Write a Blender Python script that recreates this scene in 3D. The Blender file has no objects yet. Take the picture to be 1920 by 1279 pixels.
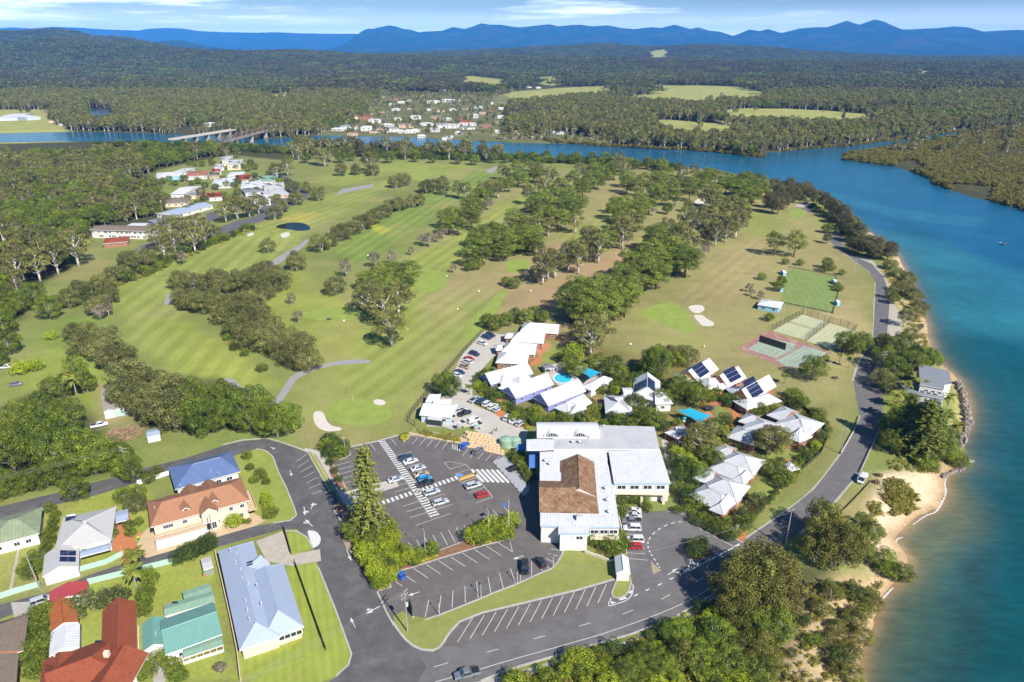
import bpy, bmesh, math, random
import numpy as np
from mathutils import Vector, Matrix
rng = np.random.default_rng(7)
random.seed(7)
scn = bpy.context.scene
COL = scn.collection
# ------- camera
CAM_H, FPX, CX, CY = 118.0, 1333.0, 960.0, 639.5
PITCH = math.atan((CY - 88.0) / FPX)            # horizon sits at row 88 of the 1920 x 1279 photograph
cam = bpy.data.cameras.new("camera")
cam.sensor_width = 36.0
cam.lens = 36.0 * FPX / 1920.0
cam.clip_start, cam.clip_end = 1.0, 90000.0
cam_ob = bpy.data.objects.new("camera", cam)
COL.objects.link(cam_ob)
cam_ob.location = (0, 0, CAM_H)
cam_ob.rotation_euler = (math.pi / 2 - PITCH, 0, 0)
scn.camera = cam_ob
# ------- sky, sun, exposure
SUN_EL, SUN_AZ = math.radians(41.0), math.radians(124.5 - 180.0)   # direction towards the sun, from +X
SUN_DIR = Vector((math.cos(SUN_EL) * math.cos(SUN_AZ), math.cos(SUN_EL) * math.sin(SUN_AZ), math.sin(SUN_EL)))
world = bpy.data.worlds.new("World")
scn.world = world
world.use_nodes = True
wn, wl = world.node_tree.nodes, world.node_tree.links
wn.clear()
wo = wn.new("ShaderNodeOutputWorld")
wb = wn.new("ShaderNodeBackground")
wb.inputs["Strength"].default_value = 0.052
sky = wn.new("ShaderNodeTexSky")
sky.sky_type = 'NISHITA'
sky.sun_disc = False
sky.sun_elevation = SUN_EL
sky.sun_rotation = math.atan2(SUN_DIR.x, SUN_DIR.y)
sky.altitude = 100.0
sky.air_density = 1.0
sky.dust_density = 0.3
sky.ozone_density = 2.0
hsv = wn.new("ShaderNodeHueSaturation")
hsv.inputs["Saturation"].default_value = 1.55
wl.new(sky.outputs[0], hsv.inputs["Color"])
tc = wn.new("ShaderNodeTexCoord")
mp = wn.new("ShaderNodeMapping")
mp.inputs["Scale"].default_value = (5.0, 5.0, 70.0)
mp.inputs["Location"].default_value = (3.1, 0.4, 0.0)
nz = wn.new("ShaderNodeTexNoise")
nz.inputs["Scale"].default_value = 1.0
nz.inputs["Detail"].default_value = 8.0
nz.inputs["Roughness"].default_value = 0.62
rp = wn.new("ShaderNodeValToRGB")
rp.color_ramp.elements[0].position = 0.50
rp.color_ramp.elements[1].position = 0.66
mp2 = wn.new("ShaderNodeMapping")
mp2.inputs["Scale"].default_value = (1.4, 1.4, 12.0)
mp2.inputs["Location"].default_value = (0.62, 0.3, 0.25)
nz2 = wn.new("ShaderNodeTexNoise")
nz2.inputs["Scale"].default_value = 1.0
nz2.inputs["Detail"].default_value = 2.0
rp2 = wn.new("ShaderNodeValToRGB")
rp2.color_ramp.elements[0].position = 0.50
rp2.color_ramp.elements[1].position = 0.68
mu = wn.new("ShaderNodeMath")
mu.operation = 'MULTIPLY'
mx = wn.new("ShaderNodeMixRGB")
mx.inputs["Color2"].default_value = (27.0, 28.0, 29.0, 1)
for a, b in ((mp, nz), (mp2, nz2)):
 wl.new(tc.outputs["Generated"], a.inputs["Vector"])
 wl.new(a.outputs[0], b.inputs["Vector"])
wl.new(nz.outputs["Fac"], rp.inputs[0])
wl.new(nz2.outputs["Fac"], rp2.inputs[0])
wl.new(rp.outputs[0], mu.inputs[0])
wl.new(rp2.outputs[0], mu.inputs[1])
wl.new(mu.outputs[0], mx.inputs["Fac"])
wl.new(hsv.outputs[0], mx.inputs["Color1"])
sx = wn.new("ShaderNodeSeparateXYZ"); wl.new(tc.outputs["Generated"], sx.inputs[0])
vr = wn.new("ShaderNodeMapRange"); vr.interpolation_type = 'SMOOTHSTEP'
vr.inputs["From Min"].default_value = 0.0525; vr.inputs["From Max"].default_value = 0.0; vr.inputs["To Min"].default_value = 0.0; vr.inputs["To Max"].default_value = 0.95
wl.new(sx.outputs["Z"], vr.inputs[0])
mv = wn.new("ShaderNodeMixRGB"); mv.inputs["Color2"].default_value = (29.0, 33.0, 37.0, 1)
wl.new(vr.outputs[0], mv.inputs["Fac"]); wl.new(mx.outputs[0], mv.inputs["Color1"])
wl.new(mv.outputs[0], wb.inputs["Color"])
wl.new(wb.outputs[0], wo.inputs["Surface"])
sun = bpy.data.lights.new("sun", 'SUN')
sun.energy = 5.0
sun.angle = math.radians(0.5)
sun.color = (1.0, 0.955, 0.88)
sun_ob = bpy.data.objects.new("sun", sun)
COL.objects.link(sun_ob)
sun_ob.location = SUN_DIR * 3000
sun_ob.rotation_euler = SUN_DIR.to_track_quat('Z', 'Y').to_euler()
scn.view_settings.view_transform = 'Standard'
scn.view_settings.look = 'None'
scn.view_settings.gamma = 1.0
scn.view_settings.use_curve_mapping = False
scn.view_settings.exposure = 0.84
cy = scn.cycles
cy.max_bounces = 6
cy.diffuse_bounces = 2
cy.glossy_bounces = 2
cy.transmission_bounces = 2
cy.transparent_max_bounces = 6
cy.volume_bounces = 0
cy.use_denoising = True
# ------- pixels of the photograph to places on the ground
_c, _s = math.cos(PITCH), math.sin(PITCH)
def G(px, py, z=0.0):
 u, v = (px - CX) / FPX, (py - CY) / FPX
 d = (u, _c - v * _s, -_s - v * _c)
 t = (z - CAM_H) / d[2]
 return Vector((d[0] * t, d[1] * t, z))
def at_y(px, py, Y):
 u, v = (px - CX) / FPX, (py - CY) / FPX
 d = (u, _c - v * _s, -_s - v * _c)
 t = Y / d[1]
 return (d[0] * t, CAM_H + d[2] * t)
def PX(s):
 return [tuple(float(q) for q in p.split(",")) for p in s.split()]
def GP(s, z=0.0):
 return [G(x, y, z) for x, y in (PX(s) if isinstance(s, str) else s)]
def GA(s, z=0.0):
 return np.array([(p.x, p.y) for p in GP(s, z)])
def spline(pts, n=6, closed=False):
 """Catmull-Rom through 2-D/3-D points."""
 P = [np.array(p, float) for p in pts]
 m = len(P)
 out = []
 for i in range(m if closed else m - 1):
  if closed:
   p0, p1, p2, p3 = P[i - 1], P[i], P[(i + 1) % m], P[(i + 2) % m]
  else:
   p0, p1, p2, p3 = P[max(i - 1, 0)], P[i], P[i + 1], P[min(i + 2, m - 1)]
  for k in range(n):
   t = k / n
   out.append(0.5 * ((2 * p1) + (-p0 + p2) * t + (2 * p0 - 5 * p1 + 4 * p2 - p3) * t * t + (-p0 + 3 * p1 - 3 * p2 + p3) * t ** 3))
 if not closed:
  out.append(P[-1])
 return out
def inside(poly, X, Y):
 r = np.zeros(X.shape, bool)
 n = len(poly)
 for i in range(n):
  x1, y1 = poly[i]
  x2, y2 = poly[(i + 1) % n]
  if y1 == y2:
   continue
  c = ((y1 > Y) != (y2 > Y)) & (X < (x2 - x1) * (Y - y1) / (y2 - y1) + x1)
  r ^= c
 return r
def dist_poly(poly, X, Y, closed=True):
 d = np.full(X.shape, 1e18)
 n = len(poly)
 for i in range(n if closed else n - 1):
  x1, y1 = poly[i]
  x2, y2 = poly[(i + 1) % n]
  dx, dy = x2 - x1, y2 - y1
  L = dx * dx + dy * dy + 1e-12
  t = np.clip(((X - x1) * dx + (Y - y1) * dy) / L, 0, 1)
  d = np.minimum(d, (X - x1 - t * dx) ** 2 + (Y - y1 - t * dy) ** 2)
 return np.sqrt(d)
def soft(poly, X, Y, w):
 """1 inside, 0 outside, smooth over w metres either side of the outline."""
 out = np.zeros(X.shape)
 lo, hi = poly.min(0) - w, poly.max(0) + w
 m = (X > lo[0]) & (X < hi[0]) & (Y > lo[1]) & (Y < hi[1])
 if not m.any():
  return out
 x, y = X[m], Y[m]
 d = dist_poly(poly, x, y)
 d = np.where(inside(poly, x, y), d, -d)
 t = np.clip((d + w) / (2 * w), 0, 1)
 out[m] = t * t * (3 - 2 * t)
 return out
def vnoise(X, Y, sc, seed=0):
 """value noise, about -1..1"""
 x, y = X / sc, Y / sc
 xi, yi = np.floor(x).astype(np.int64), np.floor(y).astype(np.int64)
 fx, fy = x - xi, y - yi
 fx, fy = fx * fx * (3 - 2 * fx), fy * fy * (3 - 2 * fy)
 def h(a, b):
  n = (a * 374761393 + b * 668265263 + seed * 1442695041) & 0x7fffffff
  n = ((n ^ (n >> 13)) * 1274126177) & 0x7fffffff
  n = n ^ (n >> 16)
  return (n & 0xffff) / 32767.5 - 1
 return (h(xi, yi) * (1 - fx) + h(xi + 1, yi) * fx) * (1 - fy) + (h(xi, yi + 1) * (1 - fx) + h(xi + 1, yi + 1) * fx) * fy
def fbm(X, Y, sc, seed=0, o=4):
 r, a = 0, 1.0
 for k in range(o):
  r = r + a * vnoise(X, Y, sc / 2 ** k, seed + k)
  a *= 0.5
 return r / 1.9
# ------- objects
def tag(o, label=None, cat=None, group=None, kind=None):
 if label: o["label"] = label
 if cat: o["category"] = cat
 if group: o["group"] = group
 if kind: o["kind"] = kind
 return o
def empty(name, loc=(0, 0, 0), rz=0.0, label=None, cat=None, group=None):
 o = bpy.data.objects.new(name, None)
 o.location = loc
 o.rotation_euler = (0, 0, rz)
 o.empty_display_size = 0.5
 COL.objects.link(o)
 return tag(o, label, cat, group)
def link(name, me, parent=None):
 o = bpy.data.objects.new(name, me)
 COL.objects.link(o)
 if parent is not None:
  o.parent = parent
 return o
def copy_tree(root, label=None, group=None, loc=None, rz=None, scale=None):
 r = root.copy()
 COL.objects.link(r)
 if label: r["label"] = label
 if group: r["group"] = group
 if loc is not None: r.location = loc
 if rz is not None: r.rotation_euler = (0, 0, rz)
 if scale is not None: r.scale = scale
 for c in KIDS.get(root.name, root.children):
  k = c.copy()
  COL.objects.link(k)
  k.parent = r
  for g in KIDS.get(c.name, ()):
   q = g.copy()
   COL.objects.link(q)
   q.parent = k
 return r
KIDS = {}
class MB:
 """Collects polygons (with a material slot each) and links them as one mesh object."""
 def __init__(s):
  s.v, s.f, s.m, s.u = [], [], [], []
 def vert(s, p, u=0.0):
  s.v.append(tuple(p)); s.u.append(u)
  return len(s.v) - 1
 def poly(s, pts, m=0, us=None):
  i0 = len(s.v)
  for k, p in enumerate(pts):
   s.v.append(tuple(p)); s.u.append(us[k] if us else 0.0)
  s.f.append(tuple(range(i0, i0 + len(pts)))); s.m.append(m)
 def box(s, c, size, rz=0.0, m=0, taper=1.0, axes=None):
  hx, hy, hz = size[0] / 2, size[1] / 2, size[2] / 2
  ca, sa = math.cos(rz), math.sin(rz)
  i0 = len(s.v)
  for z, k in ((-hz, 1.0), (hz, taper)):
   for x, y in ((-hx, -hy), (hx, -hy), (hx, hy), (-hx, hy)):
    x, y = x * k, y * k
    s.vert((c[0] + x * ca - y * sa, c[1] + x * sa + y * ca, c[2] + z))
  for q in ((3, 2, 1, 0), (4, 5, 6, 7), (0, 1, 5, 4), (1, 2, 6, 5), (2, 3, 7, 6), (3, 0, 4, 7)):
   s.f.append(tuple(i0 + k for k in q)); s.m.append(m)
 def tube(s, pts, rad, n=6, m=0, cap=True):
  """swept tube through pts with radii rad (number or list)"""
  P = [Vector(p) for p in pts]
  R = rad if isinstance(rad, (list, tuple)) else [rad] * len(P)
  i0 = len(s.v)
  for i, p in enumerate(P):
   d = (P[min(i + 1, len(P) - 1)] - P[max(i - 1, 0)]).normalized()
   a = d.cross(Vector((0, 0, 1)) if abs(d.z) < 0.9 else Vector((1, 0, 0))).normalized()
   b = d.cross(a)
   for k in range(n):
    t = 2 * math.pi * k / n
    s.vert(p + (a * math.cos(t) + b * math.sin(t)) * R[i])
  for i in range(len(P) - 1):
   for k in range(n):
    a, b = i0 + i * n + k, i0 + i * n + (k + 1) % n
    s.f.append((a, b, b + n, a + n)); s.m.append(m)
  if cap:
   s.f.append(tuple(i0 + k for k in reversed(range(n)))); s.m.append(m)
   j = i0 + (len(P) - 1) * n
   s.f.append(tuple(j + k for k in range(n))); s.m.append(m)
 def lathe(s, prof, c=(0, 0, 0), n=16, m=0):
  i0 = len(s.v)
  for r, z in prof:
   for k in range(n):
    t = 2 * math.pi * k / n
    s.vert((c[0] + r * math.cos(t), c[1] + r * math.sin(t), c[2] + z))
  for i in range(len(prof) - 1):
   for k in range(n):
    a, b = i0 + i * n + k, i0 + i * n + (k + 1) % n
    s.f.append((a, b, b + n, a + n)); s.m.append(m)
  s.f.append(tuple(i0 + k for k in reversed(range(n)))); s.m.append(m)
  j = i0 + (len(prof) - 1) * n
  s.f.append(tuple(j + k for k in range(n))); s.m.append(m)
 def mesh(s, name, mats, off=(0, 0, 0), smooth=False):
  me = bpy.data.meshes.new(name)
  o = np.array(off, float)
  me.from_pydata([tuple(np.array(p) - o) for p in s.v] if any(off) else s.v, [], s.f)
  for mt in (mats if isinstance(mats, (list, tuple)) else [mats]):
   me.materials.append(mt)
  if any(s.m):
   me.polygons.foreach_set("material_index", s.m)
  if any(s.u):
   a = me.attributes.new("rib", 'FLOAT', 'POINT')
   a.data.foreach_set("value", s.u)
  if smooth:
   me.polygons.foreach_set("use_smooth", [True] * len(s.f))
  me.update()
  return me
 def build(s, name, mats, parent=None, smooth=False):
  off = (0, 0, 0)
  if parent is not None:
   off = parent.location if parent.parent is None else (0, 0, 0)
  o = link(name, s.mesh(name, mats, off, smooth), parent)
  return o
# ------- materials
M = {}
def nmat(name):
 m = bpy.data.materials.new(name)
 m.use_nodes = True
 nt = m.node_tree
 nt.nodes.clear()
 out = nt.nodes.new("ShaderNodeOutputMaterial")
 b = nt.nodes.new("ShaderNodeBsdfPrincipled")
 nt.links.new(b.outputs[0], out.inputs["Surface"])
 M[name] = m
 return m, nt, b, out
def NN(nt, t, **kw):
 n = nt.nodes.new(t)
 for k, v in kw.items():
  if k in ("operation", "blend_type", "attribute_name", "wave_type", "bands_direction", "data_type", "feature", "noise_dimensions"):
   setattr(n, k, v)
  else:
   n.inputs[k.replace("_", " ")].default_value = v
 return n
def pmat(name, col, rough=0.7, var=0.12, scale=0.6, metal=0.0, spec=0.3, rib=None, bump=0.0, bscale=3.0, stain=None, emis=None, coat=0.0):
 """Painted / mineral surface: base colour broken up by two scales of noise, optional ribs along the 'rib' attribute and stains."""
 m, nt, b, out = nmat(name)
 L = nt.links.new
 b.inputs["Roughness"].default_value = rough
 b.inputs["Metallic"].default_value = metal
 b.inputs["Specular IOR Level"].default_value = spec
 if coat: b.inputs["Coat Weight"].default_value = coat
 tc = NN(nt, "ShaderNodeTexCoord")
 n1 = NN(nt, "ShaderNodeTexNoise", Scale=scale, Detail=5.0, Roughness=0.65)
 L(tc.outputs["Object"], n1.inputs["Vector"])
 mr = NN(nt, "ShaderNodeMapRange", From_Min=0.25, From_Max=0.75, To_Min=1 - var, To_Max=1 + var)
 L(n1.outputs["Fac"], mr.inputs[0])
 mul = NN(nt, "ShaderNodeVectorMath", operation='SCALE')
 mul.inputs[0].default_value = col[:3]
 L(mr.outputs[0], mul.inputs["Scale"])
 cur = mul.outputs[0]
 if stain:
  scol, samt, ssc = stain
  n2 = NN(nt, "ShaderNodeTexNoise", Scale=ssc, Detail=6.0, Roughness=0.7)
  L(tc.outputs["Object"], n2.inputs["Vector"])
  r2 = NN(nt, "ShaderNodeMapRange", From_Min=0.48, From_Max=0.68, To_Min=0.0, To_Max=samt)
  L(n2.outputs["Fac"], r2.inputs[0])
  mx = NN(nt, "ShaderNodeMixRGB")
  L(r2.outputs[0], mx.inputs["Fac"])
  L(cur, mx.inputs["Color1"])
  mx.inputs["Color2"].default_value = (*scol, 1)
  cur = mx.outputs[0]
 hgt = None
 if rib:
  at = NN(nt, "ShaderNodeAttribute", attribute_name="rib")
  w = NN(nt, "ShaderNodeMath", operation='MULTIPLY')
  L(at.outputs["Fac"], w.inputs[0])
  w.inputs[1].default_value = 2 * math.pi / rib
  sn = NN(nt, "ShaderNodeMath", operation='SINE')
  L(w.outputs[0], sn.inputs[0])
  r3 = NN(nt, "ShaderNodeMapRange", From_Min=0.6, From_Max=1.0, To_Min=1.0, To_Max=0.86)
  L(sn.outputs[0], r3.inputs[0])
  m3 = NN(nt, "ShaderNodeVectorMath", operation='SCALE')
  L(cur, m3.inputs[0]); L(r3.outputs[0], m3.inputs["Scale"])
  cur = m3.outputs[0]
  hgt = sn.outputs[0]
 if bump:
  if hgt is None:
   n4 = NN(nt, "ShaderNodeTexNoise", Scale=bscale, Detail=4.0)
   L(tc.outputs["Object"], n4.inputs["Vector"])
   hgt = n4.outputs["Fac"]
  bp = NN(nt, "ShaderNodeBump", Strength=bump, Distance=0.05)
  L(hgt, bp.inputs["Height"]); L(bp.outputs[0], b.inputs["Normal"])
 L(cur, b.inputs["Base Color"])
 if emis:
  b.inputs["Emission Color"].default_value = (*emis, 1)
 return m
def tilemat(name, c1, c2, c3=None, sc=0.33):
 """Roof tiles too small to pick apart from here: courses along the slope ('rib' holds the distance up the slope), mottled weathering."""
 m, nt, b, out = nmat(name)
 L = nt.links.new
 b.inputs["Roughness"].default_value = 0.85
 b.inputs["Specular IOR Level"].default_value = 0.15
 tc = NN(nt, "ShaderNodeTexCoord")
 n1 = NN(nt, "ShaderNodeTexNoise", Scale=0.55, Detail=9.0, Roughness=0.85)
 L(tc.outputs["Object"], n1.inputs["Vector"])
 r1 = NN(nt, "ShaderNodeMapRange", From_Min=0.38, From_Max=0.62)
 L(n1.outputs["Fac"], r1.inputs[0])
 mx = NN(nt, "ShaderNodeMixRGB")
 mx.inputs["Color1"].default_value = (*c1, 1); mx.inputs["Color2"].default_value = (*c2, 1)
 L(r1.outputs[0], mx.inputs["Fac"])
 cur = mx.outputs[0]
 n2 = NN(nt, "ShaderNodeTexNoise", Scale=1.7, Detail=6.0, Roughness=0.85)
 L(tc.outputs["Object"], n2.inputs["Vector"])
 r2 = NN(nt, "ShaderNodeMapRange", From_Min=0.52, From_Max=0.66)
 L(n2.outputs["Fac"], r2.inputs[0])
 mx2 = NN(nt, "ShaderNodeMixRGB")
 L(r2.outputs[0], mx2.inputs["Fac"]); L(cur, mx2.inputs["Color1"])
 mx2.inputs["Color2"].default_value = (*(c3 or tuple(0.6 * x for x in c1)), 1)
 cur = mx2.outputs[0]
 at = NN(nt, "ShaderNodeAttribute", attribute_name="rib")
 w = NN(nt, "ShaderNodeMath", operation='MULTIPLY'); w.inputs[1].default_value = 1 / sc
 L(at.outputs["Fac"], w.inputs[0])
 fr = NN(nt, "ShaderNodeMath", operation='FRACT'); L(w.outputs[0], fr.inputs[0])
 r3 = NN(nt, "ShaderNodeMapRange", From_Min=0.0, From_Max=0.3, To_Min=0.72, To_Max=1.0)
 L(fr.outputs[0], r3.inputs[0])
 m3 = NN(nt, "ShaderNodeVectorMath", operation='SCALE')
 L(cur, m3.inputs[0]); L(r3.outputs[0], m3.inputs["Scale"])
 L(m3.outputs[0], b.inputs["Base Color"])
 bp = NN(nt, "ShaderNodeBump", Strength=0.5, Distance=0.05)
 L(fr.outputs[0], bp.inputs["Height"]); L(bp.outputs[0], b.inputs["Normal"])
 return m
def leafmat(name, dark, light, third=None, rough=0.55, trans=0.16):
 """Leaves: tone per leaf from the 'tone' attribute, hue shifted per tree."""
 m, nt, b, out = nmat(name)
 L = nt.links.new
 at = NN(nt, "ShaderNodeAttribute", attribute_name="tone")
 rp = nt.nodes.new("ShaderNodeValToRGB")
 rp.color_ramp.elements[0].color = (*dark, 1)
 rp.color_ramp.elements[1].color = (*light, 1)
 if third:
  e = rp.color_ramp.elements.new(0.93); e.color = (*light, 1)
  rp.color_ramp.elements[2].color = (*third, 1)
 L(at.outputs["Fac"], rp.inputs[0])
 oi = NN(nt, "ShaderNodeObjectInfo")
 hs = NN(nt, "ShaderNodeHueSaturation")
 rh = NN(nt, "ShaderNodeMapRange", To_Min=0.482, To_Max=0.502)
 rv = NN(nt, "ShaderNodeMapRange", To_Min=0.72, To_Max=1.28)
 w = NN(nt, "ShaderNodeMath", operation='MULTIPLY'); w.inputs[1].default_value = 7.31
 fr = NN(nt, "ShaderNodeMath", operation='FRACT')
 L(oi.outputs["Random"], rh.inputs[0]); L(oi.outputs["Random"], w.inputs[0]); L(w.outputs[0], fr.inputs[0]); L(fr.outputs[0], rv.inputs[0])
 L(rh.outputs[0], hs.inputs["Hue"]); L(rv.outputs[0], hs.inputs["Value"])
 L(rp.outputs[0], hs.inputs["Color"])
 L(hs.outputs[0], b.inputs["Base Color"])
 b.inputs["Roughness"].default_value = rough
 b.inputs["Specular IOR Level"].default_value = 0.25
 tr = NN(nt, "ShaderNodeBsdfTranslucent")
 L(hs.outputs[0], tr.inputs["Color"])
 mixs = NN(nt, "ShaderNodeMixShader"); mixs.inputs[0].default_value = trans
 L(b.outputs[0], mixs.inputs[1]); L(tr.outputs[0], mixs.inputs[2]); L(mixs.outputs[0], out.inputs["Surface"])
 return m
pmat("asphalt", (0.118, 0.110, 0.109), 0.9, 0.20, 0.35, spec=0.2, stain=((0.165, 0.155, 0.15), 0.6, 0.12), bump=0.15, bscale=6)
pmat("asphalt_new", (0.110, 0.098, 0.095), 0.9, 0.17, 0.5, spec=0.2, stain=((0.155, 0.142, 0.135), 0.6, 0.16), bump=0.1, bscale=6)
pmat("asphalt_old", (0.088, 0.083, 0.084), 0.9, 0.22, 0.25, spec=0.2, stain=((0.135, 0.128, 0.124), 0.75, 0.2), bump=0.15, bscale=6)
pmat("asphalt_grey", (0.10, 0.098, 0.105), 0.9, 0.15, 0.3, spec=0.2, stain=((0.14, 0.135, 0.13), 0.5, 0.15))
pmat("paint", (0.55, 0.54, 0.52), 0.6, 0.10, 1.2, stain=((0.28, 0.27, 0.26), 0.6, 1.6))
pmat("paint_yellow", (0.62, 0.40, 0.10), 0.6, 0.1, 1.2)
pmat("paint_blue", (0.10, 0.25, 0.62), 0.6, 0.1, 1.2)
pmat("kerb", (0.36, 0.34, 0.31), 0.85, 0.15, 0.8, stain=((0.22, 0.20, 0.18), 0.5, 0.7))
pmat("concrete", (0.34, 0.315, 0.28), 0.85, 0.12, 0.5, stain=((0.30, 0.28, 0.25), 0.5, 0.3))
pmat("concrete_pale", (0.40, 0.37, 0.325), 0.85, 0.10, 0.5, stain=((0.31, 0.285, 0.25), 0.5, 0.25))
pmat("path_dirt", (0.36, 0.32, 0.27), 0.95, 0.15, 0.6, stain=((0.28, 0.25, 0.2), 0.5, 0.5))
pmat("gravel_grey", (0.25, 0.24, 0.235), 0.95, 0.2, 1.5)
pmat("gravel_dirt", (0.30, 0.23, 0.16), 0.95, 0.2, 1.5)
pmat("forecourt", (0.30, 0.30, 0.32), 0.85, 0.1, 0.8)
pmat("orange_paving", (0.40, 0.15, 0.06), 0.85, 0.12, 0.8)
pmat("brick_paving", (0.40, 0.175, 0.095), 0.85, 0.18, 1.0, stain=((0.30, 0.15, 0.09), 0.5, 0.6))
pmat("tan_paving", (0.46, 0.34, 0.21), 0.85, 0.10, 0.8)
pmat("bunker_sand", (0.50, 0.455, 0.40), 0.95, 0.06, 0.7)
pmat("stone_wall", (0.60, 0.44, 0.27), 0.9, 0.3, 0.9, bump=0.5, bscale=1.5, stain=((0.42, 0.28, 0.15), 0.7, 0.9))
pmat("mulch", (0.20, 0.105, 0.06), 0.95, 0.3, 1.0)
pmat("court_red", (0.27, 0.125, 0.11), 0.9, 0.12, 0.4, stain=((0.42, 0.33, 0.27), 0.7, 0.25))
pmat("court_green", (0.24, 0.30, 0.22), 0.9, 0.12, 0.4, stain=((0.17, 0.17, 0.15), 0.7, 0.2))
pmat("court_sand", (0.37, 0.37, 0.22), 0.9, 0.10, 0.3, stain=((0.30, 0.34, 0.20), 0.6, 0.2))
pmat("water_pool", (0.05, 0.42, 0.62), 0.08, 0.06, 1.0, spec=0.5)
pmat("roof_white", (0.54, 0.545, 0.56), 0.42, 0.05, 0.4, rib=0.76, bump=0.35, stain=((0.40, 0.39, 0.38), 0.45, 0.5))
pmat("roof_white_old", (0.42, 0.415, 0.43), 0.6, 0.10, 0.5, rib=0.76, bump=0.35, stain=((0.30, 0.29, 0.31), 0.7, 0.25))
pmat("roof_offwhite", (0.43, 0.435, 0.45), 0.55, 0.08, 0.4, rib=0.6, bump=0.35, stain=((0.33, 0.325, 0.31), 0.5, 0.5))
pmat("roof_greyblue", (0.30, 0.35, 0.45), 0.42, 0.05, 0.4, rib=0.4, bump=0.3)
pmat("roof_blue", (0.10, 0.145, 0.27), 0.42, 0.07, 0.4, rib=0.4, bump=0.3)
pmat("roof_grey", (0.42, 0.41, 0.40), 0.55, 0.08, 0.4, rib=0.6, bump=0.3, stain=((0.33, 0.33, 0.33), 0.4, 0.4))
pmat("roof_darkgrey", (0.19, 0.20, 0.215), 0.5, 0.08, 0.4, rib=0.6, bump=0.3)
pmat("roof_green", (0.13, 0.27, 0.235), 0.5, 0.08, 0.5, rib=0.6, bump=0.3)
pmat("roof_green_mossy", (0.18, 0.29, 0.22), 0.6, 0.1, 0.6, rib=0.6, bump=0.3, stain=((0.29, 0.34, 0.19), 0.8, 0.9))
pmat("roof_olive", (0.19, 0.23, 0.14), 0.7, 0.1, 0.6, rib=0.8, bump=0.3, stain=((0.30, 0.31, 0.21), 0.7, 0.5))
pmat("roof_red", (0.36, 0.055, 0.055), 0.5, 0.08, 0.5, rib=0.6, bump=0.3)
pmat("roof_rusty", (0.33, 0.31, 0.29), 0.7, 0.2, 0.5, rib=0.8, bump=0.4, stain=((0.27, 0.16, 0.10), 0.8, 0.6))
tilemat("tile_mossy", (0.14, 0.046, 0.036), (0.30, 0.215, 0.115), (0.065, 0.034, 0.032))
tilemat("tile_pink", (0.30, 0.125, 0.085), (0.34, 0.16, 0.11), (0.22, 0.08, 0.06))
tilemat("tile_tan", (0.30, 0.145, 0.082), (0.34, 0.17, 0.10), (0.24, 0.11, 0.062))
tilemat("tile_red", (0.22, 0.058, 0.030), (0.27, 0.075, 0.036), (0.12, 0.035, 0.022))
tilemat("tile_orange", (0.40, 0.135, 0.045), (0.30, 0.085, 0.03), (0.17, 0.06, 0.03))
tilemat("tile_brown", (0.17, 0.13, 0.10), (0.21, 0.165, 0.13), (0.11, 0.085, 0.07), 0.4)
pmat("wall_white", (0.58, 0.565, 0.53), 0.8, 0.05, 0.7, stain=((0.6, 0.58, 0.54), 0.3, 0.6))
pmat("wall_cream", (0.58, 0.49, 0.37), 0.8, 0.06, 0.7)
pmat("wall_pinkcream", (0.66, 0.49, 0.37), 0.85, 0.08, 0.9)
pmat("wall_brick", (0.30, 0.125, 0.07), 0.85, 0.12, 1.5)
pmat("wall_tanbrick", (0.50, 0.34, 0.22), 0.85, 0.12, 1.5)
pmat("wall_blue", (0.20, 0.22, 0.46), 0.8, 0.06, 0.7)
pmat("wall_skyblue", (0.22, 0.48, 0.68), 0.8, 0.06, 0.7)
pmat("wall_greyblue", (0.42, 0.46, 0.54), 0.8, 0.06, 0.7)
pmat("fascia_blue", (0.33, 0.42, 0.53), 0.6, 0.05, 0.7)
pmat("trim_white", (0.60, 0.60, 0.585), 0.55, 0.04, 0.7)
pmat("glass", (0.025, 0.032, 0.042), 0.06, 0.05, 0.7, spec=0.8)
pmat("solar", (0.016, 0.020, 0.055), 0.12, 0.1, 0.8, spec=0.7)
pmat("metal_grey", (0.35, 0.36, 0.37), 0.45, 0.08, 1.0, metal=0.5)
pmat("metal_dark", (0.035, 0.037, 0.04), 0.5, 0.1, 1.0)
pmat("galv", (0.52, 0.53, 0.54), 0.45, 0.06, 1.0, metal=0.3)
pmat("wood_pole", (0.27, 0.24, 0.205), 0.9, 0.15, 1.2)
pmat("wood_dark", (0.10, 0.055, 0.035), 0.85, 0.2, 1.2)
pmat("fence_green", (0.33, 0.47, 0.40), 0.65, 0.08, 0.5)
pmat("fence_dark", (0.045, 0.05, 0.045), 0.7, 0.1, 0.5)
pmat("fence_white", (0.66, 0.64, 0.58), 0.7, 0.06, 0.5)
pmat("fence_tan", (0.50, 0.38, 0.26), 0.8, 0.08, 0.5)
pmat("sail_teal", (0.015, 0.30, 0.45), 0.75, 0.06, 0.5)
pmat("awning_blue", (0.07, 0.17, 0.42), 0.7, 0.06, 0.5)
pmat("tank_green", (0.22, 0.33, 0.24), 0.6, 0.06, 0.5)
pmat("rock", (0.24, 0.20, 0.17), 0.9, 0.25, 0.9, bump=0.4)
pmat("tyre", (0.02, 0.02, 0.022), 0.85, 0.1, 2.0)
pmat("hub", (0.38, 0.38, 0.40), 0.35, 0.05, 2.0, metal=0.6)
pmat("lamp_clear", (0.75, 0.76, 0.78), 0.15, 0.03, 2.0, spec=0.7)
pmat("lamp_red", (0.40, 0.02, 0.02), 0.2, 0.03, 2.0, spec=0.6)
pmat("black_trim", (0.02, 0.02, 0.022), 0.55, 0.1, 2.0)
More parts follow.
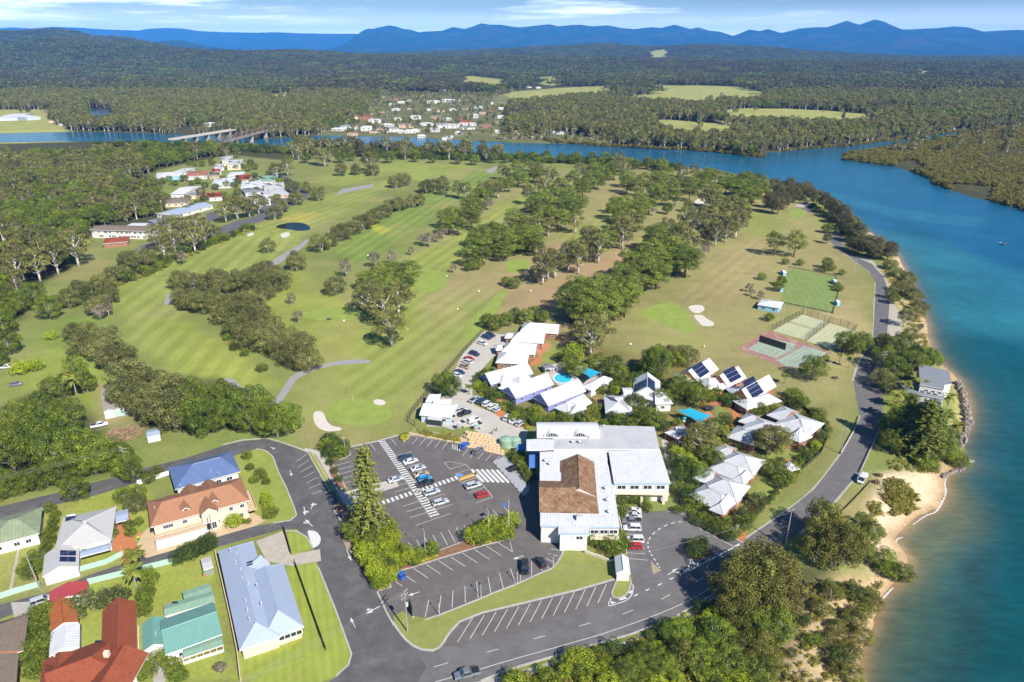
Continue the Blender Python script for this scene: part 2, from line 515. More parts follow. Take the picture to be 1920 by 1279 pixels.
for nm, c in dict(car_white=(0.62, 0.62, 0.62), car_silver=(0.45, 0.47, 0.50), car_grey=(0.16, 0.17, 0.19), car_black=(0.014, 0.016, 0.02), car_navy=(0.02, 0.045, 0.11), car_blue=(0.02, 0.12, 0.50), car_sky=(0.02, 0.30, 0.62), car_red=(0.42, 0.015, 0.012), car_tan=(0.38, 0.30, 0.20), car_green=(0.10, 0.28, 0.20)).items():
 pmat(nm, c, 0.28, 0.02, 2.0, metal=0.15, spec=0.5, coat=0.6)
pmat("plastic_green", (0.02, 0.22, 0.05), 0.5); pmat("plastic_red", (0.50, 0.04, 0.02), 0.5); pmat("plastic_yellow", (0.62, 0.45, 0.03), 0.5)
pmat("plastic_blue", (0.05, 0.22, 0.55), 0.5); pmat("plastic_orange", (0.60, 0.14, 0.02), 0.5)
pmat("skin", (0.45, 0.26, 0.18), 0.6); pmat("cloth_dark", (0.03, 0.035, 0.05), 0.9); pmat("cloth_white", (0.7, 0.7, 0.7), 0.9); pmat("cloth_blue", (0.06, 0.10, 0.25), 0.9); pmat("hair", (0.04, 0.025, 0.015), 0.8)
pmat("bark_pale", (0.56, 0.51, 0.45), 0.9, 0.25, 1.2); pmat("bark_brown", (0.16, 0.11, 0.08), 0.9, 0.25, 1.2); pmat("bark_grey", (0.27, 0.24, 0.21), 0.9, 0.25, 1.2)
leafmat("leaf_gum", (0.034, 0.043, 0.012), (0.265, 0.262, 0.063))
leafmat("leaf_pine", (0.025, 0.047, 0.008), (0.231, 0.289, 0.040))
leafmat("leaf_paper", (0.036, 0.041, 0.013), (0.250, 0.257, 0.069))
leafmat("leaf_grey", (0.103, 0.088, 0.057), (0.310, 0.260, 0.171))
leafmat("leaf_she", (0.032, 0.038, 0.015), (0.172, 0.160, 0.060))
leafmat("leaf_fig", (0.018, 0.040, 0.005), (0.200, 0.264, 0.025))
leafmat("leaf_dark", (0.017, 0.037, 0.008), (0.085, 0.128, 0.022))
leafmat("leaf_lime", (0.085, 0.134, 0.008), (0.355, 0.422, 0.025))
leafmat("leaf_norfolk", (0.031, 0.050, 0.009), (0.226, 0.258, 0.043))
leafmat("leaf_palm", (0.056, 0.080, 0.009), (0.239, 0.254, 0.036))
leafmat("leaf_mangrove", (0.078, 0.077, 0.011), (0.232, 0.208, 0.038))
leafmat("leaf_flower", (0.035, 0.055, 0.012), (0.150, 0.175, 0.055), (0.62, 0.57, 0.48))
leafmat("leaf_forest", (0.026, 0.038, 0.013), (0.142, 0.162, 0.048))
leafmat("leaf_scrub", (0.063, 0.067, 0.012), (0.333, 0.305, 0.051))
leafmat("leaf_tuft", (0.088, 0.121, 0.010), (0.482, 0.471, 0.039))
leafmat("leaf_olive", (0.041, 0.050, 0.009), (0.256, 0.246, 0.042))
pmat("wire", (0.16, 0.16, 0.165), 0.6)
leafmat("leaf_wood", (0.032, 0.036, 0.014), (0.165, 0.150, 0.058))
# ------- the river and the lie of the land
WL = -2.0
RIVER = GA("1590,1420 1600,1330 1612,1279 1615,1259 1625,1204 1640,1179 1647,1149 1652,1129 1675,1101 1700,1079 1706,1050 1692,1030 1681,1007 1725,969 1765,952 1775,924 1775,893 1786,880 1808,868 1800,850 1797,835 1815,802 1821,765 1812,735 1799,712 1772,687 1752,660 1742,630 1740,610 1727,575 1712,535 1700,512 1690,490 1680,470 1652,450 1622,427 1582,398 1549,365 1507,348 1440,335 1360,322 1282,312 1220,305 1150,300 1050,297 960,294 850,290 700,286 600,283 540,278 430,272 250,266 120,266 0,268 -300,272 -300,250 0,250 120,247 200,248 330,252 430,256 510,260 605,254 680,255 772,257 830,262 910,265 960,268 1065,270 1135,275 1210,279 1335,285 1410,295 1436,296 1437,287 1515,280 1590,275 1665,265 1740,255 1815,245 1880,239 2000,231 2000,233 1877,241.5 1815,250 1765,262 1710,272 1640,283 1582,290 1580,300 1640,308 1677,312 1740,334 1752,347 1785,358 1827,371 1877,383 1925,397 2100,450 2500,700 2700,1420", WL)
RX = np.array([p[0] for p in RIVER]);
def river_sd(X, Y):
 """metres from the shoreline, negative in the water"""
 d = dist_poly(RIVER, X, Y)
 return np.where(inside(RIVER, X, Y), -d, d)
RIDGES = []
for Yr, sg, s in (
 (6400.0, 1000.0, "-300,80 -100,70 0,63 40,65 70,62 107,60 140,64 165,71 230,73 270,82 330,93 400,100 480,106"),
 (4600.0, 800.0, "-400,95 -200,88 0,87 50,80 110,77 180,82 250,88 330,96 400,101 480,102 560,99 640,104 760,108 900,112"),
 (12000.0, 1200.0, "200,95 250,81 290,79 335,75 380,86 450,95 500,100"),
 (7200.0, 1100.0, "700,104 860,99 960,94 1050,89 1100,86 1135,84 1180,88 1240,91 1310,87 1360,88 1440,93 1520,99 1620,105 1720,109 1900,112 2200,112"),
 (4300.0, 700.0, "780,113 960,110 1100,112 1300,116 1500,118 1700,122 2000,122"),
):
 pts = [at_y(x, y, Yr) for x, y in PX(s)]
 RIDGES.append((Yr, sg, np.array([p[0] for p in pts]), np.array([max(p[1], 0.0) for p in pts])))
def hills(X, Y):
 z = np.zeros(X.shape)
 for Yr, sg, xs, zs in RIDGES:
  k = np.clip(Y / Yr, 0.6, 1.5)
  r = np.interp(X / k, xs, zs, left=0, right=0)
  g = np.exp(-((Y - Yr) / sg) ** 2)
  z = np.maximum(z, r * g * (1 + 0.42 * fbm(X, Y, 800, 5, 4) * (1 - 0.75 * g)))
 return z
def land_z(X, Y, sd=None):
 if sd is None:
  sd = river_sd(X, Y)
 t = np.clip(sd / 13.0, 0, 1)
 bank = WL * (1 - t * t * (3 - 2 * t))
 bed = WL - np.minimum(3.0, 0.22 * np.abs(sd))
 return np.where(sd >= 0, bank, bed) + hills(X, Y)
def axis(parts):
 out = []
 for a, b, s0, s1 in parts:
  v, s = a, s0
  while v < b - 1e-6:
   out.append(v)
   k = (v - a) / (b - a)
   v += s0 + (s1 - s0) * k
 out.append(parts[-1][1])
 return np.array(out)
yy = axis([(-40, 70, 6, 2.2), (70, 330, 2.2, 2.2), (330, 700, 2.2, 5), (700, 1400, 5, 12), (1400, 4000, 14, 60), (4000, 14000, 70, 260), (14000, 34000, 500, 2500)])
xr = axis([(0, 230, 2.4, 2.4), (230, 700, 2.4, 9), (700, 1500, 9, 26), (1500, 5000, 40, 130), (5000, 30000, 200, 2500)])
xx = np.concatenate([-xr[:0:-1], xr])
GXX, GYY = np.meshgrid(xx, yy)
SD = river_sd(GXX.ravel(), GYY.ravel()).reshape(GXX.shape)
GZ = land_z(GXX, GYY, SD)
def grid_mesh(name, X, Y, Z, keep=None):
 ny, nx = X.shape
 idx = np.arange(ny * nx).reshape(ny, nx)
 q = np.stack([idx[:-1, :-1], idx[:-1, 1:], idx[1:, 1:], idx[1:, :-1]], -1).reshape(-1, 4)
 if keep is not None:
  q = q[keep.ravel()]
  used = np.unique(q)
  remap = np.full(ny * nx, -1); remap[used] = np.arange(len(used))
  q = remap[q]
 else:
  used = np.arange(ny * nx)
 V = np.stack([X.ravel()[used], Y.ravel()[used], Z.ravel()[used]], -1)
 me = bpy.data.meshes.new(name)
 me.vertices.add(len(V)); me.vertices.foreach_set("co", V.ravel())
 me.loops.add(q.size); me.loops.foreach_set("vertex_index", q.ravel().astype(np.int32))
 me.polygons.add(len(q))
 me.polygons.foreach_set("loop_start", np.arange(0, q.size, 4, dtype=np.int32))
 me.polygons.foreach_set("loop_total", np.full(len(q), 4, np.int32))
 me.polygons.foreach_set("use_smooth", np.ones(len(q), bool))
 me.update()
 return me, used
def set_attr(me, name, vals, kind='FLOAT'):
 a = me.attributes.new(name, kind, 'POINT')
 if kind == 'FLOAT_COLOR':
  c = np.ones((len(vals), 4)); c[:, :3] = vals
  a.data.foreach_set("color", c.ravel().astype(np.float32))
 else:
  a.data.foreach_set("value", np.asarray(vals, np.float32))
C_ROUGH, C_GRASS, C_LUSH, C_DRY, C_TAN = (0.165, 0.185, 0.052), (0.205, 0.236, 0.054), (0.155, 0.210, 0.044), (0.265, 0.222, 0.098), (0.295, 0.208, 0.112)
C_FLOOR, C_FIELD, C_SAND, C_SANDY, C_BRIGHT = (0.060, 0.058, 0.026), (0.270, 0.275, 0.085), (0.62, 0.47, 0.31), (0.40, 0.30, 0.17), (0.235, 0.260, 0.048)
X, Y = GXX, GYY
gcol = np.zeros(X.shape + (3,))
gcol[:] = C_FLOOR
def paint(poly, col, w=4.0, amt=1.0, nz=0.0, nsc=12.0, seed=1):
 P = GA(poly) if isinstance(poly, str) else poly
 m = soft(P, X, Y, w) * amt
 if nz:
  on = m > 0
  m[on] = np.clip(m[on] * (1 + nz * fbm(X[on], Y[on], nsc, seed)), 0, 1)
 gcol[:] = gcol * (1 - m[..., None]) + np.array(col) * m[..., None]
 return m
FIELDS = ["-40,206 90,205 100,215 72,225 125,238 132,246 -40,250", "480,178 545,172 540,180 490,181", "855,148 885,143 940,150 935,155 870,154",
          "915,190 935,180 960,172 1047,165 1155,160 1156,171 1080,175 1035,181 960,186", "1215,160 1310,160 1380,162 1420,170 1440,178 1400,183 1310,180 1230,175",
          "1110,181 1240,176 1350,182 1345,188 1300,189 1200,184", "1336,208 1400,203 1480,204 1560,208 1640,215 1645,222 1600,225 1540,222 1460,221 1380,219",
          "1195,224 1260,225 1340,231 1405,240 1345,247 1265,240", "690,168 725,167 725,171 692,171", "1000,146 1040,145 1060,150 1030,153", "1710,139 1755,137 1750,141 1712,142",
          "1786,168 1806,167 1806,174 1788,174", "1215,116 1250,114 1252,119 1218,120", "220,155 245,154 246,159 222,159", "1340,123 1400,121 1395,127 1345,128", "1870,156 1900,154 1905,158 1870,159"]
FPOLY = [GA(f) for f in FIELDS] + [GA(f, 7.0) for f in FIELDS] + [GA(f, 14.0) for f in FIELDS]   # cleared up to where the nearer treetops would hide it
NEAR = GA("-500,1500 -500,640 40,600 60,540 140,500 165,440 300,425 330,400 240,350 300,318 430,290 520,300 600,287 700,288 850,292 960,296 1150,302 1282,314 1440,337 1507,352 1549,370 1582,402 1622,430 1652,455 1680,474 1690,494 1712,540 1727,580 1740,612 1760,668 1800,712 1815,760 1800,835 1790,880 1775,893 1700,1000 1690,1080 1640,1180 1610,1290 1600,1500")
paint(NEAR, C_ROUGH, 5, 1.0)
for P_ in FPOLY:
 paint(P_, C_FIELD, 7, 1.0, 0.25, 60, 3)
paint("590,1000 560,690 640,560 840,430 960,330 1250,305 1450,340 1560,430 1640,540 1640,680 1500,760 1130,640 940,600 840,740 700,830", C_DRY, 8, 0.62, 0.5, 40, 11)
paint("880,560 960,500 1100,420 1180,340 1250,330 1180,430 1080,540 1000,600 900,620", C_TAN, 6, 0.75, 0.5, 25, 12)
paint("970,540 1060,520 1200,440 1260,420 1240,470 1110,560 1000,590", C_TAN, 4, 0.8, 0.5, 22, 13)
FAIR = [("205,560 250,520 340,478 470,440 500,432 540,425 560,460 500,500 420,520 370,560 335,600 420,660 500,720 440,740 330,700 250,640", C_GRASS, 6, 0.95, "250,640 480,440", 9.0),
  ("380,450 480,420 600,370 760,330 700,370 600,425 520,450 430,480", C_GRASS, 6, 0.8, "480,430 720,345", 9.0),
  ("590,340 640,318 760,300 900,310 860,335 720,330 640,350", C_GRASS, 6, 0.9, "640,330 780,310", 9.0),
  ("655,500 620,470 700,420 780,372 860,335 900,318 935,318 905,345 850,380 790,420 720,470", C_LUSH, 5, 0.95, "655,480 900,325", 8.0),
  ("690,570 740,500 800,465 850,440 900,410 980,372 1000,365 960,400 880,450 840,520 790,570 760,640 690,640", C_GRASS, 5, 0.9, "800,490 990,368", 8.0),
  ("640,680 690,600 790,560 880,530 950,545 930,600 870,650 790,720 700,770 640,740", C_GRASS, 6, 0.75, "780,660 940,540", 8.0),
  ("1050,445 1100,420 1160,370 1200,340 1215,345 1180,390 1120,440 1075,470", C_GRASS, 4, 0.75, "1060,450 1190,350", 7.0),
  ("1180,450 1240,425 1290,400 1250,440 1210,470", C_GRASS, 4, 0.7, "1190,460 1270,410", 7.0),
  ("1270,560 1350,480 1400,450 1450,440 1420,500 1370,560 1300,580", C_DRY, 5, 0.6, "1280,560 1410,460", 7.0),
  ("900,385 960,375 1000,345 1060,330 1020,370 950,400", C_GRASS, 4, 0.6, "900,390 1040,335", 7.0),
  ("1380,400 1470,395 1540,410 1560,450 1480,440 1400,450", C_GRASS, 6, 0.7, None, 0)]
STR = np.zeros(X.shape); SMK = np.zeros(X.shape)
for i, (pl, col, w, amt, ax, per) in enumerate(FAIR):
 m = paint(pl, col, w, amt, 0.35, 18, 20 + i)
 if ax:
  a, b = GP(ax)
  d = (b - a).normalized()
  s = ((X - a.x) * -d.y + (Y - a.y) * d.x) / per
  STR = np.where(m > SMK, s, STR); SMK = np.maximum(SMK, m)
for pl, col, w, amt in (("430,560 560,500 640,560 700,650 640,690 600,690 470,640", C_BRIGHT, 6, 0.55), ("0,640 130,590 200,600 240,690 200,800 40,720", C_LUSH, 5, 0.8), ("70,660 190,640 200,760 100,780 10,720", C_BRIGHT, 6, 0.5),
  ("330,600 440,640 520,720 440,740 330,690", C_BRIGHT, 6, 0.6), ("560,700 760,660 800,720 740,810 600,810 540,780", C_GRASS, 6, 0.6), ("525,790 560,770 600,800 600,830 540,825", C_DRY, 3, 0.5),
  ("790,560 860,520 950,540 900,600 800,620", C_DRY, 6, 0.45), ("870,565 940,545 930,590 860,640", C_LUSH, 5, 0.6), ("600,930 600,660 700,650 640,700", C_GRASS, 3, 0.0),
  ("500,470 585,395 610,405 540,470", C_FIELD, 3, 0.5), ("520,412 560,395 600,402 575,420", (0.30, 0.26, 0.06), 3, 0.85), ("690,425 700,420 735,430 715,440", (0.34, 0.34, 0.04), 2, 0.7)):
 paint(pl, col, w, amt, 0.4, 14, 41)
paint("1190,590 1250,560 1310,590 1345,640 1300,660 1200,640", C_GRASS, 5, 0.5, 0.3, 12, 51)
for pl in ("1460,520 1600,545 1640,640 1560,640", "1400,760 1600,700 1600,830 1500,930", "1370,450 1450,450 1400,560 1300,600", "1480,370 1540,400 1560,470 1480,480"):
 paint(pl, C_DRY, 6, 0.55, 0.6, 16, 61)
paint("1565,800 1590,800 1500,950 1400,1030 1440,960", C_LUSH, 2, 0.35, 0.4, 9, 62)
paint("1100,560 1170,560 1110,680 1040,640", C_TAN, 4, 0.85, 0.4, 9, 63)
paint("1490,600 1600,560 1650,640 1640,690 1570,690", C_SANDY, 4, 0.25, 0.6, 8, 64)
paint("-200,900 -200,740 60,760 200,800 240,850 330,830 560,790 560,830 330,870 100,940", C_LUSH, 4, 0.6)
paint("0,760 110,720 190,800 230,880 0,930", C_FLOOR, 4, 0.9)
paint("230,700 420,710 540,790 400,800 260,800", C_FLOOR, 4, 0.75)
paint("180,720 235,720 240,790 190,800", (0.33, 0.24, 0.13), 3, 0.7, 0.4, 6, 66)
for pl in ("-50,1010 90,930 260,890 300,960 270,1040 100,1090 -50,1130", "100,1110 410,1030 420,1279 100,1279", "440,850 520,860 545,950 520,985 470,970", "545,1050 580,1030 640,1200 640,1260 430,1279", "-20,1180 60,1130 60,1290 -20,1290"):
 paint(pl, C_BRIGHT, 2.5, 0.9, 0.2, 6, 67)
paint("890,740 940,690 1090,640 1260,680 1340,690 1480,740 1560,800 1560,850 1470,930 1390,1000 1280,970 1250,820 1130,800 1000,800", (0.15, 0.125, 0.045), 3, 0.75, 0.3, 7, 68)
for pl in ("1000,690 1020,640 1050,660 1030,700", "1330,740 1360,730 1385,760 1350,780", "1420,850 1520,790 1545,840 1490,900 1420,940", "1040,790 1070,760 1090,790", "1400,920 1480,860 1480,900 1400,990", "880,760 930,755 930,780"):
 paint(pl, C_GRASS, 2, 0.8)
paint("1640,890 1720,880 1790,870 1800,880 1780,900 1780,960 1700,1010 1640,1060 1630,1000 1620,940 1660,905", C_SAND, 2, 1.0, 0.12, 5, 71)
paint("1560,960 1640,890 1640,960 1560,1030 1500,1010", C_DRY, 3, 0.7, 0.4, 6, 72)
paint("1430,1300 1440,1160 1560,1080 1640,1060 1700,1080 1660,1130 1640,1200 1620,1300", C_SANDY, 4, 0.9, 0.5, 7, 73)
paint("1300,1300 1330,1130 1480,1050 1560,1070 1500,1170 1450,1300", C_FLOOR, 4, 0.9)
paint("930,1279 1080,1225 1270,1160 1330,1130 1400,1300 930,1300", (0.12, 0.14, 0.035), 2, 0.9, 0.3, 6, 74)
paint("1640,500 1690,520 1730,600 1740,640 1700,640 1670,560", C_SANDY, 3, 0.7, 0.5, 8, 75)
paint("1660,640 1700,560 1745,640 1700,700", C_DRY, 3, 0.5, 0.5, 8, 76)
paint("1790,710 1818,760 1790,840 1780,830 1785,760", C_BRIGHT, 1.5, 0.9)
t = np.clip((6.0 - SD) / 5.0, 0, 1) * (SD > -8)
near = (Y < 520) & (X > 40)
t = t * near
gcol[:] = gcol * (1 - t[..., None]) + np.array((0.44, 0.32, 0.185)) * t[..., None]
wet = np.clip((1.6 - np.abs(SD - 0.6)) / 1.2, 0, 1) * (Y < 300) * 0.8
gcol[:] = gcol * (1 - wet[..., None]) + np.array((0.34, 0.225, 0.115)) * wet[..., None]
gcol[Y > 9000] = (0.020, 0.040, 0.028)
v = 1 + 0.16 * fbm(X, Y, 26, 81, 4) + 0.10 * vnoise(X, Y, 5, 83)
gcol *= np.clip(v, 0.6, 1.5)[..., None]
k = np.clip(fbm(X, Y, 27, 91, 4) * 1.05 - 0.05, 0, 0.68)
TOWNP = [GA(t_, 0) for t_ in ('590,262 600,236 660,226 700,184 760,174 860,172 940,176 960,185 945,215 960,264 780,258', '955,266 960,250 1060,252 1150,262 1140,272')]
for P_ in TOWNP: paint(P_, (0.12, 0.125, 0.05), 8, 0.9, 0.4, 20, 78)
k = k * ((gcol[..., 1] > 0.11) & (SD > 9))
gcol[:] = gcol * (1 - k[..., None]) + np.array(C_DRY) * k[..., None]
m, nt, b, out = nmat("ground")
L = nt.links.new
b.inputs["Roughness"].default_value = 0.95
b.inputs["Specular IOR Level"].default_value = 0.1
at = NN(nt, "ShaderNodeAttribute", attribute_name="Col")
st = NN(nt, "ShaderNodeAttribute", attribute_name="stripe")
sk = NN(nt, "ShaderNodeAttribute", attribute_name="smask")
w = NN(nt, "ShaderNodeMath", operation='MULTIPLY'); w.inputs[1].default_value = 2 * math.pi
L(st.outputs["Fac"], w.inputs[0])
sn = NN(nt, "ShaderNodeMath", operation='SINE'); L(w.outputs[0], sn.inputs[0])
r0 = NN(nt, "ShaderNodeMapRange", From_Min=-0.35, From_Max=0.35, To_Min=-0.085, To_Max=0.085)
L(sn.outputs[0], r0.inputs[0])
mm = NN(nt, "ShaderNodeMath", operation='MULTIPLY'); L(r0.outputs[0], mm.inputs[0]); L(sk.outputs["Fac"], mm.inputs[1])
geo = NN(nt, "ShaderNodeNewGeometry")
n1 = NN(nt, "ShaderNodeTexNoise", Scale=0.9, Detail=6.0, Roughness=0.7)
L(geo.outputs["Position"], n1.inputs["Vector"])
r1 = NN(nt, "ShaderNodeMapRange", From_Min=0.3, From_Max=0.7, To_Min=0.80, To_Max=1.20)
L(n1.outputs["Fac"], r1.inputs[0])
ad = NN(nt, "ShaderNodeMath", operation='ADD'); L(r1.outputs[0], ad.inputs[0]); L(mm.outputs[0], ad.inputs[1])
sc = NN(nt, "ShaderNodeVectorMath", operation='SCALE'); L(at.outputs["Color"], sc.inputs[0]); L(ad.outputs[0], sc.inputs["Scale"])
n2 = NN(nt, "ShaderNodeTexNoise", Scale=0.16, Detail=5.0, Roughness=0.7)
L(geo.outputs["Position"], n2.inputs["Vector"])
r2 = NN(nt, "ShaderNodeMapRange", From_Min=0.5, From_Max=0.75, To_Min=0.0, To_Max=0.45)
L(n2.outputs["Fac"], r2.inputs[0])
hs = NN(nt, "ShaderNodeHueSaturation", Hue=0.485, Saturation=0.9, Value=1.16)
L(sc.outputs[0], hs.inputs["Color"]); L(r2.outputs[0], hs.inputs["Fac"])
L(hs.outputs[0], b.inputs["Base Color"])
bp = NN(nt, "ShaderNodeBump", Strength=0.25, Distance=0.15); L(n1.outputs["Fac"], bp.inputs["Height"]); L(bp.outputs[0], b.inputs["Normal"])
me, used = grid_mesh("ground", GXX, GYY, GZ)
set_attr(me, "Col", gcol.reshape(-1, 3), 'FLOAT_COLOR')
set_attr(me, "stripe", STR.ravel()); set_attr(me, "smask", SMK.ravel())
me.materials.append(M["ground"])
tag(link("ground", me), kind="structure")
wx = axis([(0, 230, 2.4, 2.4), (230, 760, 2.4, 8), (760, 2200, 9, 60)])
wxx = np.concatenate([-wx[:0:-1], wx])
wy = axis([(20, 70, 5, 2.2), (70, 330, 2.2, 2.2), (330, 700, 2.2, 4), (700, 1400, 4, 8)])
WX, WY = np.meshgrid(wxx, wy)
wsd = -river_sd(WX.ravel(), WY.ravel()).reshape(WX.shape)
keep = (np.maximum.reduce([wsd[:-1, :-1], wsd[1:, :-1], wsd[:-1, 1:], wsd[1:, 1:]]) > -3.0)
DEEP, TEAL, BANKC, SHOAL, WET = np.array((0.004, 0.072, 0.150)), np.array((0.003, 0.056, 0.064)), np.array((0.022, 0.140, 0.175)), np.array((0.070, 0.088, 0.048)), np.array((0.27, 0.185, 0.095))
wc = np.zeros(WX.shape + (3,)); wc[:] = DEEP
def wpaint(pl, col, w, amt, nz=0.3, nsc=30.0, seed=5):
 mk = soft(GA(pl, WL), WX, WY, w) * amt
 on = mk > 0
 mk[on] = np.clip(mk[on] * (1 + nz * fbm(WX[on], WY[on], nsc, seed)), 0, 1)
 wc[:] = wc * (1 - mk[..., None]) + col * mk[..., None]
far = np.clip((WY - 420) / 300, 0, 1)[..., None]
wc[:] = wc * (1 - far) + np.array((0.006, 0.085, 0.160)) * far
wpaint("1400,1500 1500,600 1700,420 1940,600 2500,800 2500,1500", TEAL, 22, 0.9)
wpaint("1560,392 1640,430 1760,452 1880,500 2050,570 2100,700 1900,640 1760,620 1700,520 1640,460", BANKC, 14, 0.75)
wpaint("1440,330 1560,360 1700,395 1850,410 1830,425 1690,412 1560,378 1480,350", BANKC, 6, 0.45)
wpaint("1740,640 1800,620 1960,700 1960,820 1840,800 1790,700", TEAL * 0.85 + BANKC * 0.15, 12, 0.5)
wpaint("1600,1300 1650,1130 1700,1020 1790,900 1860,960 1850,1040 1780,1080 1760,1180 1720,1300", np.array((0.040, 0.085, 0.065)), 9, 0.85)
wpaint("1690,1020 1760,970 1790,900 1830,940 1840,1000 1760,1040 1720,1060", np.array((0.12, 0.115, 0.055)), 7, 0.8)
wpaint("1800,1060 1850,1040 1850,1180 1800,1300 1770,1300 1810,1160", np.array((0.016, 0.036, 0.034)), 5, 0.75, 0.6, 9)
wpaint("1860,920 1960,900 1960,1300 1900,1300 1880,1100", np.array((0.003, 0.050, 0.058)), 14, 0.8)
nearw = np.clip((560 - WY) / 160, 0, 1) * (WX > 30)
s1 = np.exp(-np.clip(wsd, 0, None) / 5.5) * nearw * 0.92
wc[:] = wc * (1 - s1[..., None]) + SHOAL * s1[..., None]
s2 = np.exp(-np.clip(wsd, 0, None) / 1.7) * nearw
wc[:] = wc * (1 - s2[..., None]) + WET * s2[..., None]
m, nt, b, out = nmat("water")
L = nt.links.new
b.inputs["Roughness"].default_value = 0.12
b.inputs["IOR"].default_value = 1.33
b.inputs["Specular IOR Level"].default_value = 0.32
at = NN(nt, "ShaderNodeAttribute", attribute_name="Col")
geo = NN(nt, "ShaderNodeNewGeometry")
mp = NN(nt, "ShaderNodeMapping"); mp.inputs["Rotation"].default_value = (0, 0, 0.35); mp.inputs["Scale"].default_value = (0.28, 0.9, 1)
L(geo.outputs["Position"], mp.inputs["Vector"])
n1 = NN(nt, "ShaderNodeTexNoise", Scale=0.55, Detail=7.0, Roughness=0.68)
L(mp.outputs[0], n1.inputs["Vector"])
r1 = NN(nt, "ShaderNodeMapRange", From_Min=0.3, From_Max=0.7, To_Min=0.80, To_Max=1.22)
L(n1.outputs["Fac"], r1.inputs[0])
n2 = NN(nt, "ShaderNodeTexNoise", Scale=0.03, Detail=5.0, Roughness=0.6)
L(geo.outputs["Position"], n2.inputs["Vector"])
r2 = NN(nt, "ShaderNodeMapRange", From_Min=0.3, From_Max=0.7, To_Min=0.84, To_Max=1.18)
L(n2.outputs["Fac"], r2.inputs[0])
mm = NN(nt, "ShaderNodeMath", operation='MULTIPLY'); L(r1.outputs[0], mm.inputs[0]); L(r2.outputs[0], mm.inputs[1])
sc = NN(nt, "ShaderNodeVectorMath", operation='SCALE'); L(at.outputs["Color"], sc.inputs[0]); L(mm.outputs[0], sc.inputs["Scale"])
L(sc.outputs[0], b.inputs["Base Color"])
bp = NN(nt, "ShaderNodeBump", Strength=0.55, Distance=0.35); L(n1.outputs["Fac"], bp.inputs["Height"]); L(bp.outputs[0], b.inputs["Normal"])
me, used = grid_mesh("river_water", WX, WY, np.full(WX.shape, WL), keep)
set_attr(me, "Col", wc.reshape(-1, 3)[used], 'FLOAT_COLOR')
me.materials.append(M["water"])
tag(link("river_water", me), kind="structure")
def mountain_range(name, Yr, s, front, back, col, seed, nx=260):
 pts = [at_y(x, y, Yr) for x, y in PX(s)]
 xs, zs = np.array([p[0] for p in pts]), np.array([p[1] for p in pts])
 X1 = np.linspace(xs[0], xs[-1], nx)
 Y1 = np.concatenate([np.linspace(-front, 0, 26), np.linspace(0, back, 7)[1:]])
 A, B = np.meshgrid(X1, Y1)
 f = np.where(B < 0, np.abs(B) / front, B / back)
 sp = 900 * f * fbm(A, B + 0 * A, 2600, seed, 3)
 z0 = np.interp(A + sp, xs, zs)
 rid = 1 - np.abs(fbm(A, B * 0.45, 1500, seed + 9, 4))
 prof = np.clip(1 - f, 0, 1) ** (1.15) * (1 - 0.55 * np.sin(np.pi * np.clip(f, 0, 1)) * (1 - rid) * 1.5)
 Z = z0 * prof - 6
 me, _ = grid_mesh(name, A, B + Yr, Z)
 if col not in M:
  mm = pmat(col, (0.016, 0.040, 0.030), 1.0, 0.5, 0.004, spec=0.0, stain=((0.075, 0.062, 0.055), 0.9, 0.0016))  # stain colour here paints sunlit ridge relief into the forest green
 me.materials.append(M[col])
 return tag(link(name, me), kind="structure")
mountain_range("mountains", 26000.0, "-500,58 -200,55 0,53 20,51 60,53 100,50 150,52 200,55 260,57 275,54 310,52 340,53 375,58 420,60 480,61 520,60 560,62 620,63 660,63 720,66 800,80", 5000, 4000, "range_forest_sun_relief", 3)
mountain_range("mountains", 19500.0, "610,96 640,88 665,72 680,57 690,53 700,53.5 715,50 730,47 745,50 757,54 770,55 785,60 800,58.5 830,57 850,50 870,54 888,49 902,43 920,46 940,46 960,49.5 975,51 1000,48 1030,45 1048,49 1070,46.5 1090,46 1110,49 1140,47 1165,52 1190,54 1220,50.5 1240,52 1265,46 1295,54 1308,50.5 1330,57 1350,59 1375,67 1405,55 1425,58 1440,54 1465,61.5 1500,53 1530,50.5 1550,51 1588,38.5 1611,46 1640,36 1655,39 1690,55 1720,54 1760,52 1790,49 1815,51 1845,59 1870,57 1910,55.5 1960,60 2100,56 2400,70", 5200, 3500, "range_forest_sun_relief", 17, 420)
mz = bpy.data.materials.new("air"); mz.use_nodes = True
nt = mz.node_tree; nt.nodes.clear()
o_ = nt.nodes.new("ShaderNodeOutputMaterial"); pv = nt.nodes.new("ShaderNodeVolumePrincipled")
pv.inputs["Color"].default_value = (0.07, 0.36, 1.0, 1)
pv.inputs["Density"].default_value = HAZE_DENSITY = 4.2e-5
pv.inputs["Anisotropy"].default_value = -0.15
nt.links.new(pv.outputs[0], o_.inputs["Volume"])
hz = MB(); hz.box((0, 17000, 470), (66000, 36000, 960), 0)
hb = hz.build("haze", mz)
tag(hb, kind="stuff")
hb.display_type = 'WIRE'
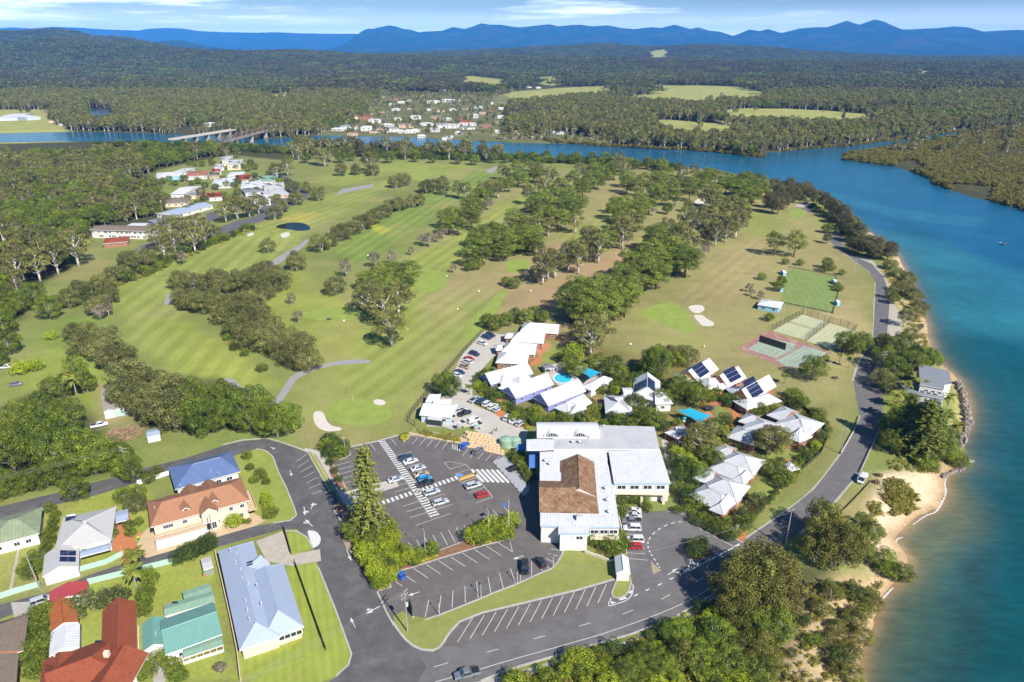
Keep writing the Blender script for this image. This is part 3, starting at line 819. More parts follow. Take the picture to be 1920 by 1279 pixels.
# ------- trees: grown once per form, then copied
def rnd(a, b): return random.uniform(a, b)
def fib(n, r):
 k = np.arange(n) + 0.5
 ph = np.arccos(1 - 2 * k / n); th = np.pi * (1 + 5 ** 0.5) * k
 v = np.stack([np.cos(th) * np.sin(ph), np.sin(th) * np.sin(ph), np.cos(ph)], -1)
 return v + r.normal(0, 0.12, v.shape)
class Leaves:
 """Leaf sprays as small bent quads over many lobes."""
 def __init__(s, seed): s.r = np.random.default_rng(seed); s.P = []; s.T = []
 def lobe(s, c, rad, n, size, squash=0.8, tone=0.5, droop=0.0, fill=0.25, low=-0.55):
  r = s.r
  d = fib(n, r); d /= np.linalg.norm(d, axis=1)[:, None]
  d = d[d[:, 2] > low + r.uniform(-0.15, 0.15, len(d))]
  n = len(d)
  q = rad * (1 - fill * r.random(n) ** 1.5)[:, None]
  p = np.array(c) + d * q * np.array([1, 1, squash])
  nrm = d + r.normal(0, 0.36, d.shape) + np.array([0, 0, 0.15])
  nrm /= np.linalg.norm(nrm, axis=1)[:, None]
  s.quads(p, nrm, size, tone + 0.25 * (d[:, 2]) * 0 + r.normal(0, 0.16, n), droop)
 def quads(s, p, nrm, size, tone, droop=0.0):
  r = s.r; n = len(p)
  a = np.cross(nrm, r.normal(0, 1, p.shape)); a /= np.linalg.norm(a, axis=1)[:, None] + 1e-9
  b = np.cross(nrm, a)
  w = size * r.uniform(0.6, 1.3, n)[:, None]; h = w * r.uniform(0.45, 0.8, n)[:, None]
  bend = nrm * (w * r.uniform(-0.3, 0.1, n)[:, None])
  if droop: b = b + np.array([0, 0, -droop])
  s.P.append(np.stack([p - a * w, p - b * h + bend * 0.3, p + a * w + bend, p + b * h], 1))
  s.T.append(np.clip(tone, 0, 1))
 def mesh(s, name, mat):
  P = np.concatenate(s.P); T = np.concatenate(s.T)
  n = len(P)
  me = bpy.data.meshes.new(name)
  me.vertices.add(n * 4); me.vertices.foreach_set("co", P.reshape(-1).astype(np.float32))
  me.loops.add(n * 4); me.loops.foreach_set("vertex_index", np.arange(n * 4, dtype=np.int32))
  me.polygons.add(n)
  me.polygons.foreach_set("loop_start", np.arange(0, n * 4, 4, dtype=np.int32)); me.polygons.foreach_set("loop_total", np.full(n, 4, np.int32))
  me.update()
  set_attr(me, "tone", np.repeat(T, 4))
  me.materials.append(M[mat])
  return me
PROTO = {}
def limb(mb, a, b, r0, r1, n=5, sag=0.0, k=3):
 a, b = Vector(a), Vector(b)
 pts = [a.lerp(b, t / k) + Vector((rnd(-1, 1), rnd(-1, 1), 0)) * (b - a).length * 0.05 * (0 < t < k) + Vector((0, 0, sag * math.sin(math.pi * t / k))) for t in range(k + 1)]
 mb.tube(pts, [r0 + (r1 - r0) * t / k for t in range(k + 1)], n, 0, False)
def make_tree(kind, var, q=1.0, lo=False):
 """Returns (trunk mesh builder, Leaves, leaf material, bark). Sizes are those of a typical tree of the kind in metres."""
 sd = hash((kind, var)) % 1000 if False else sum(ord(c) for c in kind) * 7 + var * 131
 random.seed(sd)
 r = np.random.default_rng(sd)
 mb, lv = MB(), Leaves(sd)
 def ell(n, cx, cz, rx, rz, lr, ln, ls, squash=0.8, tone=0.5, tv=0.16, inner=0.55, low=-0.55, flat=0.0):
  """n lobes through an ellipsoid shell"""
  d = fib(n, r); d /= np.linalg.norm(d, axis=1)[:, None]
  cs = []
  for v in d:
   if v[2] < -0.75: continue
   k = inner + (1 - inner) * r.random()
   c = np.array([v[0] * rx * k, v[1] * rx * k, cz + v[2] * rz * k * (1 - flat * (v[2] > 0))])
   rad = lr * r.uniform(0.7, 1.25)
   lv.lobe(c, rad, int(ln * q * (rad / lr) ** 2), ls / q ** 0.5, squash, tone + r.normal(0, tv), low=low)
   cs.append(c)
  return cs
 if kind == "gum":
  H = 15.5
  cs = ell(26 + 3 * var, 0, 9.6, 4.5, 5.9, 1.55, 205, 0.235, 0.8, 0.5, 0.17, 0.66)
  mb.tube([(0, 0, -0.3), (0.15, 0.1, 3), (rnd(-.4, .4), rnd(-.4, .4), 7), (rnd(-.8, .8), rnd(-.8, .8), 11)], [0.50, 0.38, 0.30, 0.14], 7)
  for c in cs[::2]:
   z0 = min(max(c[2] - 4.5, 3.5), 9); limb(mb, (0, 0, z0), c, 0.24, 0.07, 5)
  return mb, lv, "leaf_gum", "bark_pale"
 if kind == "pine":
  cs = ell(32 + 3 * var, 0, 8.6, 4.5, 6.1, 1.65, 225, 0.225, 0.78, 0.5, 0.17, 0.74)
  mb.tube([(0, 0, -0.3), (0, 0, 5), (0.1, 0.1, 12)], [0.34, 0.26, 0.1], 6)
  for c in cs[::3]: limb(mb, (0, 0, max(c[2] - 1.2, 3)), c, 0.09, 0.03, 4)
  return mb, lv, "leaf_pine", "bark_brown"
 if kind in ("paper", "olive"):
  cs = ell(34 + 4 * var, 0, 4.6, 4.4, 4.2, 1.40, 210, 0.19, 0.85, 0.5, 0.16, 0.74, -0.7)
  for i in range(3):
   t = i * 2.1 + var
   limb(mb, (0.2 * math.cos(t), 0.2 * math.sin(t), -0.2), (1.6 * math.cos(t), 1.6 * math.sin(t), 5), 0.24, 0.08, 5)
  return mb, lv, "leaf_" + kind, "bark_pale"
 if kind == "grey":
  cs = ell(20, 0, 5.2, 3.2, 3.2, 1.15, 75, 0.25, 0.85, 0.5, 0.15, 0.6, -0.7)
  mb.tube([(0, 0, -0.2), (0.1, 0, 2.4), (0.2, 0.1, 5)], [0.22, 0.17, 0.06], 6)
  for c in cs: limb(mb, (0.1, 0, 2.2), c, 0.09, 0.025, 4)
  return mb, lv, "leaf_grey", "bark_pale"
 if kind == "she":
  cs = ell(30 + 3 * var, 0, 6.4, 3.2, 4.9, 1.35, 200, 0.20, 1.15, 0.5, 0.16, 0.65, -0.8)
  mb.tube([(0, 0, -0.3), (0.2, 0.1, 4), (0.1, 0.3, 9)], [0.28, 0.2, 0.06], 6)
  for c in cs[::4]: limb(mb, (0.1, 0.1, max(c[2] - 2, 1.5)), c, 0.08, 0.03, 4)
  return mb, lv, "leaf_she", "bark_grey"
 if kind == "fig":
  cs = ell(38 + 4 * var, 0, 6.2, 5.5, 5.2, 1.75, 270, 0.215, 0.8, 0.5, 0.18, 0.72)
  mb.tube([(0, 0, -0.3), (0, 0, 2.5), (0.2, 0.1, 6)], [0.6, 0.45, 0.25], 7)
  for c in cs[::3]: limb(mb, (0, 0, 2.5), c, 0.25, 0.06, 5)
  return mb, lv, "leaf_fig", "bark_grey"
 if kind in ("bush", "lime", "dark", "flower"):
  big = kind == "flower"
  cs = ell(17 + 2 * var, 0, 1.55, 1.45, 1.35, 0.68, 95, 0.125, 0.9, 0.5, 0.12, 0.78, -0.8)
  limb(mb, (0, 0, -0.1), (0.05, 0, 1.4), 0.09, 0.05, 5)
  for c in cs[::5]: limb(mb, (0, 0, 0.3), c, 0.05, 0.02, 4)
  return mb, lv, dict(bush="leaf_fig", lime="leaf_lime", dark="leaf_dark", flower="leaf_flower")[kind], "bark_brown"
 if kind == "norfolk":
  mb.tube([(0, 0, -0.3), (0, 0, 10), (0, 0, 21.5)], [0.45, 0.3, 0.05], 7)
  z = 3.0
  while z < 21.3:
   R = 4.4 * (1 - (z - 3) / 20.5) ** 0.75 + 0.35
   nb = 7
   for i in range(nb):
    t = 2 * math.pi * i / nb + rnd(-.25, .25) + z
    R1 = R * rnd(0.85, 1.1)
    m_ = int((14 + 40 * R / 4.4) * q)
    s_ = np.linspace(0.12, 1, m_)
    off = r.normal(0, 1, (m_, 3)) * np.array([0.20, 0.20, 0.10]) * (0.4 + R / 4)
    p = np.stack([np.cos(t) * s_ * R1, np.sin(t) * s_ * R1, z - 0.55 * R1 * 0.25 * s_ + 0.5 * s_ ** 3 * 0.6], -1) + off
    nn = np.tile(np.array([0, 0, 1.0]), (m_, 1)) + r.normal(0, 0.5, (m_, 3)) + np.array([math.cos(t), math.sin(t), 0]) * 0.4
    nn /= np.linalg.norm(nn, axis=1)[:, None]
    lv.quads(p, nn, 0.30 / q ** .5, r.normal(0.5, 0.2, m_))
    limb(mb, (0, 0, z), (math.cos(t) * R1 * .9, math.sin(t) * R1 * .9, z - 0.1 * R1), 0.06, 0.02, 3, 0, 2)
   z += 0.85 + 0.25 * (1 - z / 22)
  return mb, lv, "leaf_norfolk", "bark_grey"
 if kind == "palm":
  H = 8.0
  mb.tube([(0, 0, -0.2), (0.2, 0.05, 3), (0.25, 0.1, H)], [0.22, 0.16, 0.12], 7)
  for i in range(18):
   t = 2.4 * i; up = rnd(-0.35, 0.9); Lf = rnd(2.2, 2.9)
   prev = None
   for k in range(9):
    u = k / 8
    p = np.array([0.25 + math.cos(t) * Lf * u * (0.75 + .25 * (1 - u)), 0.1 + math.sin(t) * Lf * u, H + 0.2 + up * Lf * u - 1.5 * u * u * (1.2 - up * .3)])
    if prev is not None:
     dd = p - prev; sd_ = np.cross(dd, [0, 0, 1.0]); sd_ /= np.linalg.norm(sd_) + 1e-9
     w = 0.55 * math.sin(math.pi * min(u * 0.85 + 0.12, 1))
     for sg in (-1, 1):
      e = sd_ * sg * w + np.array([0, 0, -0.35 * w])
      lv.P.append(np.array([[prev, p, p + e + dd * .3, prev + e + dd * .3]])); lv.T.append(np.clip(np.array([rnd(0.25, 0.85)]), 0, 1))
    prev = p
  return mb, lv, "leaf_palm", "bark_grey"
 if kind == "mangrove":
  ell(16, 0, 1.7, 2.6, 1.7, 1.05, 60, 0.30, 0.7, 0.5, 0.2, 0.7, -0.3)
  limb(mb, (0, 0, -0.5), (0.2, 0, 1.7), 0.1, 0.05, 4)
  return mb, lv, "leaf_mangrove", "bark_grey"
 if kind == "scrub":
  for i in range(7):
   c = (r.normal(0, 0.9), r.normal(0, 0.9), r.uniform(0.2, 0.7)); lv.lobe(c, r.uniform(0.35, 0.7), int(60 * q), 0.14, 0.8, r.uniform(0.3, 0.7), low=-0.3)
  limb(mb, (0, 0, -0.1), (0.05, 0, 0.6), 0.04, 0.02, 4)
  return mb, lv, "leaf_scrub", "bark_grey"
 if kind == "tuft":
  n = int(110 * q)
  t = r.uniform(0, 6.283, n); R_ = 0.55 * np.sqrt(r.random(n))
  p = np.stack([np.cos(t) * R_, np.sin(t) * R_, r.uniform(0.15, 0.5, n)], -1)
  nn = np.stack([np.cos(t), np.sin(t), r.uniform(0.3, 1.2, n)], -1); nn /= np.linalg.norm(nn, axis=1)[:, None]
  lv.quads(p, nn, 0.17, r.normal(0.5, 0.22, n))
  limb(mb, (0, 0, -0.05), (0, 0, 0.2), 0.03, 0.02, 4)
  return mb, lv, "leaf_tuft", "bark_grey"
NVAR = dict(gum=3, pine=3, paper=3, olive=2, grey=2, she=3, fig=3, bush=2, lime=2, dark=2, flower=1, norfolk=2, palm=2, mangrove=2, scrub=2, tuft=2)
TMESH = {}
for kd, nv in NVAR.items():
 for v_ in range(nv):
  mb, lv, lm, bk = make_tree(kd, v_)
  TMESH[kd, v_] = (mb.mesh(kd + "_trunk", M[bk], smooth=True), lv.mesh(kd + "_crown", lm))
TNAME = dict(gum="gum_tree", pine="pine_tree", paper="paperbark_tree", olive="spreading_tree", grey="grey_leaved_tree", she="she_oak_tree", fig="broad_leaved_tree", bush="shrub", lime="shrub", dark="shrub", flower="flowering_shrub", norfolk="norfolk_pine_tree", palm="palm_tree", mangrove="mangrove_shrub", scrub="scrub_bush", tuft="grass_tuft")
TTYP = dict(gum=(15.8, 11.5), pine=(15.5, 9.5), paper=(9.2, 10.6), olive=(9.2, 10.6), grey=(8.7, 7.8), she=(11.8, 7.8), fig=(12.4, 13.6), bush=(3.2, 3.6), lime=(3.2, 3.6), dark=(3.2, 3.6), flower=(3.2, 3.6), norfolk=(21.7, 9), palm=(9.5, 5), mangrove=(3.6, 6.6), scrub=(1.3, 3.4), tuft=(0.7, 1.3))
NTREES = [0]
def plant(kind, p, h, wd, label, group=None, cat=None, var=None, lean=0.0):
 """One tree, bush or palm standing at ground point p, h metres tall and wd metres across."""
 v_ = NTREES[0] % NVAR[kind] if var is None else var % NVAR[kind]
 NTREES[0] += 1
 H0, W0 = TTYP[kind]
 shrub = kind in ("bush", "lime", "dark", "flower", "mangrove", "scrub", "tuft")
 o = empty(TNAME[kind], (p[0], p[1], p[2] if len(p) > 2 else 0.0), rnd(0, 6.28), label, cat or ("shrub" if shrub else "palm" if kind == "palm" else "tree"), group)
 o.scale = (wd / W0, wd / W0 * rnd(0.92, 1.08), h / H0)
 tr, cr = TMESH[kind, v_]
 link("stem" if shrub else "trunk", tr, o)
 link("foliage" if shrub else "crown", cr, o)
 return o
def unlinked(name, me):
 return bpy.data.objects.new(name, me)
def join_mesh(name, parts):
 """parts: (mesh, offset, scale, rotation) joined into one mesh with their materials kept and 'tone' carried over"""
 V, Fs, MI, T, mats = [], [], [], [], []
 o = 0
 for me, off, s3, rz in parts:
  n = len(me.vertices)
  co = np.zeros(n * 3, np.float32); me.vertices.foreach_get("co", co); co = co.reshape(-1, 3) * np.array(s3)
  ca, sa = math.cos(rz), math.sin(rz)
  co = np.stack([co[:, 0] * ca - co[:, 1] * sa, co[:, 0] * sa + co[:, 1] * ca, co[:, 2]], -1) + np.array(off)
  V.append(co)
  t = np.full(n, 0.5, np.float32)
  if "tone" in me.attributes: me.attributes["tone"].data.foreach_get("value", t)
  T.append(t)
  mt = me.materials[0]
  if mt not in mats: mats.append(mt)
  k = mats.index(mt)
  for p in me.polygons:
   Fs.append([i + o for i in p.vertices]); MI.append(k)
  o += n
 me = bpy.data.meshes.new(name)
 me.from_pydata(np.concatenate(V).tolist(), [], Fs)
 for mt in mats: me.materials.append(mt)
 me.polygons.foreach_set("material_index", MI)
 set_attr(me, "tone", np.concatenate(T))
 me.update()
 return me
def mass(name, protos, P, S, R, I):
 """One stuff object: copies of protos at points P (n,3), scale S (n,3), rotation R (n,), which form I (n,)."""
 me = bpy.data.meshes.new(name)
 n = len(P)
 me.vertices.add(n); me.vertices.foreach_set("co", np.asarray(P, np.float32).ravel())
 a = me.attributes.new("scl", 'FLOAT_VECTOR', 'POINT'); a.data.foreach_set("vector", np.asarray(S, np.float32).ravel())
 a = me.attributes.new("rot", 'FLOAT', 'POINT'); a.data.foreach_set("value", np.asarray(R, np.float32))
 a = me.attributes.new("form", 'INT', 'POINT'); a.data.foreach_set("value", np.asarray(I, np.int32))
 ob = link(name, me)
 ng = bpy.data.node_groups.new(name, 'GeometryNodeTree')
 ng.interface.new_socket("Geometry", in_out='INPUT', socket_type='NodeSocketGeometry')
 ng.interface.new_socket("Geometry", in_out='OUTPUT', socket_type='NodeSocketGeometry')
 gi, go = ng.nodes.new("NodeGroupInput"), ng.nodes.new("NodeGroupOutput")
 g2i = ng.nodes.new("GeometryNodeGeometryToInstance")
 for p in reversed(protos):
  oi = ng.nodes.new("GeometryNodeObjectInfo"); oi.inputs["Object"].default_value = p; oi.inputs["As Instance"].default_value = True
  ng.links.new(oi.outputs["Geometry"], g2i.inputs[0])
 iop = ng.nodes.new("GeometryNodeInstanceOnPoints")
 iop.inputs["Pick Instance"].default_value = True
 def named(nm, t):
  k = ng.nodes.new("GeometryNodeInputNamedAttribute"); k.data_type = t; k.inputs["Name"].default_value = nm
  return k.outputs[0]
 cx = ng.nodes.new("ShaderNodeCombineXYZ")
 ng.links.new(named("rot", 'FLOAT'), cx.inputs["Z"])
 ng.links.new(gi.outputs[0], iop.inputs["Points"]); ng.links.new(g2i.outputs[0], iop.inputs["Instance"])
 ng.links.new(named("form", 'INT'), iop.inputs["Instance Index"])
 ng.links.new(cx.outputs[0], iop.inputs["Rotation"])
 ng.links.new(named("scl", 'FLOAT_VECTOR'), iop.inputs["Scale"])
 ng.links.new(iop.outputs[0], go.inputs[0])
 md = ob.modifiers.new("scatter", 'NODES'); md.node_group = ng
 return tag(ob, kind="stuff")
def full(kd, v_):
 tr, cr = TMESH[kd, v_]
 return unlinked(kd + "_form", join_mesh(kd + "_form", [(tr, (0, 0, 0), (1, 1, 1), 0), (cr, (0, 0, 0), (1, 1, 1), 0)]))
def light_tree(kd, v_, q):
 mb, lv, lm, bk = make_tree(kd, v_, q)
 a, c = mb.mesh("t", M[bk]), lv.mesh("c", lm)
 return a, c
def jitter(x0, x1, y0, y1, st, seed):
 r = np.random.default_rng(seed)
 a, b_ = np.meshgrid(np.arange(x0, x1, st), np.arange(y0, y1, st * 0.9))
 a = a + (np.arange(a.shape[0]) % 2 * st / 2)[:, None]
 return (a + r.uniform(-.42, .42, a.shape) * st).ravel(), (b_ + r.uniform(-.42, .42, a.shape) * st).ravel(), r
def inview(x, y, m=60): return np.abs(x) < 0.80 * np.maximum(y, 40) + m
TOWNS = [GA("590,262 600,238 660,228 690,205 700,180 760,172 860,172 940,176 960,185 945,215 960,262 970,270 780,256 700,256"), GA("955,266 960,250 1060,252 1150,262 1140,274"), GA("320,254 320,238 420,236 440,250"), GA("1000,160 1060,162 1040,172 960,174"), GA("880,146 960,148 960,168 880,160")]
TOWNS += [GA(t_, 9.0) for t_ in ('590,262 600,238 660,228 690,205 700,180 760,172 860,172 940,176 960,185 945,215 960,262 780,258 700,258', '955,266 960,250 1060,252 1150,262 1140,272', '320,254 320,238 420,236 440,250', '880,146 960,148 960,168 880,160')]
SUBURB = GA("240,352 300,318 400,285 470,285 560,330 580,360 500,400 420,420 300,440 180,440 160,425 300,405 310,380")
CLEAR = [GA("155,480 165,440 310,440 300,470 250,495"), GA("70,318 115,300 125,310 120,325"), GA("30,600 60,560 110,590 60,640")]
forms_near = [full(k, v) for k, v in (("gum", 0), ("gum", 1), ("fig", 0), ("fig", 1), ("paper", 0), ("she", 0), ("gum", 2), ("fig", 2), ("she", 1), ("pine", 0))]
LEFT = GA("-260,301 130,301 150,296 300,294 430,294 470,298 425,296 400,282 370,300 300,315 240,345 262,362 300,375 310,398 290,410 230,418 165,428 158,462 130,500 60,520 30,560 -20,640 -260,700")
x, y, r = jitter(-900, 200, 300, 1020, 7.6, 5)
k = inside(LEFT, x, y) & inview(x, y, 80)
for c in CLEAR: k &= ~inside(c, x, y)
k &= river_sd(x, y) > 3
x, y = x[k], y[k]; n = len(x)
form = r.choice(10, n, p=[.19, .16, .14, .10, .08, .08, .12, .06, .05, .02])
cl = vnoise(x, y, 40, 3)
form = np.where(cl > 0.35, r.choice([2, 3, 7], n), form)
hs_ = r.uniform(0.7, 1.2, n) * (1 + .18 * vnoise(x, y, 30, 44)); ws = hs_ * r.uniform(0.8, 1.15, n)
mass("forest", forms_near, np.stack([x, y, land_z(x, y)], -1), np.stack([ws, ws, hs_], -1), r.uniform(0, 6.28, n), form)
print("near forest", n)
mid = []
for kd, v_ in (("gum", 0), ("gum", 1), ("gum", 2), ("she", 0), ("fig", 0), ("pine", 1), ("paper", 0)):
 a, c = light_tree(kd, v_, 0.22)
 mid.append(unlinked("mid_form", join_mesh("mid_form", [(a, (0, 0, 0), (1, 1, 1), 0), (c, (0, 0, 0), (1, 1, 1), 0)])))
x, y, r = jitter(-1700, 1750, 860, 2050, 7.8, 8)
sd = river_sd(x, y)
NOTREE = [GA("-300,262 120,262 430,266 560,272 560,300 430,296 150,299 -300,303"), GA("160,198 208,201 215,212 196,219 165,216"), GA("160,198 208,201 215,212 196,219 165,216", 9), GA("160,198 208,201 215,212 196,219 165,216", 15)]
for q_ in NOTREE: sd = np.where(inside(q_, x, y), 0, sd)
k = inview(x, y, 100) & (sd > 4) & ~inside(LEFT, x, y) & ~inside(NEAR, x, y) & ~inside(SUBURB, x, y)
for P_ in FPOLY: k &= ~(inside(P_, x, y) & (r.random(len(x)) > 0.022))
for P_ in TOWNS: k &= ~(inside(P_, x, y) & (r.random(len(x)) > 0.27))
ISLE = GA("1877,241.5 1815,250 1765,262 1710,272 1640,283 1582,290 1580,300 1640,308 1677,312 1740,334 1752,347 1785,358 1827,371 1877,383 1925,397 2100,450 2400,300 2000,233", WL)
k &= ~(inside(ISLE, x, y) & (r.random(len(x)) > 0.05))
x, y = x[k], y[k]; n = len(x)
form = r.choice(7, n, p=[.22, .2, .18, .14, .08, .06, .12])
cl = fbm(x, y, 130, 9, 3)
form = np.where(cl > 0.35, r.choice([3, 6, 3], n), np.where(cl < -0.4, r.choice([4, 5], n), form))
tw_ = np.ones(n)
for P_ in TOWNS: tw_ = np.where(inside(P_, x, y), .62, tw_)
hs_ = r.uniform(0.65, 1.3, n) * np.where(form == 4, .8, 1) * tw_; ws = hs_ * r.uniform(0.85, 1.2, n)
mass("forest", mid, np.stack([x, y, land_z(x, y)], -1), np.stack([ws, ws, hs_], -1), r.uniform(0, 6.28, n), form)
print("mid forest", n)
patch = []
for i in range(5):
 random.seed(300 + i); rr = np.random.default_rng(300 + i)
 lv = Leaves(900 + i); mb = MB()
 for gx in range(7):
  for gy in range(7):
   cx_, cy_ = (gx - 3) * 9 + rnd(-3.5, 3.5), (gy - 3) * 9 + rnd(-3.5, 3.5)
   if rr.random() < 0.06: continue
   h = rnd(8, 17); R_ = rnd(3.6, 6.4); t = rnd(0.15, 0.85)
   for j in range(4):
    a_ = rnd(0, 6.28); lv.lobe((cx_ + math.cos(a_) * R_ * .45, cy_ + math.sin(a_) * R_ * .45, h - rnd(0, 3)), R_ * 0.62, 16, 1.5, 0.8, t + rnd(-.1, .1), low=-0.2)
   if gy < 2 and rr.random() < 0.25: mb.tube([(cx_, cy_, 0), (cx_ + rnd(-1, 1), cy_, h - 2)], [0.3, 0.2], 3)
 patch.append(unlinked("patch_form", join_mesh("patch_form", [(lv.mesh("c", "leaf_forest" if i < 2 else "leaf_wood" if i < 4 else "leaf_fig"), (0, 0, 0), (1, 1, 1), 0), (mb.mesh("t", M["bark_pale"]), (0, 0, 0), (1, 1, 1), 0)])))
x, y, r = jitter(-7600, 7600, 2030, 9800, 52, 12)
k = inview(x, y, 200)
dens = np.ones(len(x), bool)
for P_ in FPOLY + TOWNS: dens &= ~((soft(P_, x, y, 26) > 0.35))
k &= dens & (r.random(len(x)) > 0.02)
x, y = x[k], y[k]; n = len(x)
s_ = r.uniform(0.9, 1.25, n)
mass("forest", patch, np.stack([x, y, land_z(x, y, np.full(n, 100.0))], -1), np.stack([s_ * 1.1, s_ * 1.1, s_], -1), r.uniform(0, 6.28, n), np.where(fbm(x, y, 420, 31, 3) + r.normal(0, .12, n) > .05, r.integers(0, 2, n), np.where(r.random(n) < .12, 4, r.integers(2, 4, n))))
print("far patches", n)
mg = []
for v_ in range(2):
 a, c = light_tree("mangrove", v_, 0.6)
 mg.append(unlinked("mangrove_form", join_mesh("mangrove_form", [(a, (0, 0, 0), (1, 1, 1), 0), (c, (0, 0, 0), (1, 1, 1), 0)])))
x, y, r = jitter(-100, 1500, 540, 1450, 4.6, 21)
sd = river_sd(x, y)
FR = GA("1010,262 1100,268 1200,275 1335,280 1436,290 1436,284 1515,276 1590,271 1665,261 1740,251 1815,242 1880,236 1880,240 1740,258 1590,278 1440,298 1300,288 1100,276")
GAPS = [GA("1835,292 1930,274 1930,289 1850,298"), GA("1782,357 1790,345 1870,350 1860,372 1830,370"), GA("1675,305 1720,300 1740,318 1690,318")]
k = (sd > 0.5) & ((inside(ISLE, x, y)) | ((dist_poly(RIVER, x, y) < 26) & inside(FR, x, y)))
for g in GAPS: k &= ~inside(g, x, y)
k &= inview(x, y, 60)
x, y = x[k], y[k]; n = len(x)
hs_ = r.uniform(0.7, 1.5, n); ws = r.uniform(0.8, 1.2, n)
mass("mangrove_undergrowth", mg, np.stack([x, y, land_z(x, y)], -1), np.stack([ws, ws, hs_], -1), r.uniform(0, 6.28, n), r.integers(0, 2, n))
print("mangroves", n)
# ------- roads, car parks, paths, lawns: sheets a few millimetres apart, kerbs as real steps
SHC = {}
from mathutils.geometry import tessellate_polygon
def sheet(name, poly, z, mat, smooth_n=0, kind="structure", parent=None):
 SHC[z] = SHC.get(z, 0) + 1
 if z < .0175 and z != .010: z += .0025 * SHC[z]
 P = GA(poly) if isinstance(poly, str) else np.array([(p[0], p[1]) for p in poly])
 if smooth_n: P = np.array(spline([tuple(p) for p in P], smooth_n, True))
 bm = bmesh.new()
 vs = [bm.verts.new((p[0], p[1], z)) for p in P]
 for t_ in tessellate_polygon([[Vector((p[0], p[1], 0)) for p in P]]):
  f = bm.faces.new([vs[i] for i in t_])
  f.normal_update()
  if f.normal.z < 0: f.normal_flip()
 me = bpy.data.meshes.new(name); bm.to_mesh(me); bm.free()
 me.materials.append(M[mat])
 o = link(name, me, parent)
 if kind and parent is None: o["kind"] = kind
 return o
def pline(poly, n=0, closed=False):
 P = [(p.x, p.y) for p in GP(poly)] if isinstance(poly, str) else [(p[0], p[1]) for p in poly]
 return [np.array(p) for p in (spline(P, n, closed) if n else P)]
def offset(P, d, closed=False):
 out = []
 m = len(P)
 for i in range(m):
  a = P[i - 1] if (i or closed) else P[i]
  b = P[(i + 1) % m] if (i < m - 1 or closed) else P[i]
  t = b - a; t = t / (np.linalg.norm(t) + 1e-9)
  out.append(P[i] + np.array((-t[1], t[0])) * d)
 return out
def ribbon(mb, P, w, z0, z1, m=0, closed=False):
 """a band w wide centred on the line, from z0 up to z1 (a flat sheet when z0 == z1)"""
 a, b = offset(P, w / 2, closed), offset(P, -w / 2, closed)
 n = len(P)
 for i in range(n if closed else n - 1):
  j = (i + 1) % n
  mb.poly([(*b[i], z1), (*b[j], z1), (*a[j], z1), (*a[i], z1)], m)
  if z1 > z0:
   mb.poly([(*a[i], z1), (*a[j], z1), (*a[j], z0), (*a[i], z0)], m)
   mb.poly([(*b[i], z0), (*b[j], z0), (*b[j], z1), (*b[i], z1)], m)
 if z1 > z0 and not closed:
  for i in (0, n - 1):
   mb.poly([(*a[i], z0), (*a[i], z1), (*b[i], z1), (*b[i], z0)], m)
def band(name, line, w, z0, z1, mat, n=0, closed=False, kind="structure", parent=None):
 mb = MB(); ribbon(mb, pline(line, n, closed), w, z0, z1, 0, closed)
 o = mb.build(name, M[mat], parent)
 if parent is None and kind: o["kind"] = kind
 return o
ROAD = "480,1420 700,1340 902,1277 960,1253 1072,1220 1185,1188 1260,1159 1335,1116 1400,1074 1480,1012 1545,962 1590,910 1613,886 1635,840 1648,805 1655,770 1655,700 1662,640 1668,570 1664,540 1657,520 1635,495 1602,480 1582,466 1578,452 1584,432 1573,412 1548,398 1518,386 1500,381 1490,388 1515,397 1550,407 1570,427 1560,442 1557,455 1590,480 1630,510 1642,532 1640,570 1637,637 1612,677 1600,715 1606,750 1612,782 1600,812 1577,852 1527,917 1477,957 1400,1010 1200,1070 1185,1091 1085,1110 960,1140 845,1190 812,1223 762,1203 735,1172 700,1260 560,1330"
road = sheet("road", ROAD, 0.010, "asphalt")
SIDE = "560,1420 600,1290 630,1269 655,1246 660,1226 650,1201 630,1146 620,1121 597,1064 587,1026 575,1006 560,997 552,952 537,915 522,885 512,857 502,845 492,842 480,842 446,852 400,868 345,888 275,900 235,912 175,930 115,944 0,972 -300,1055 -300,1035 0,950 115,922 172,906 235,890 275,877 345,860 418,836 455,827 502,824 530,832 567,845 577,850 627,920 640,957 655,1001 675,1044 687,1071 707,1109 725,1149 740,1174 800,1250 700,1420"
street = sheet("street", SIDE, 0.014, "asphalt_old")
lane = sheet("lane", "575,1006 548,958 512,981 480,986 400,1009 325,1032 260,1051 225,1059 160,1081 95,1109 0,1134 -300,1240 -300,1275 0,1161 92,1123 170,1093 270,1062 325,1047 400,1028 480,1006 530,992 558,992", 0.018, "asphalt_old")
carpark = sheet("car_park", "654,839 710,827 723,824 749,817 757,830 770,817 860,832 927,850 946,855 960,868 990,890 1013,890 1013,1000 1055,1022 1055,1033 1045,1054 1035,1064 1000,1079 968,1094 926,1110 903,1120 825,1151 797,1159 755,1150 740,1174 707,1109 733,1101 728,1076 774,1064 826,1047 860,1037 910,1022 933,1017 957,1008 963,982 940,990 896,1006 823,1033 789,1040 766,1046 758,1040 744,1014 731,993 700,975 660,940 655,920 623,866 650,853", 0.022, "asphalt_new")
sheet("car_park", "1160,990 1167,965 1200,961 1250,957 1281,955 1291,965 1314,979 1353,998 1392,1020 1300,1068 1210,1110 1185,1095 1180,1060 1170,1036", 0.022, "asphalt")
sheet("parking_area", "862,1166 905,1149 960,1136 1085,1106 1157,1082 1150,1118 1142,1134 1000,1176 880,1208 830,1214 845,1186", 0.018, "asphalt_new")
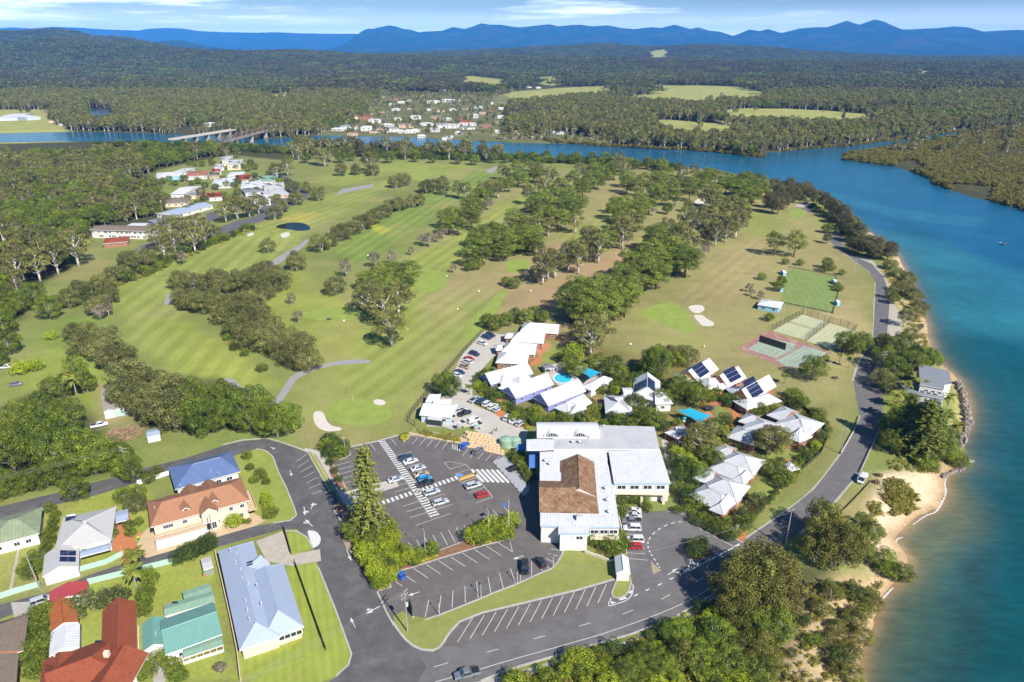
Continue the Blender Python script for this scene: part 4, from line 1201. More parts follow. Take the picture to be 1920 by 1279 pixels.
sheet("driveway", "1250,959 1281,957 1262,905 1245,850 1240,825 1262,822 1290,830 1290,858 1268,862 1274,900 1296,960 1291,966", 0.026, "concrete_pale")
sheet("driveway", "800,800 815,760 838,735 850,700 868,662 905,622 950,628 948,645 915,680 897,700 885,735 890,760 925,775 962,790 990,806 985,830 960,842 935,838 905,815 880,800 850,806 830,800", 0.012, "concrete_pale")
sheet("paved_forecourt", "924,866 946,855 960,868 991,914 993,889 992,920 983,932", 0.026, "forecourt")
sheet("track", "420,712 440,712 470,742 500,752 518,746 540,712 548,706 555,712 530,752 522,772 510,775 470,756 445,735", 0.012, "gravel_grey", 4)
sheet("track", "540,712 570,693 640,676 690,675 690,681 640,684 590,694 556,712", 0.012, "gravel_grey", 3)
sheet("track", "480,512 520,482 560,460 575,448 580,452 556,474 520,496 490,512", 0.012, "gravel_grey")
sheet("track", "308,570 315,552 340,535 362,525 366,532 345,542 325,560 318,570", 0.012, "gravel_grey", 3)
sheet("track", "910,320 930,312 938,314 920,326", 0.012, "gravel_grey")
sheet("track", "700,345 640,355 630,365 645,362 700,350", 0.012, "gravel_grey")
sheet("street", "490,388 535,350 565,352 580,362 570,376 545,386 520,405 440,432 400,448 300,462 262,478 246,472 290,452 380,438 440,415 480,405", 0.012, "asphalt_grey", 2)
sheet("street", "505,318 545,335 560,350 548,352 530,338 500,324", 0.012, "asphalt_grey", 2)
sheet("street", "385,402 420,388 450,370 460,368 455,385 420,405 390,418", 0.012, "asphalt_grey")
band("footpath", "830,1308 900,1284 960,1270 1070,1237 1185,1205 1270,1170 1335,1128 1420,1075", 1.7, 0.035, 0.035, "concrete", 3)
mb = MB()
for l_, w0 in (("1790,880 1778,893 1773,905 1775,924 1768,943 1756,960 1735,969 1712,985", .5), ("1694,1008 1684,1012 1680,1020", .4), ("1676,1102 1662,1118 1652,1128", .45)):
 P_ = [(p.x, p.y) for p in GP(l_, WL)]; P_ = spline(P_, 7); n_ = len(P_)
 a_, b_ = offset(P_, .01), [q - (q - p) * 0 for p, q in zip(P_, offset(P_, -1))]
 for i in range(n_ - 1):
  wa, wb2 = w0 * (.35 + .9 * abs(math.sin(i * 1.7)) * math.sin(math.pi * (i + .5) / n_)), w0 * (.35 + .9 * abs(math.sin((i + 1) * 1.7)) * math.sin(math.pi * (i + 1.5) / n_))
  mb.poly([(*(P_[i] + (b_[i] - P_[i]) * wa), WL + .03), (*(P_[i + 1] + (b_[i + 1] - P_[i + 1]) * wb2), WL + .03), (*P_[i + 1], WL + .03), (*P_[i], WL + .03)])
mb.build("beach_foam", M["paint"])["kind"] = "structure"
band("footpath", "570,843 592,848 606,866 640,925 668,970", 1.7, 0.04, 0.04, "concrete_pale", 3)
sheet("footpath", "640,925 700,908 742,898 748,912 690,930 668,945 655,950", 0.032, "concrete_pale")
sheet("gravel_pad", "212,775 228,755 250,752 262,770 240,780 220,782", 0.02, "gravel_grey")
sheet("driveway", "210,985 232,962 245,966 258,1030 262,1050 232,1062 226,1040 206,1028 215,1010", 0.022, "orange_paving")
sheet("driveway", "262,1005 278,990 392,978 400,1008 330,1030 262,1050 258,1020", 0.022, "tan_paving")
sheet("driveway", "392,985 480,960 500,975 480,986 400,1009", 0.024, "tan_paving")
sheet("driveway", "480,1015 530,996 545,1040 600,1030 602,1052 545,1062 500,1052", 0.026, "path_dirt")
sheet("driveway", "285,1234 308,1222 310,1279 320,1330 290,1330", 0.02, "concrete")
sheet("driveway", "20,1130 64,1128 88,1145 60,1180 30,1170", 0.024, "concrete")
sheet("footpath", "36,1013 40,1013 22,1110 16,1110", 0.02, "path_dirt")
sheet("pool_deck", "1015,690 1060,676 1098,688 1130,700 1125,712 1090,735 1045,722", 0.02, "concrete_pale")
sheet("playground_floor", "1262,800 1330,770 1345,790 1310,830", 0.02, "brick_paving")
for p_ in ("1060,790 1075,770 1100,750 1120,745 1128,752 1112,790 1120,800 1105,802", "1010,800 1000,780 1008,762 1014,764 1008,782 1020,800", "925,720 945,735 950,760 940,765 930,745", "1310,752 1330,745 1350,752 1380,765 1390,785 1375,790 1372,770 1345,760 1315,765",
           "1355,800 1375,790 1385,790 1370,812 1345,835 1332,842 1335,825", "1240,815 1262,800 1300,840 1290,845 1255,832", "1290,905 1310,900 1330,960 1400,1020 1380,1010 1310,975", "1440,885 1480,860 1500,862 1460,900", "1395,960 1425,935 1440,940 1400,985 1380,980", "1470,830 1530,812 1530,822 1480,845", "1005,655 1030,640 1034,650 1010,670", "990,690 1000,675 1015,668 1015,680", "905,760 922,745 960,790 1000,800 985,805 940,785",
           "1160,800 1170,780 1180,790 1175,812", "1378,1005 1392,990 1400,1006 1392,1016"):
 sheet("path", p_, 0.016, "brick_paving" if len(p_) % 2 else "orange_paving")
sheet("tennis_court", "1385,655 1440,620 1560,662 1478,692", 0.040, "court_red")
sheet("playing_surface", "1402,655 1436,632 1492,645 1490,655 1455,672", 0.046, "court_green")
sheet("playing_surface", "1456,676 1508,648 1552,662 1535,672 1500,688 1478,690", 0.046, "court_green")
sheet("tennis_court", "1448,620 1505,590 1552,604 1510,638", 0.040, "court_sand")
sheet("tennis_court", "1512,640 1555,606 1602,620 1600,628 1565,655", 0.040, "court_sand")
sheet("bowling_green", "1478,503 1567,520 1572,550 1562,588 1464,568", 0.014, "lawn_bowls") if "lawn_bowls" in M else None
def grassmat(name, col, per=None, ang=0.0, amp=0.07):
 m, nt, b, out = nmat(name)
 L = nt.links.new
 b.inputs["Roughness"].default_value = 0.95; b.inputs["Specular IOR Level"].default_value = 0.1
 geo = NN(nt, "ShaderNodeNewGeometry")
 n1 = NN(nt, "ShaderNodeTexNoise", Scale=0.22, Detail=7.0, Roughness=0.7); L(geo.outputs["Position"], n1.inputs["Vector"])
 r1 = NN(nt, "ShaderNodeMapRange", From_Min=0.3, From_Max=0.7, To_Min=0.84, To_Max=1.16); L(n1.outputs["Fac"], r1.inputs[0])
 f = r1.outputs[0]
 if per:
  mp = NN(nt, "ShaderNodeMapping"); mp.inputs["Rotation"].default_value = (0, 0, ang); mp.inputs["Scale"].default_value = (2 * math.pi / per,) * 3
  L(geo.outputs["Position"], mp.inputs["Vector"])
  sx = NN(nt, "ShaderNodeSeparateXYZ"); L(mp.outputs[0], sx.inputs[0])
  sn = NN(nt, "ShaderNodeMath", operation='SINE'); L(sx.outputs["X"], sn.inputs[0])
  r2 = NN(nt, "ShaderNodeMapRange", From_Min=-0.4, From_Max=0.4, To_Min=-amp, To_Max=amp); L(sn.outputs[0], r2.inputs[0])
  a = NN(nt, "ShaderNodeMath", operation='ADD'); L(f, a.inputs[0]); L(r2.outputs[0], a.inputs[1]); f = a.outputs[0]
 sc = NN(nt, "ShaderNodeVectorMath", operation='SCALE'); sc.inputs[0].default_value = col; L(f, sc.inputs["Scale"])
 n3 = NN(nt, "ShaderNodeTexNoise", Scale=0.35, Detail=6.0, Roughness=0.75); L(geo.outputs["Position"], n3.inputs["Vector"])
 r3 = NN(nt, "ShaderNodeMapRange", From_Min=0.52, From_Max=0.72, To_Min=0.0, To_Max=0.55); L(n3.outputs["Fac"], r3.inputs[0])
 mx = NN(nt, "ShaderNodeMixRGB"); L(r3.outputs[0], mx.inputs["Fac"]); L(sc.outputs[0], mx.inputs["Color1"]); mx.inputs["Color2"].default_value = (0.30, 0.235, 0.085, 1)
 L(mx.outputs[0], b.inputs["Base Color"])
 return m
grassmat("lawn_green", (0.205, 0.262, 0.055)); grassmat("lawn_bowls", (0.160, 0.215, 0.066), 3.2, 0.2, 0.035)
grassmat("lawn", (0.215, 0.250, 0.052)); grassmat("lawn_worn", (0.200, 0.215, 0.060)); grassmat("lawn_stripe", (0.228, 0.272, 0.050), 1.9, -0.32, 0.05)
sheet("bowling_green", "1478,503 1567,520 1572,550 1562,588 1464,568", 0.014, "lawn_bowls")
G1, G2 = "612,770 625,756 655,748 690,750 715,760 735,772 728,786 700,796 670,799 640,794 620,785", "1200,585 1230,572 1262,568 1285,582 1300,605 1305,620 1280,622 1245,608 1210,595"
sheet("putting_green", G1, 0.030, "lawn_green", 4); sheet("putting_green", G2, 0.030, "lawn_green", 4)
sheet("putting_green", "1480,395 1500,391 1512,398 1505,408 1488,408", 0.03, "lawn_green", 4)
sheet("putting_green", "470,440 490,432 500,436 482,446", 0.03, "lawn_green", 3)
sheet("tee", "560,590 600,600 660,600 680,588 650,575 600,580", 0.008, "lawn_green", 3)
sheet("tee", "745,520 800,505 840,515 830,540 790,545", 0.008, "lawn_green", 3)
sheet("tee", "870,625 935,548 950,552 905,620 880,640", 0.008, "lawn_green", 2)
sheet("tee", "760,330 790,318 815,322 790,340", 0.008, "lawn_green", 2)
sheet("tee", "950,490 990,486 990,505 955,512", 0.008, "lawn_green", 2)
for p_ in ("588,775 600,771 608,777 612,788 622,798 638,802 638,807 615,809 600,804 590,793", "700,752 708,749 720,751 723,757 714,760 704,758", "1291,576 1302,572 1316,573 1321,580 1312,587 1300,586", "1301,592 1316,591 1326,598 1338,605 1336,611 1318,611 1310,604", "526,440 534,436 543,437 541,443 530,446", "463,440 473,436 476,440 466,443", "1302,378 1312,372 1322,373 1321,381 1308,382"):
 sheet("bunker", p_, 0.036, "bunker_sand", 4)
sheet("pond", "518,424 540,418 565,418 580,424 580,431 560,433 540,430 522,428", 0.02, "water", 3)["kind"] = "structure"
sheet("water", "163,200 205,203 212,211 195,217 168,214", 0.5, "water", 3)
VERGE = "740,1174 762,1201 790,1218 812,1220 830,1210 845,1186 862,1166 905,1149 960,1136 1085,1106 1157,1085 1180,1066 1170,1056 1145,1052 1100,1040 1092,1036 1058,1030 1052,1046 1043,1060 1035,1068 1000,1083 968,1098 926,1114 903,1124 825,1155 797,1163 770,1172 757,1146 737,1156"
sheet("verge", VERGE, 0.11, "lawn_worn")
def kerbed(name, poly, mat, z=0.11, closed=True, n=0, kw=0.32, top="kerb"):
 P = pline(poly, n, closed)
 if mat: sheet(name, P, z, mat)
 mb = MB(); ribbon(mb, P, kw, -0.05, z + 0.012, 0, closed)
 o = mb.build("kerb", M[top]); o["kind"] = "structure"
kerbed("verge", "735,1165 750,1187 762,1201 775,1211 790,1218 812,1220 824,1214 832,1204 838,1194 847,1182 862,1166 905,1149 960,1136 1085,1106 1157,1085", None, closed=False, kw=0.5)
kerbed("verge", "797,1163 825,1153 903,1122 926,1112 968,1096 1000,1081 1035,1066 1045,1056 1053,1042 1057,1031", None, closed=False, kw=0.4)
kerbed("traffic_island", "1291,1025 1300,1021 1315,1020 1325,1026 1327,1036 1322,1046 1309,1051 1296,1048 1290,1037", "mulch", 0.12, n=4)
kerbed("traffic_island", "1158,1085 1180,1083 1184,1092 1180,1108 1172,1117 1160,1122 1150,1120 1147,1112", "lawn_worn", 0.12, n=0)
GARDEN = "623,952 640,940 660,958 700,972 731,993 744,1014 758,1040 766,1046 789,1040 823,1033 896,1006 940,990 963,982 957,1008 933,1017 910,1022 860,1037 826,1047 774,1064 728,1076 733,1101 707,1109 687,1071 675,1044 655,1001"
kerbed("garden_bed", GARDEN, "mulch", 0.12)
kerbed("garden_bed", "623,866 603,845 600,825 625,822 640,830 655,845 657,853 645,860", "mulch", 0.12, n=0)
kerbed("garden_bed", "623,868 637,893 648,916 633,918 616,885", "mulch", 0.12)
kerbed("garden_bed", "749,818 757,830 769,818 760,813", "mulch", 0.12)
kerbed("garden_bed", "767,814 775,806 862,818 860,830 800,822", "lawn_worn", 0.12)
kerbed("verge", "577,848 586,850 627,920 618,921", "lawn", 0.10)
sheet("lawn", "480,842 502,848 512,857 522,885 537,915 552,952 556,965 540,978 512,980 470,960 445,880 446,853", 0.05, "lawn")
sheet("lawn", "537,1000 556,996 575,1008 585,1028 548,1042", 0.05, "lawn_stripe")
sheet("lawn", "548,1062 593,1054 597,1064 620,1121 630,1146 650,1201 658,1226 652,1246 628,1267 560,1300 450,1330 440,1290 612,1220", 0.05, "lawn_stripe")
sheet("lawn", "536,1065 552,1062 610,1220 450,1275 440,1215 490,1230 572,1205", 0.045, "lawn_stripe")
kerbed("kerb", "597,1064 620,1121 630,1146 650,1201 659,1226 654,1246 630,1268", None, 0.10, False, kw=0.35)
kerbed("kerb", "480,842 492,843 502,848 512,857 522,885 537,915 552,952 556,966 545,976 512,981", None, 0.10, False, kw=0.35)
kerbed("kerb", "536,996 556,996 575,1007 587,1028", None, 0.10, False, kw=0.35)
kerbed("kerb", "640,957 655,1001 675,1044 687,1071 707,1109 725,1149 738,1172", None, 0.12, False, kw=0.4)
kerbed("kerb", "902,1277 960,1254 1072,1221 1185,1189 1260,1160 1335,1117 1400,1075 1440,1044", None, 0.12, False, kw=0.45)
kerbed("kerb", "418,834 455,825 502,822 530,830 567,843 577,848", None, 0.10, False, kw=0.5)
kerbed("kerb", "1281,953 1293,964 1315,977 1354,996 1392,1018", None, 0.12, False, kw=0.4)
kerbed("kerb", "654,839 710,827 723,823 749,816", None, 0.12, False, kw=0.6)
kerbed("kerb", "770,816 860,831 927,849 946,854", None, 0.12, False, kw=0.5)
for e_ in ("1400,1010 1477,957 1527,917 1577,852 1600,812", "1600,715 1612,677 1637,637 1640,570 1642,532 1630,510 1590,480 1557,455", "1613,886 1590,910 1545,962 1500,1000", "1662,640 1668,570 1664,540 1657,520 1635,495 1602,480"):
 band("road_edge", e_, 1.1, 0.005, 0.005, "path_dirt", 3)
for p_ in ("1605,478 1630,483 1645,498 1660,520 1650,505 1628,492", "1668,560 1690,590 1690,640 1664,640", "1490,388 1500,378 1520,380 1512,390"):
 sheet("gravel_edge", p_, 0.006, "path_dirt")
def stripe_m(parent, name, a, b, w=0.12, z=0.028, mat="paint"):
 a, b = (G(*a), G(*b)) if len(a) == 2 else (Vector(a), Vector(b))
 d = (b - a).normalized(); nrm = Vector((-d.y, d.x, 0)) * w / 2
 mb = MB(); mb.poly([(a.x - nrm.x, a.y - nrm.y, z), (b.x - nrm.x, b.y - nrm.y, z), (b.x + nrm.x, b.y + nrm.y, z), (a.x + nrm.x, a.y + nrm.y, z)])
 o = mb.build(name, M[mat], parent)
 return o
def seg(s):
 p = PX(s); return p[0], p[1]
def bays(parent, s0, s1, n, w=0.13, name="parking_line", mat="paint"):
 """n painted bay lines from segment s0 to segment s1 (pixels, evenly spaced on the ground)"""
 (a0, b0), (a1, b1) = seg(s0), seg(s1)
 A0, B0, A1, B1 = G(*a0), G(*b0), G(*a1), G(*b1)
 for i in range(n):
  t = i / max(n - 1, 1)
  stripe_m(parent, name, tuple(A0.lerp(A1, t)), tuple(B0.lerp(B1, t)), w, 0.028, mat)
bays(carpark, "728,1081 754,1099", "933,1017 961,1035", 10)
bays(carpark, "797,1158 804,1125", "967,1095 957,1066", 8)
stripe_m(carpark, "parking_line", (976,1090), (976,1074)); stripe_m(carpark, "parking_line", (997,1080), (997,1050)); stripe_m(carpark, "parking_line", (997,1050), (1018,1071)); stripe_m(carpark, "parking_line", (1020,1057), (1030,1066))
for a_ in (((1033,1029), (1052,1033)), ((1028,1038), (1047,1043)), ((1024,1047), (1040,1056))): stripe_m(carpark, "parking_line", *a_)
stripe_m(carpark, "parking_line", (955,1010), (961,1035))
bays(carpark, "766,1018 779,1041", "884,980 897,1004", 9); bays(carpark, "903,962 920,982", "945,950 962,972", 3)
bays(carpark, "624,874 657,866", "646,906 674,898", 5); stripe_m(carpark, "parking_line", (623,866), (647,914))
bays(carpark, "665,840 674,852", "695,832 704,845", 3); stripe_m(carpark, "parking_line", (734,823), (744,835))
bays(carpark, "784,820 773,833", "840,829 829,842", 5)
for i in range(4): stripe_m(carpark, "parking_line", (849 + i * 4.2, 833 + i * 1.5), (846 + i * 4.2 + 3, 842 + i * 1.5), 0.25)
bays(carpark, "878,842 867,855", "937,855 925,867", 5)
bays(carpark, "731,914 763,906", "739,923 770,914", 2)
bays(carpark, "755,950 791,938", "768,971 800,961", 3); stripe_m(carpark, "parking_line", (780,985), (845,963))
bays(carpark, "745,854 772,847", "764,876 791,868", 2); stripe_m(carpark, "parking_line", (802,936), (834,926)); stripe_m(carpark, "parking_line", (813,957), (848,946))
for a_, b_ in (((833,868), (844,880)), ((844,880), (874,871)), ((874,871), (843,866)), ((843,866), (833,868)), ((874,871), (924,932)), ((924,932), (893,943)), ((879,924), (908,914))): stripe_m(carpark, "parking_line", a_, b_)
stripe_m(carpark, "parking_line", (853,889), (880,880), mat="paint_yellow")
for i in range(9): stripe_m(carpark, "hatch_line", (861 + i * 3.6, 902 - i * 1.15), (866 + i * 3.6 + 1.2, 893.5 - i * 1.15), 0.35, mat="paint_yellow")
stripe_m(carpark, "hatch_line", (858,898), (889,888), 0.2, mat="paint_yellow"); stripe_m(carpark, "hatch_line", (863,905), (895,895), 0.2, mat="paint_yellow")
for p_ in ((861,891), (874,908)):
 q = G(*p_); mb = MB(); mb.poly([(q.x - 1, q.y - .7, .027), (q.x + 1, q.y - .7, .027), (q.x + 1, q.y + .7, .027), (q.x - 1, q.y + .7, .027)]); mb.build("bay_symbol", M["paint_blue"], carpark)
def crossing(parent, s0, s1, n, w, edge=True):
 """zebra path between two end segments: n bars, edge lines either side"""
 (a0, b0), (a1, b1) = seg(s0), seg(s1)
 A0, B0, A1, B1 = G(*a0), G(*b0), G(*a1), G(*b1)
 for i in range(n):
  t = (i + 0.5) / n
  stripe_m(parent, "crossing_bar", tuple(A0.lerp(A1, t)), tuple(B0.lerp(B1, t)), w)
 if edge:
  stripe_m(parent, "crossing_edge_line", a0, a1, 0.1, 0.030); stripe_m(parent, "crossing_edge_line", b0, b1, 0.1, 0.030)
crossing(carpark, "710,827 721,826", "808,971 824,966", 36, 0.62)
crossing(carpark, "696,946 700,953", "857,892 862,898", 20, 0.75, False)
for i in range(6):
 x0 = 884 + i * 9.4
 stripe_m(carpark, "crossing_bar", (x0, 880 + i * 0.2), (x0 + 23, 904 + i * 0.25), 0.85)
bays(street, "575,852 553,867", "607,919 585,927", 7)
pk = [o for o in COL.objects if o.name.startswith("parking_area")][0]
bays(pk, "858,1204 886,1159", "1121,1131 1137,1095", 13)
cp2 = [o for o in COL.objects if o.name == "car_park.001"][0]
for y_ in (1002, 1026, 1036.5): stripe_m(cp2, "parking_line", (1174, y_), (1206 + (y_ - 1002) * .12, y_ + (0.5 if y_ < 1010 else 2)))
stripe_m(cp2, "parking_line", (1180,1047.5), (1215,1050.5)); stripe_m(cp2, "parking_line", (1200,984), (1204,984.3))
arc = pline("1302,980 1285,978 1265,980 1245,987 1228,998 1217,1012 1215,1024 1219,1036 1226,1047 1234,1060 1238,1066", 6)
for i in range(0, len(arc) - 3, 4):
 P_ = arc[i:i + 3]; mb = MB(); ribbon(mb, P_, 0.28, 0.028, 0.028); mb.build("dashed_line", M["paint"], cp2)
for a_, b_ in (((1314,983), (1308,989)), ((1308,989), (1376,1025)), ((1376,1025), (1387,1019)), ((1344,1004), (1353,999))): stripe_m(cp2, "lane_line", a_, b_, 0.18)
stripe_m(cp2, "lane_line", (1279,1077), (1387,1021), 0.32)
for l_ in ("1293,1042 1295,1052 1292,1062 1286,1070 1279,1077",):
 mb = MB(); ribbon(mb, pline(l_, 4), 0.3, 0.028, 0.028); mb.build("lane_line", M["paint"], cp2)
for q_ in ("1295,1050 1316,1057 1308,1061 1296,1056", "1294,1063 1298,1064 1291,1069 1289,1068", "1326,1046 1333,1049 1325,1052 1321,1050"):
 sheet("painted_bar", q_, 0.029, "paint", parent=cp2)
sheet("dirt_patch", "1221,1050 1226,1058 1240,1070 1225,1077 1222,1066", 0.030, "gravel_dirt", parent=cp2)
for l_ in ("1146,1121 1141,1136 1157,1132 1172,1127 1183,1118 1187,1106 1187,1096",):
 mb = MB(); ribbon(mb, pline(l_, 4), 0.22, 0.026, 0.026); mb.build("lane_line", M["paint"], road)
for q_ in ("1145,1127 1155,1130 1146,1133", "1160,1124 1172,1119 1176,1122 1163,1126", "1179,1111 1185,1106 1185,1111 1182,1114"):
 sheet("painted_bar", q_, 0.027, "paint", parent=road)
for c_ in ((1192.5,1116), (1214,1106), (1237,1096), (1259,1085)):
 stripe_m(road, "lane_dash", (c_[0] - 3.6, c_[1] + 1.7), (c_[0] + 3.6, c_[1] - 1.7), 0.28, 0.026)
for a_, b_ in (((1001,1198), (1023,1192)), ((1086,1174), (1107,1168)), ((1167,1152), (1187,1144)), ((1240,1124), (1256,1115)), ((1305,1091), (1320,1082)), ((913,1223), (935,1217)), ((813,1251), (840,1243)), ((1363,1060), (1377,1051))):
 stripe_m(road, "centre_dash", a_, b_, 0.14, 0.026)
mb = MB(); ribbon(mb, pline("816,1279 896,1256 960,1237 1060,1209 1150,1182 1260,1141 1327,1106 1390,1066", 4), 0.14, 0.026, 0.026); mb.build("edge_line", M["paint"], road)
def arrow(parent, tail, tip, w=0.5, bend=0.0, z=0.030):
 a, b_ = G(*tail), G(*tip); d = b_ - a; L_ = d.length; d.normalize(); n_ = Vector((-d.y, d.x, 0))
 mb = MB()
 def P(s, t): q = a + d * s + n_ * t; return (q.x, q.y, z)
 h = L_ * 0.42
 mb.poly([P(0, -w / 5), P(L_ - h, -w / 5), P(L_ - h, w / 5), P(0, w / 5)]); mb.poly([P(L_ - h, -w), P(L_, 0), P(L_ - h, w)])
 if bend: mb.poly([P(L_ - h, bend * .2), P(L_ - h * .4, bend * 1.6), P(L_ - h * 0.75, bend * 2.3), P(L_ - h * 1.35, bend * .2)])
 mb.build("arrow_marking", M["paint"], parent)
arrow(street, (544,882), (547,893), 0.45); arrow(street, (650,1031), (659,1052), 0.45); arrow(street, (666,1177), (657,1158), 0.4)
arrow(street, (506,838), (516,842), 0.5); arrow(street, (583,955), (588,942), 0.55, -0.5); arrow(street, (570,950), (572,966), 0.55, 0.5); arrow(street, (586,987), (572,974), 0.55, 0.5)
arrow(street, (712,1137), (686,1151), 0.6, -0.5); arrow(carpark, (787,1110), (765,1117), 0.5); arrow(carpark, (982,1042), (962,1049), 0.5); arrow(road, (1252,1078), (1271,1066), 0.55, -0.6)
sheet("painted_island", [(p[0], p[1]) for p in pline("577,998 584,995 594,998 601,1008 599,1020 591,1026 586,1025", 4, True)], 0.022, "paint", parent=street)
sheet("tarmac_patch", "640,1005 655,1001 675,1044 668,1046 650,1030", 0.019, "gravel_dirt", parent=street)
sheet("tarmac_patch", "660,1246 780,1215 785,1222 665,1254", 0.019, "asphalt_new", parent=street)
# ------- trees one can tell apart
ORD = "first second third fourth fifth sixth seventh eighth ninth tenth eleventh twelfth thirteenth fourteenth fifteenth sixteenth seventeenth eighteenth nineteenth twentieth".split()
import re
for a_, b_ in (("twenty", "thirtieth"), ("thirty", "fortieth"), ("forty", "fiftieth"), ("fifty", "sixtieth"), ("sixty", "seventieth"), ("seventy", "eightieth")): ORD += [a_ + "-" + o for o in ORD[:9]] + [b_]
LOOK = dict(gum="olive gum with pale trunk", pine="bright green pine", paper="rounded grey-green paperbark", grey="sparse grey-leaved tree", she="feathery dark she-oak", fig="dense broad-leaved tree", bush="leafy green shrub", lime="clipped lime-green shrub", dark="dark round shrub", flower="white-flowering shrub", norfolk="tiered dark Norfolk pine", palm="feathery palm", scrub="low olive scrub bush", tuft="grass tuft")
LOOK["olive"] = "broad olive-green tree"
LOOK["norfolk"] = "tiered dark conifer"
RUN = {}
def row(where, kind, h, w, pts, group, jit=0.0, look=None, hz=0.12, extra=0.0):
 """Trees at ground pixels pts; 'where' says from which end they are counted."""
 Q = PX(pts)
 if extra:
  rs = np.random.default_rng(len(pts))
  for (x, y) in list(Q):
   if rs.random() < extra:
    k = FPX / (FPX + 1) * (y - 88) / 128; Q.append((x + rs.uniform(3.5, 7) * rs.choice([-1, 1]) * k, y + rs.uniform(-3, 3) * k))
 where = re.sub(r"^from the .*? in the ", "in the ", where)
 left = "riverside belt" in where
 Q.sort(key=(lambda q: q[0]) if left else (lambda q: -q[1]))
 for (x, y) in Q:
  key = (kind, where)
  RUN[key] = RUN.get(key, 0) + 1
  p = G(x, y)
  p.x += rnd(-jit, jit); p.y += rnd(-jit, jit)
  z = float(land_z(np.array([p.x]), np.array([p.y]))[0])
  k = rnd(1 - hz, 1 + hz)
  plant(kind, (p.x, p.y, z), h * k * (1.12 if kind in ("pine", "gum") else 1), w * k * rnd(0.92, 1.08) * (WK if kind in ("pine", "gum", "paper", "she") else 1), f"{look or LOOK[kind]} {where}, {ORD[RUN[key] - 1]} {'from the left' if left else 'nearest'}", group)
g = "trees of the golf course"
WK = 1.27
row("from the street in the large grove", "paper", 10.5, 11, "345,572 372,579 402,583 433,586 462,582 496,562 515,547 362,548 392,548 425,548 458,545 486,536 505,525", g, extra=.6)
row("going towards the path in the lower grove", "paper", 10.5, 11.5, "424,604 456,606 488,612 446,632 475,620 472,648 508,634 503,658 540,652 530,672 568,664 556,684 580,694", g)
row("from the pond in the row of seven", "paper", 9.5, 11.5, "602,470 620,462 640,450 660,440 682,430 700,420 718,409", g)
row("from the pond in the short row", "paper", 9.5, 11, "735,397 748,394 776,388", g)
row("beside the short paperbark row", "grey", 7.5, 9, "760,392", g)
row("between pond and practice fairway", "paper", 10, 9.5, "504,474 557,506 787,386", g)
row("on the bright fairway above the putting green", "grey", 6, 5, "548,570 561,605 850,512 771,479", g)
row("of the middle cluster", "paper", 11, 11, "630,552", g)
row("of the middle cluster", "grey", 10.5, 8.5, "704,502 734,498 650,520", g)
row("of the middle cluster", "pine", 11.5, 10, "692,545 716,538 742,532 768,536 756,552 728,560 700,566", g)
row("of the middle cluster", "gum", 15, 14, "694,592 735,650 722,610 748,590", g)
row("on the fairway edge below the pines", "grey", 9, 8.5, "792,460 806,464 820,455 832,448 900,402 916,394", g)
row("from the clubhouse in the second belt", "pine", 13.5, 10, "842,440 858,442 874,428 888,416 852,424 880,402 898,390 940,360 960,352 982,352 1000,342 970,330 990,322", g, extra=.6)
row("from the clubhouse in the second belt", "gum", 13, 9.5, "860,372 918,366 934,372 905,372 950,338 1010,330", g, extra=.6)
row("from the near end of the dark clump", "pine", 13, 10, "884,500 905,484 925,482 945,482 965,480 900,464 930,458 960,458 985,472 918,470 946,465", g, extra=.6)
row("at the foot of the dark clump", "fig", 6, 8, "880,508 892,506 965,541 950,536", g)
row("from the near end of the third belt", "pine", 14.5, 11, "975,442 1000,462 986,470 1010,434 1030,432 1041,416 1000,404 1020,398 1046,436 1076,416 1086,402 1066,386 1092,371 1105,361 1120,356 1131,346 1112,340 1141,335 1060,405 1030,380 1050,368 1075,352", g, extra=.6)
row("from the near end of the third belt", "gum", 14, 10, "1028,444 1060,430 990,385 1010,365 1100,345 1040,350 1085,335", g, extra=.6)
row("from the near end of the white-trunked belt", "gum", 15.5, 12, "1018,534 1040,522 1065,509 1085,497 1101,492 1122,484 1150,463 1167,456 1176,442", g, extra=.6)
row("from the near end of the white-trunked belt", "pine", 14, 10, "1110,478 1140,470 1160,432 1190,428 1150,412 1171,402 1185,415 1200,396 1216,402 1240,386 1265,387 1292,378 1190,368 1206,360 1176,352 1225,372 1245,365 1270,362 1228,350 1250,345", g, extra=.6)
row("from the near end of the white-trunked belt", "fig", 10, 9, "1251,402 1290,398", g)
row("from the near end of the white-trunked belt", "grey", 8.5, 7.5, "1199,416 1010,532 1225,405", g)
row("from the far end of the shore wood", "pine", 13, 11, "1300,362 1320,366 1340,372 1360,366 1380,371 1400,366 1420,356 1370,396 1386,401 1396,386 1411,381 1310,345 1340,345 1365,348 1390,350 1425,372", g, extra=.6)
row("from the far end of the shore wood", "gum", 13, 10, "1335,396 1322,390 1280,340 1300,335", g, extra=.6)
row("from the resort in the great clump", "pine", 15.5, 11.5, "1070,603 1092,614 1112,611 1132,611 1152,601 1165,590 1130,577 1106,587 1150,571 1180,571 1196,546 1210,546 1200,531 1215,521 1235,521 1256,506 1240,500 1266,516 1284,521 1225,506 1250,486 1240,471 1170,556 1080,590", g, extra=.6)
row("from the resort in the great clump", "gum", 15.5, 11.5, "1270,491 1290,481 1276,461 1252,456 1341,462 1365,446 1350,451 1376,441 1381,431 1395,426 1360,426 1346,416 1330,431 1310,450 1300,440", g, extra=.6)
row("from the resort in the great clump", "grey", 10, 7.5, "1186,575 1308,496 1320,481 1328,458", g)
row("from the left in the far riverside belt", "gum", 16.5, 13, "560,300 598,310 622,304 690,322 760,300 842,300 872,298 905,302 936,300 1155,318 1172,330", g, extra=.6)
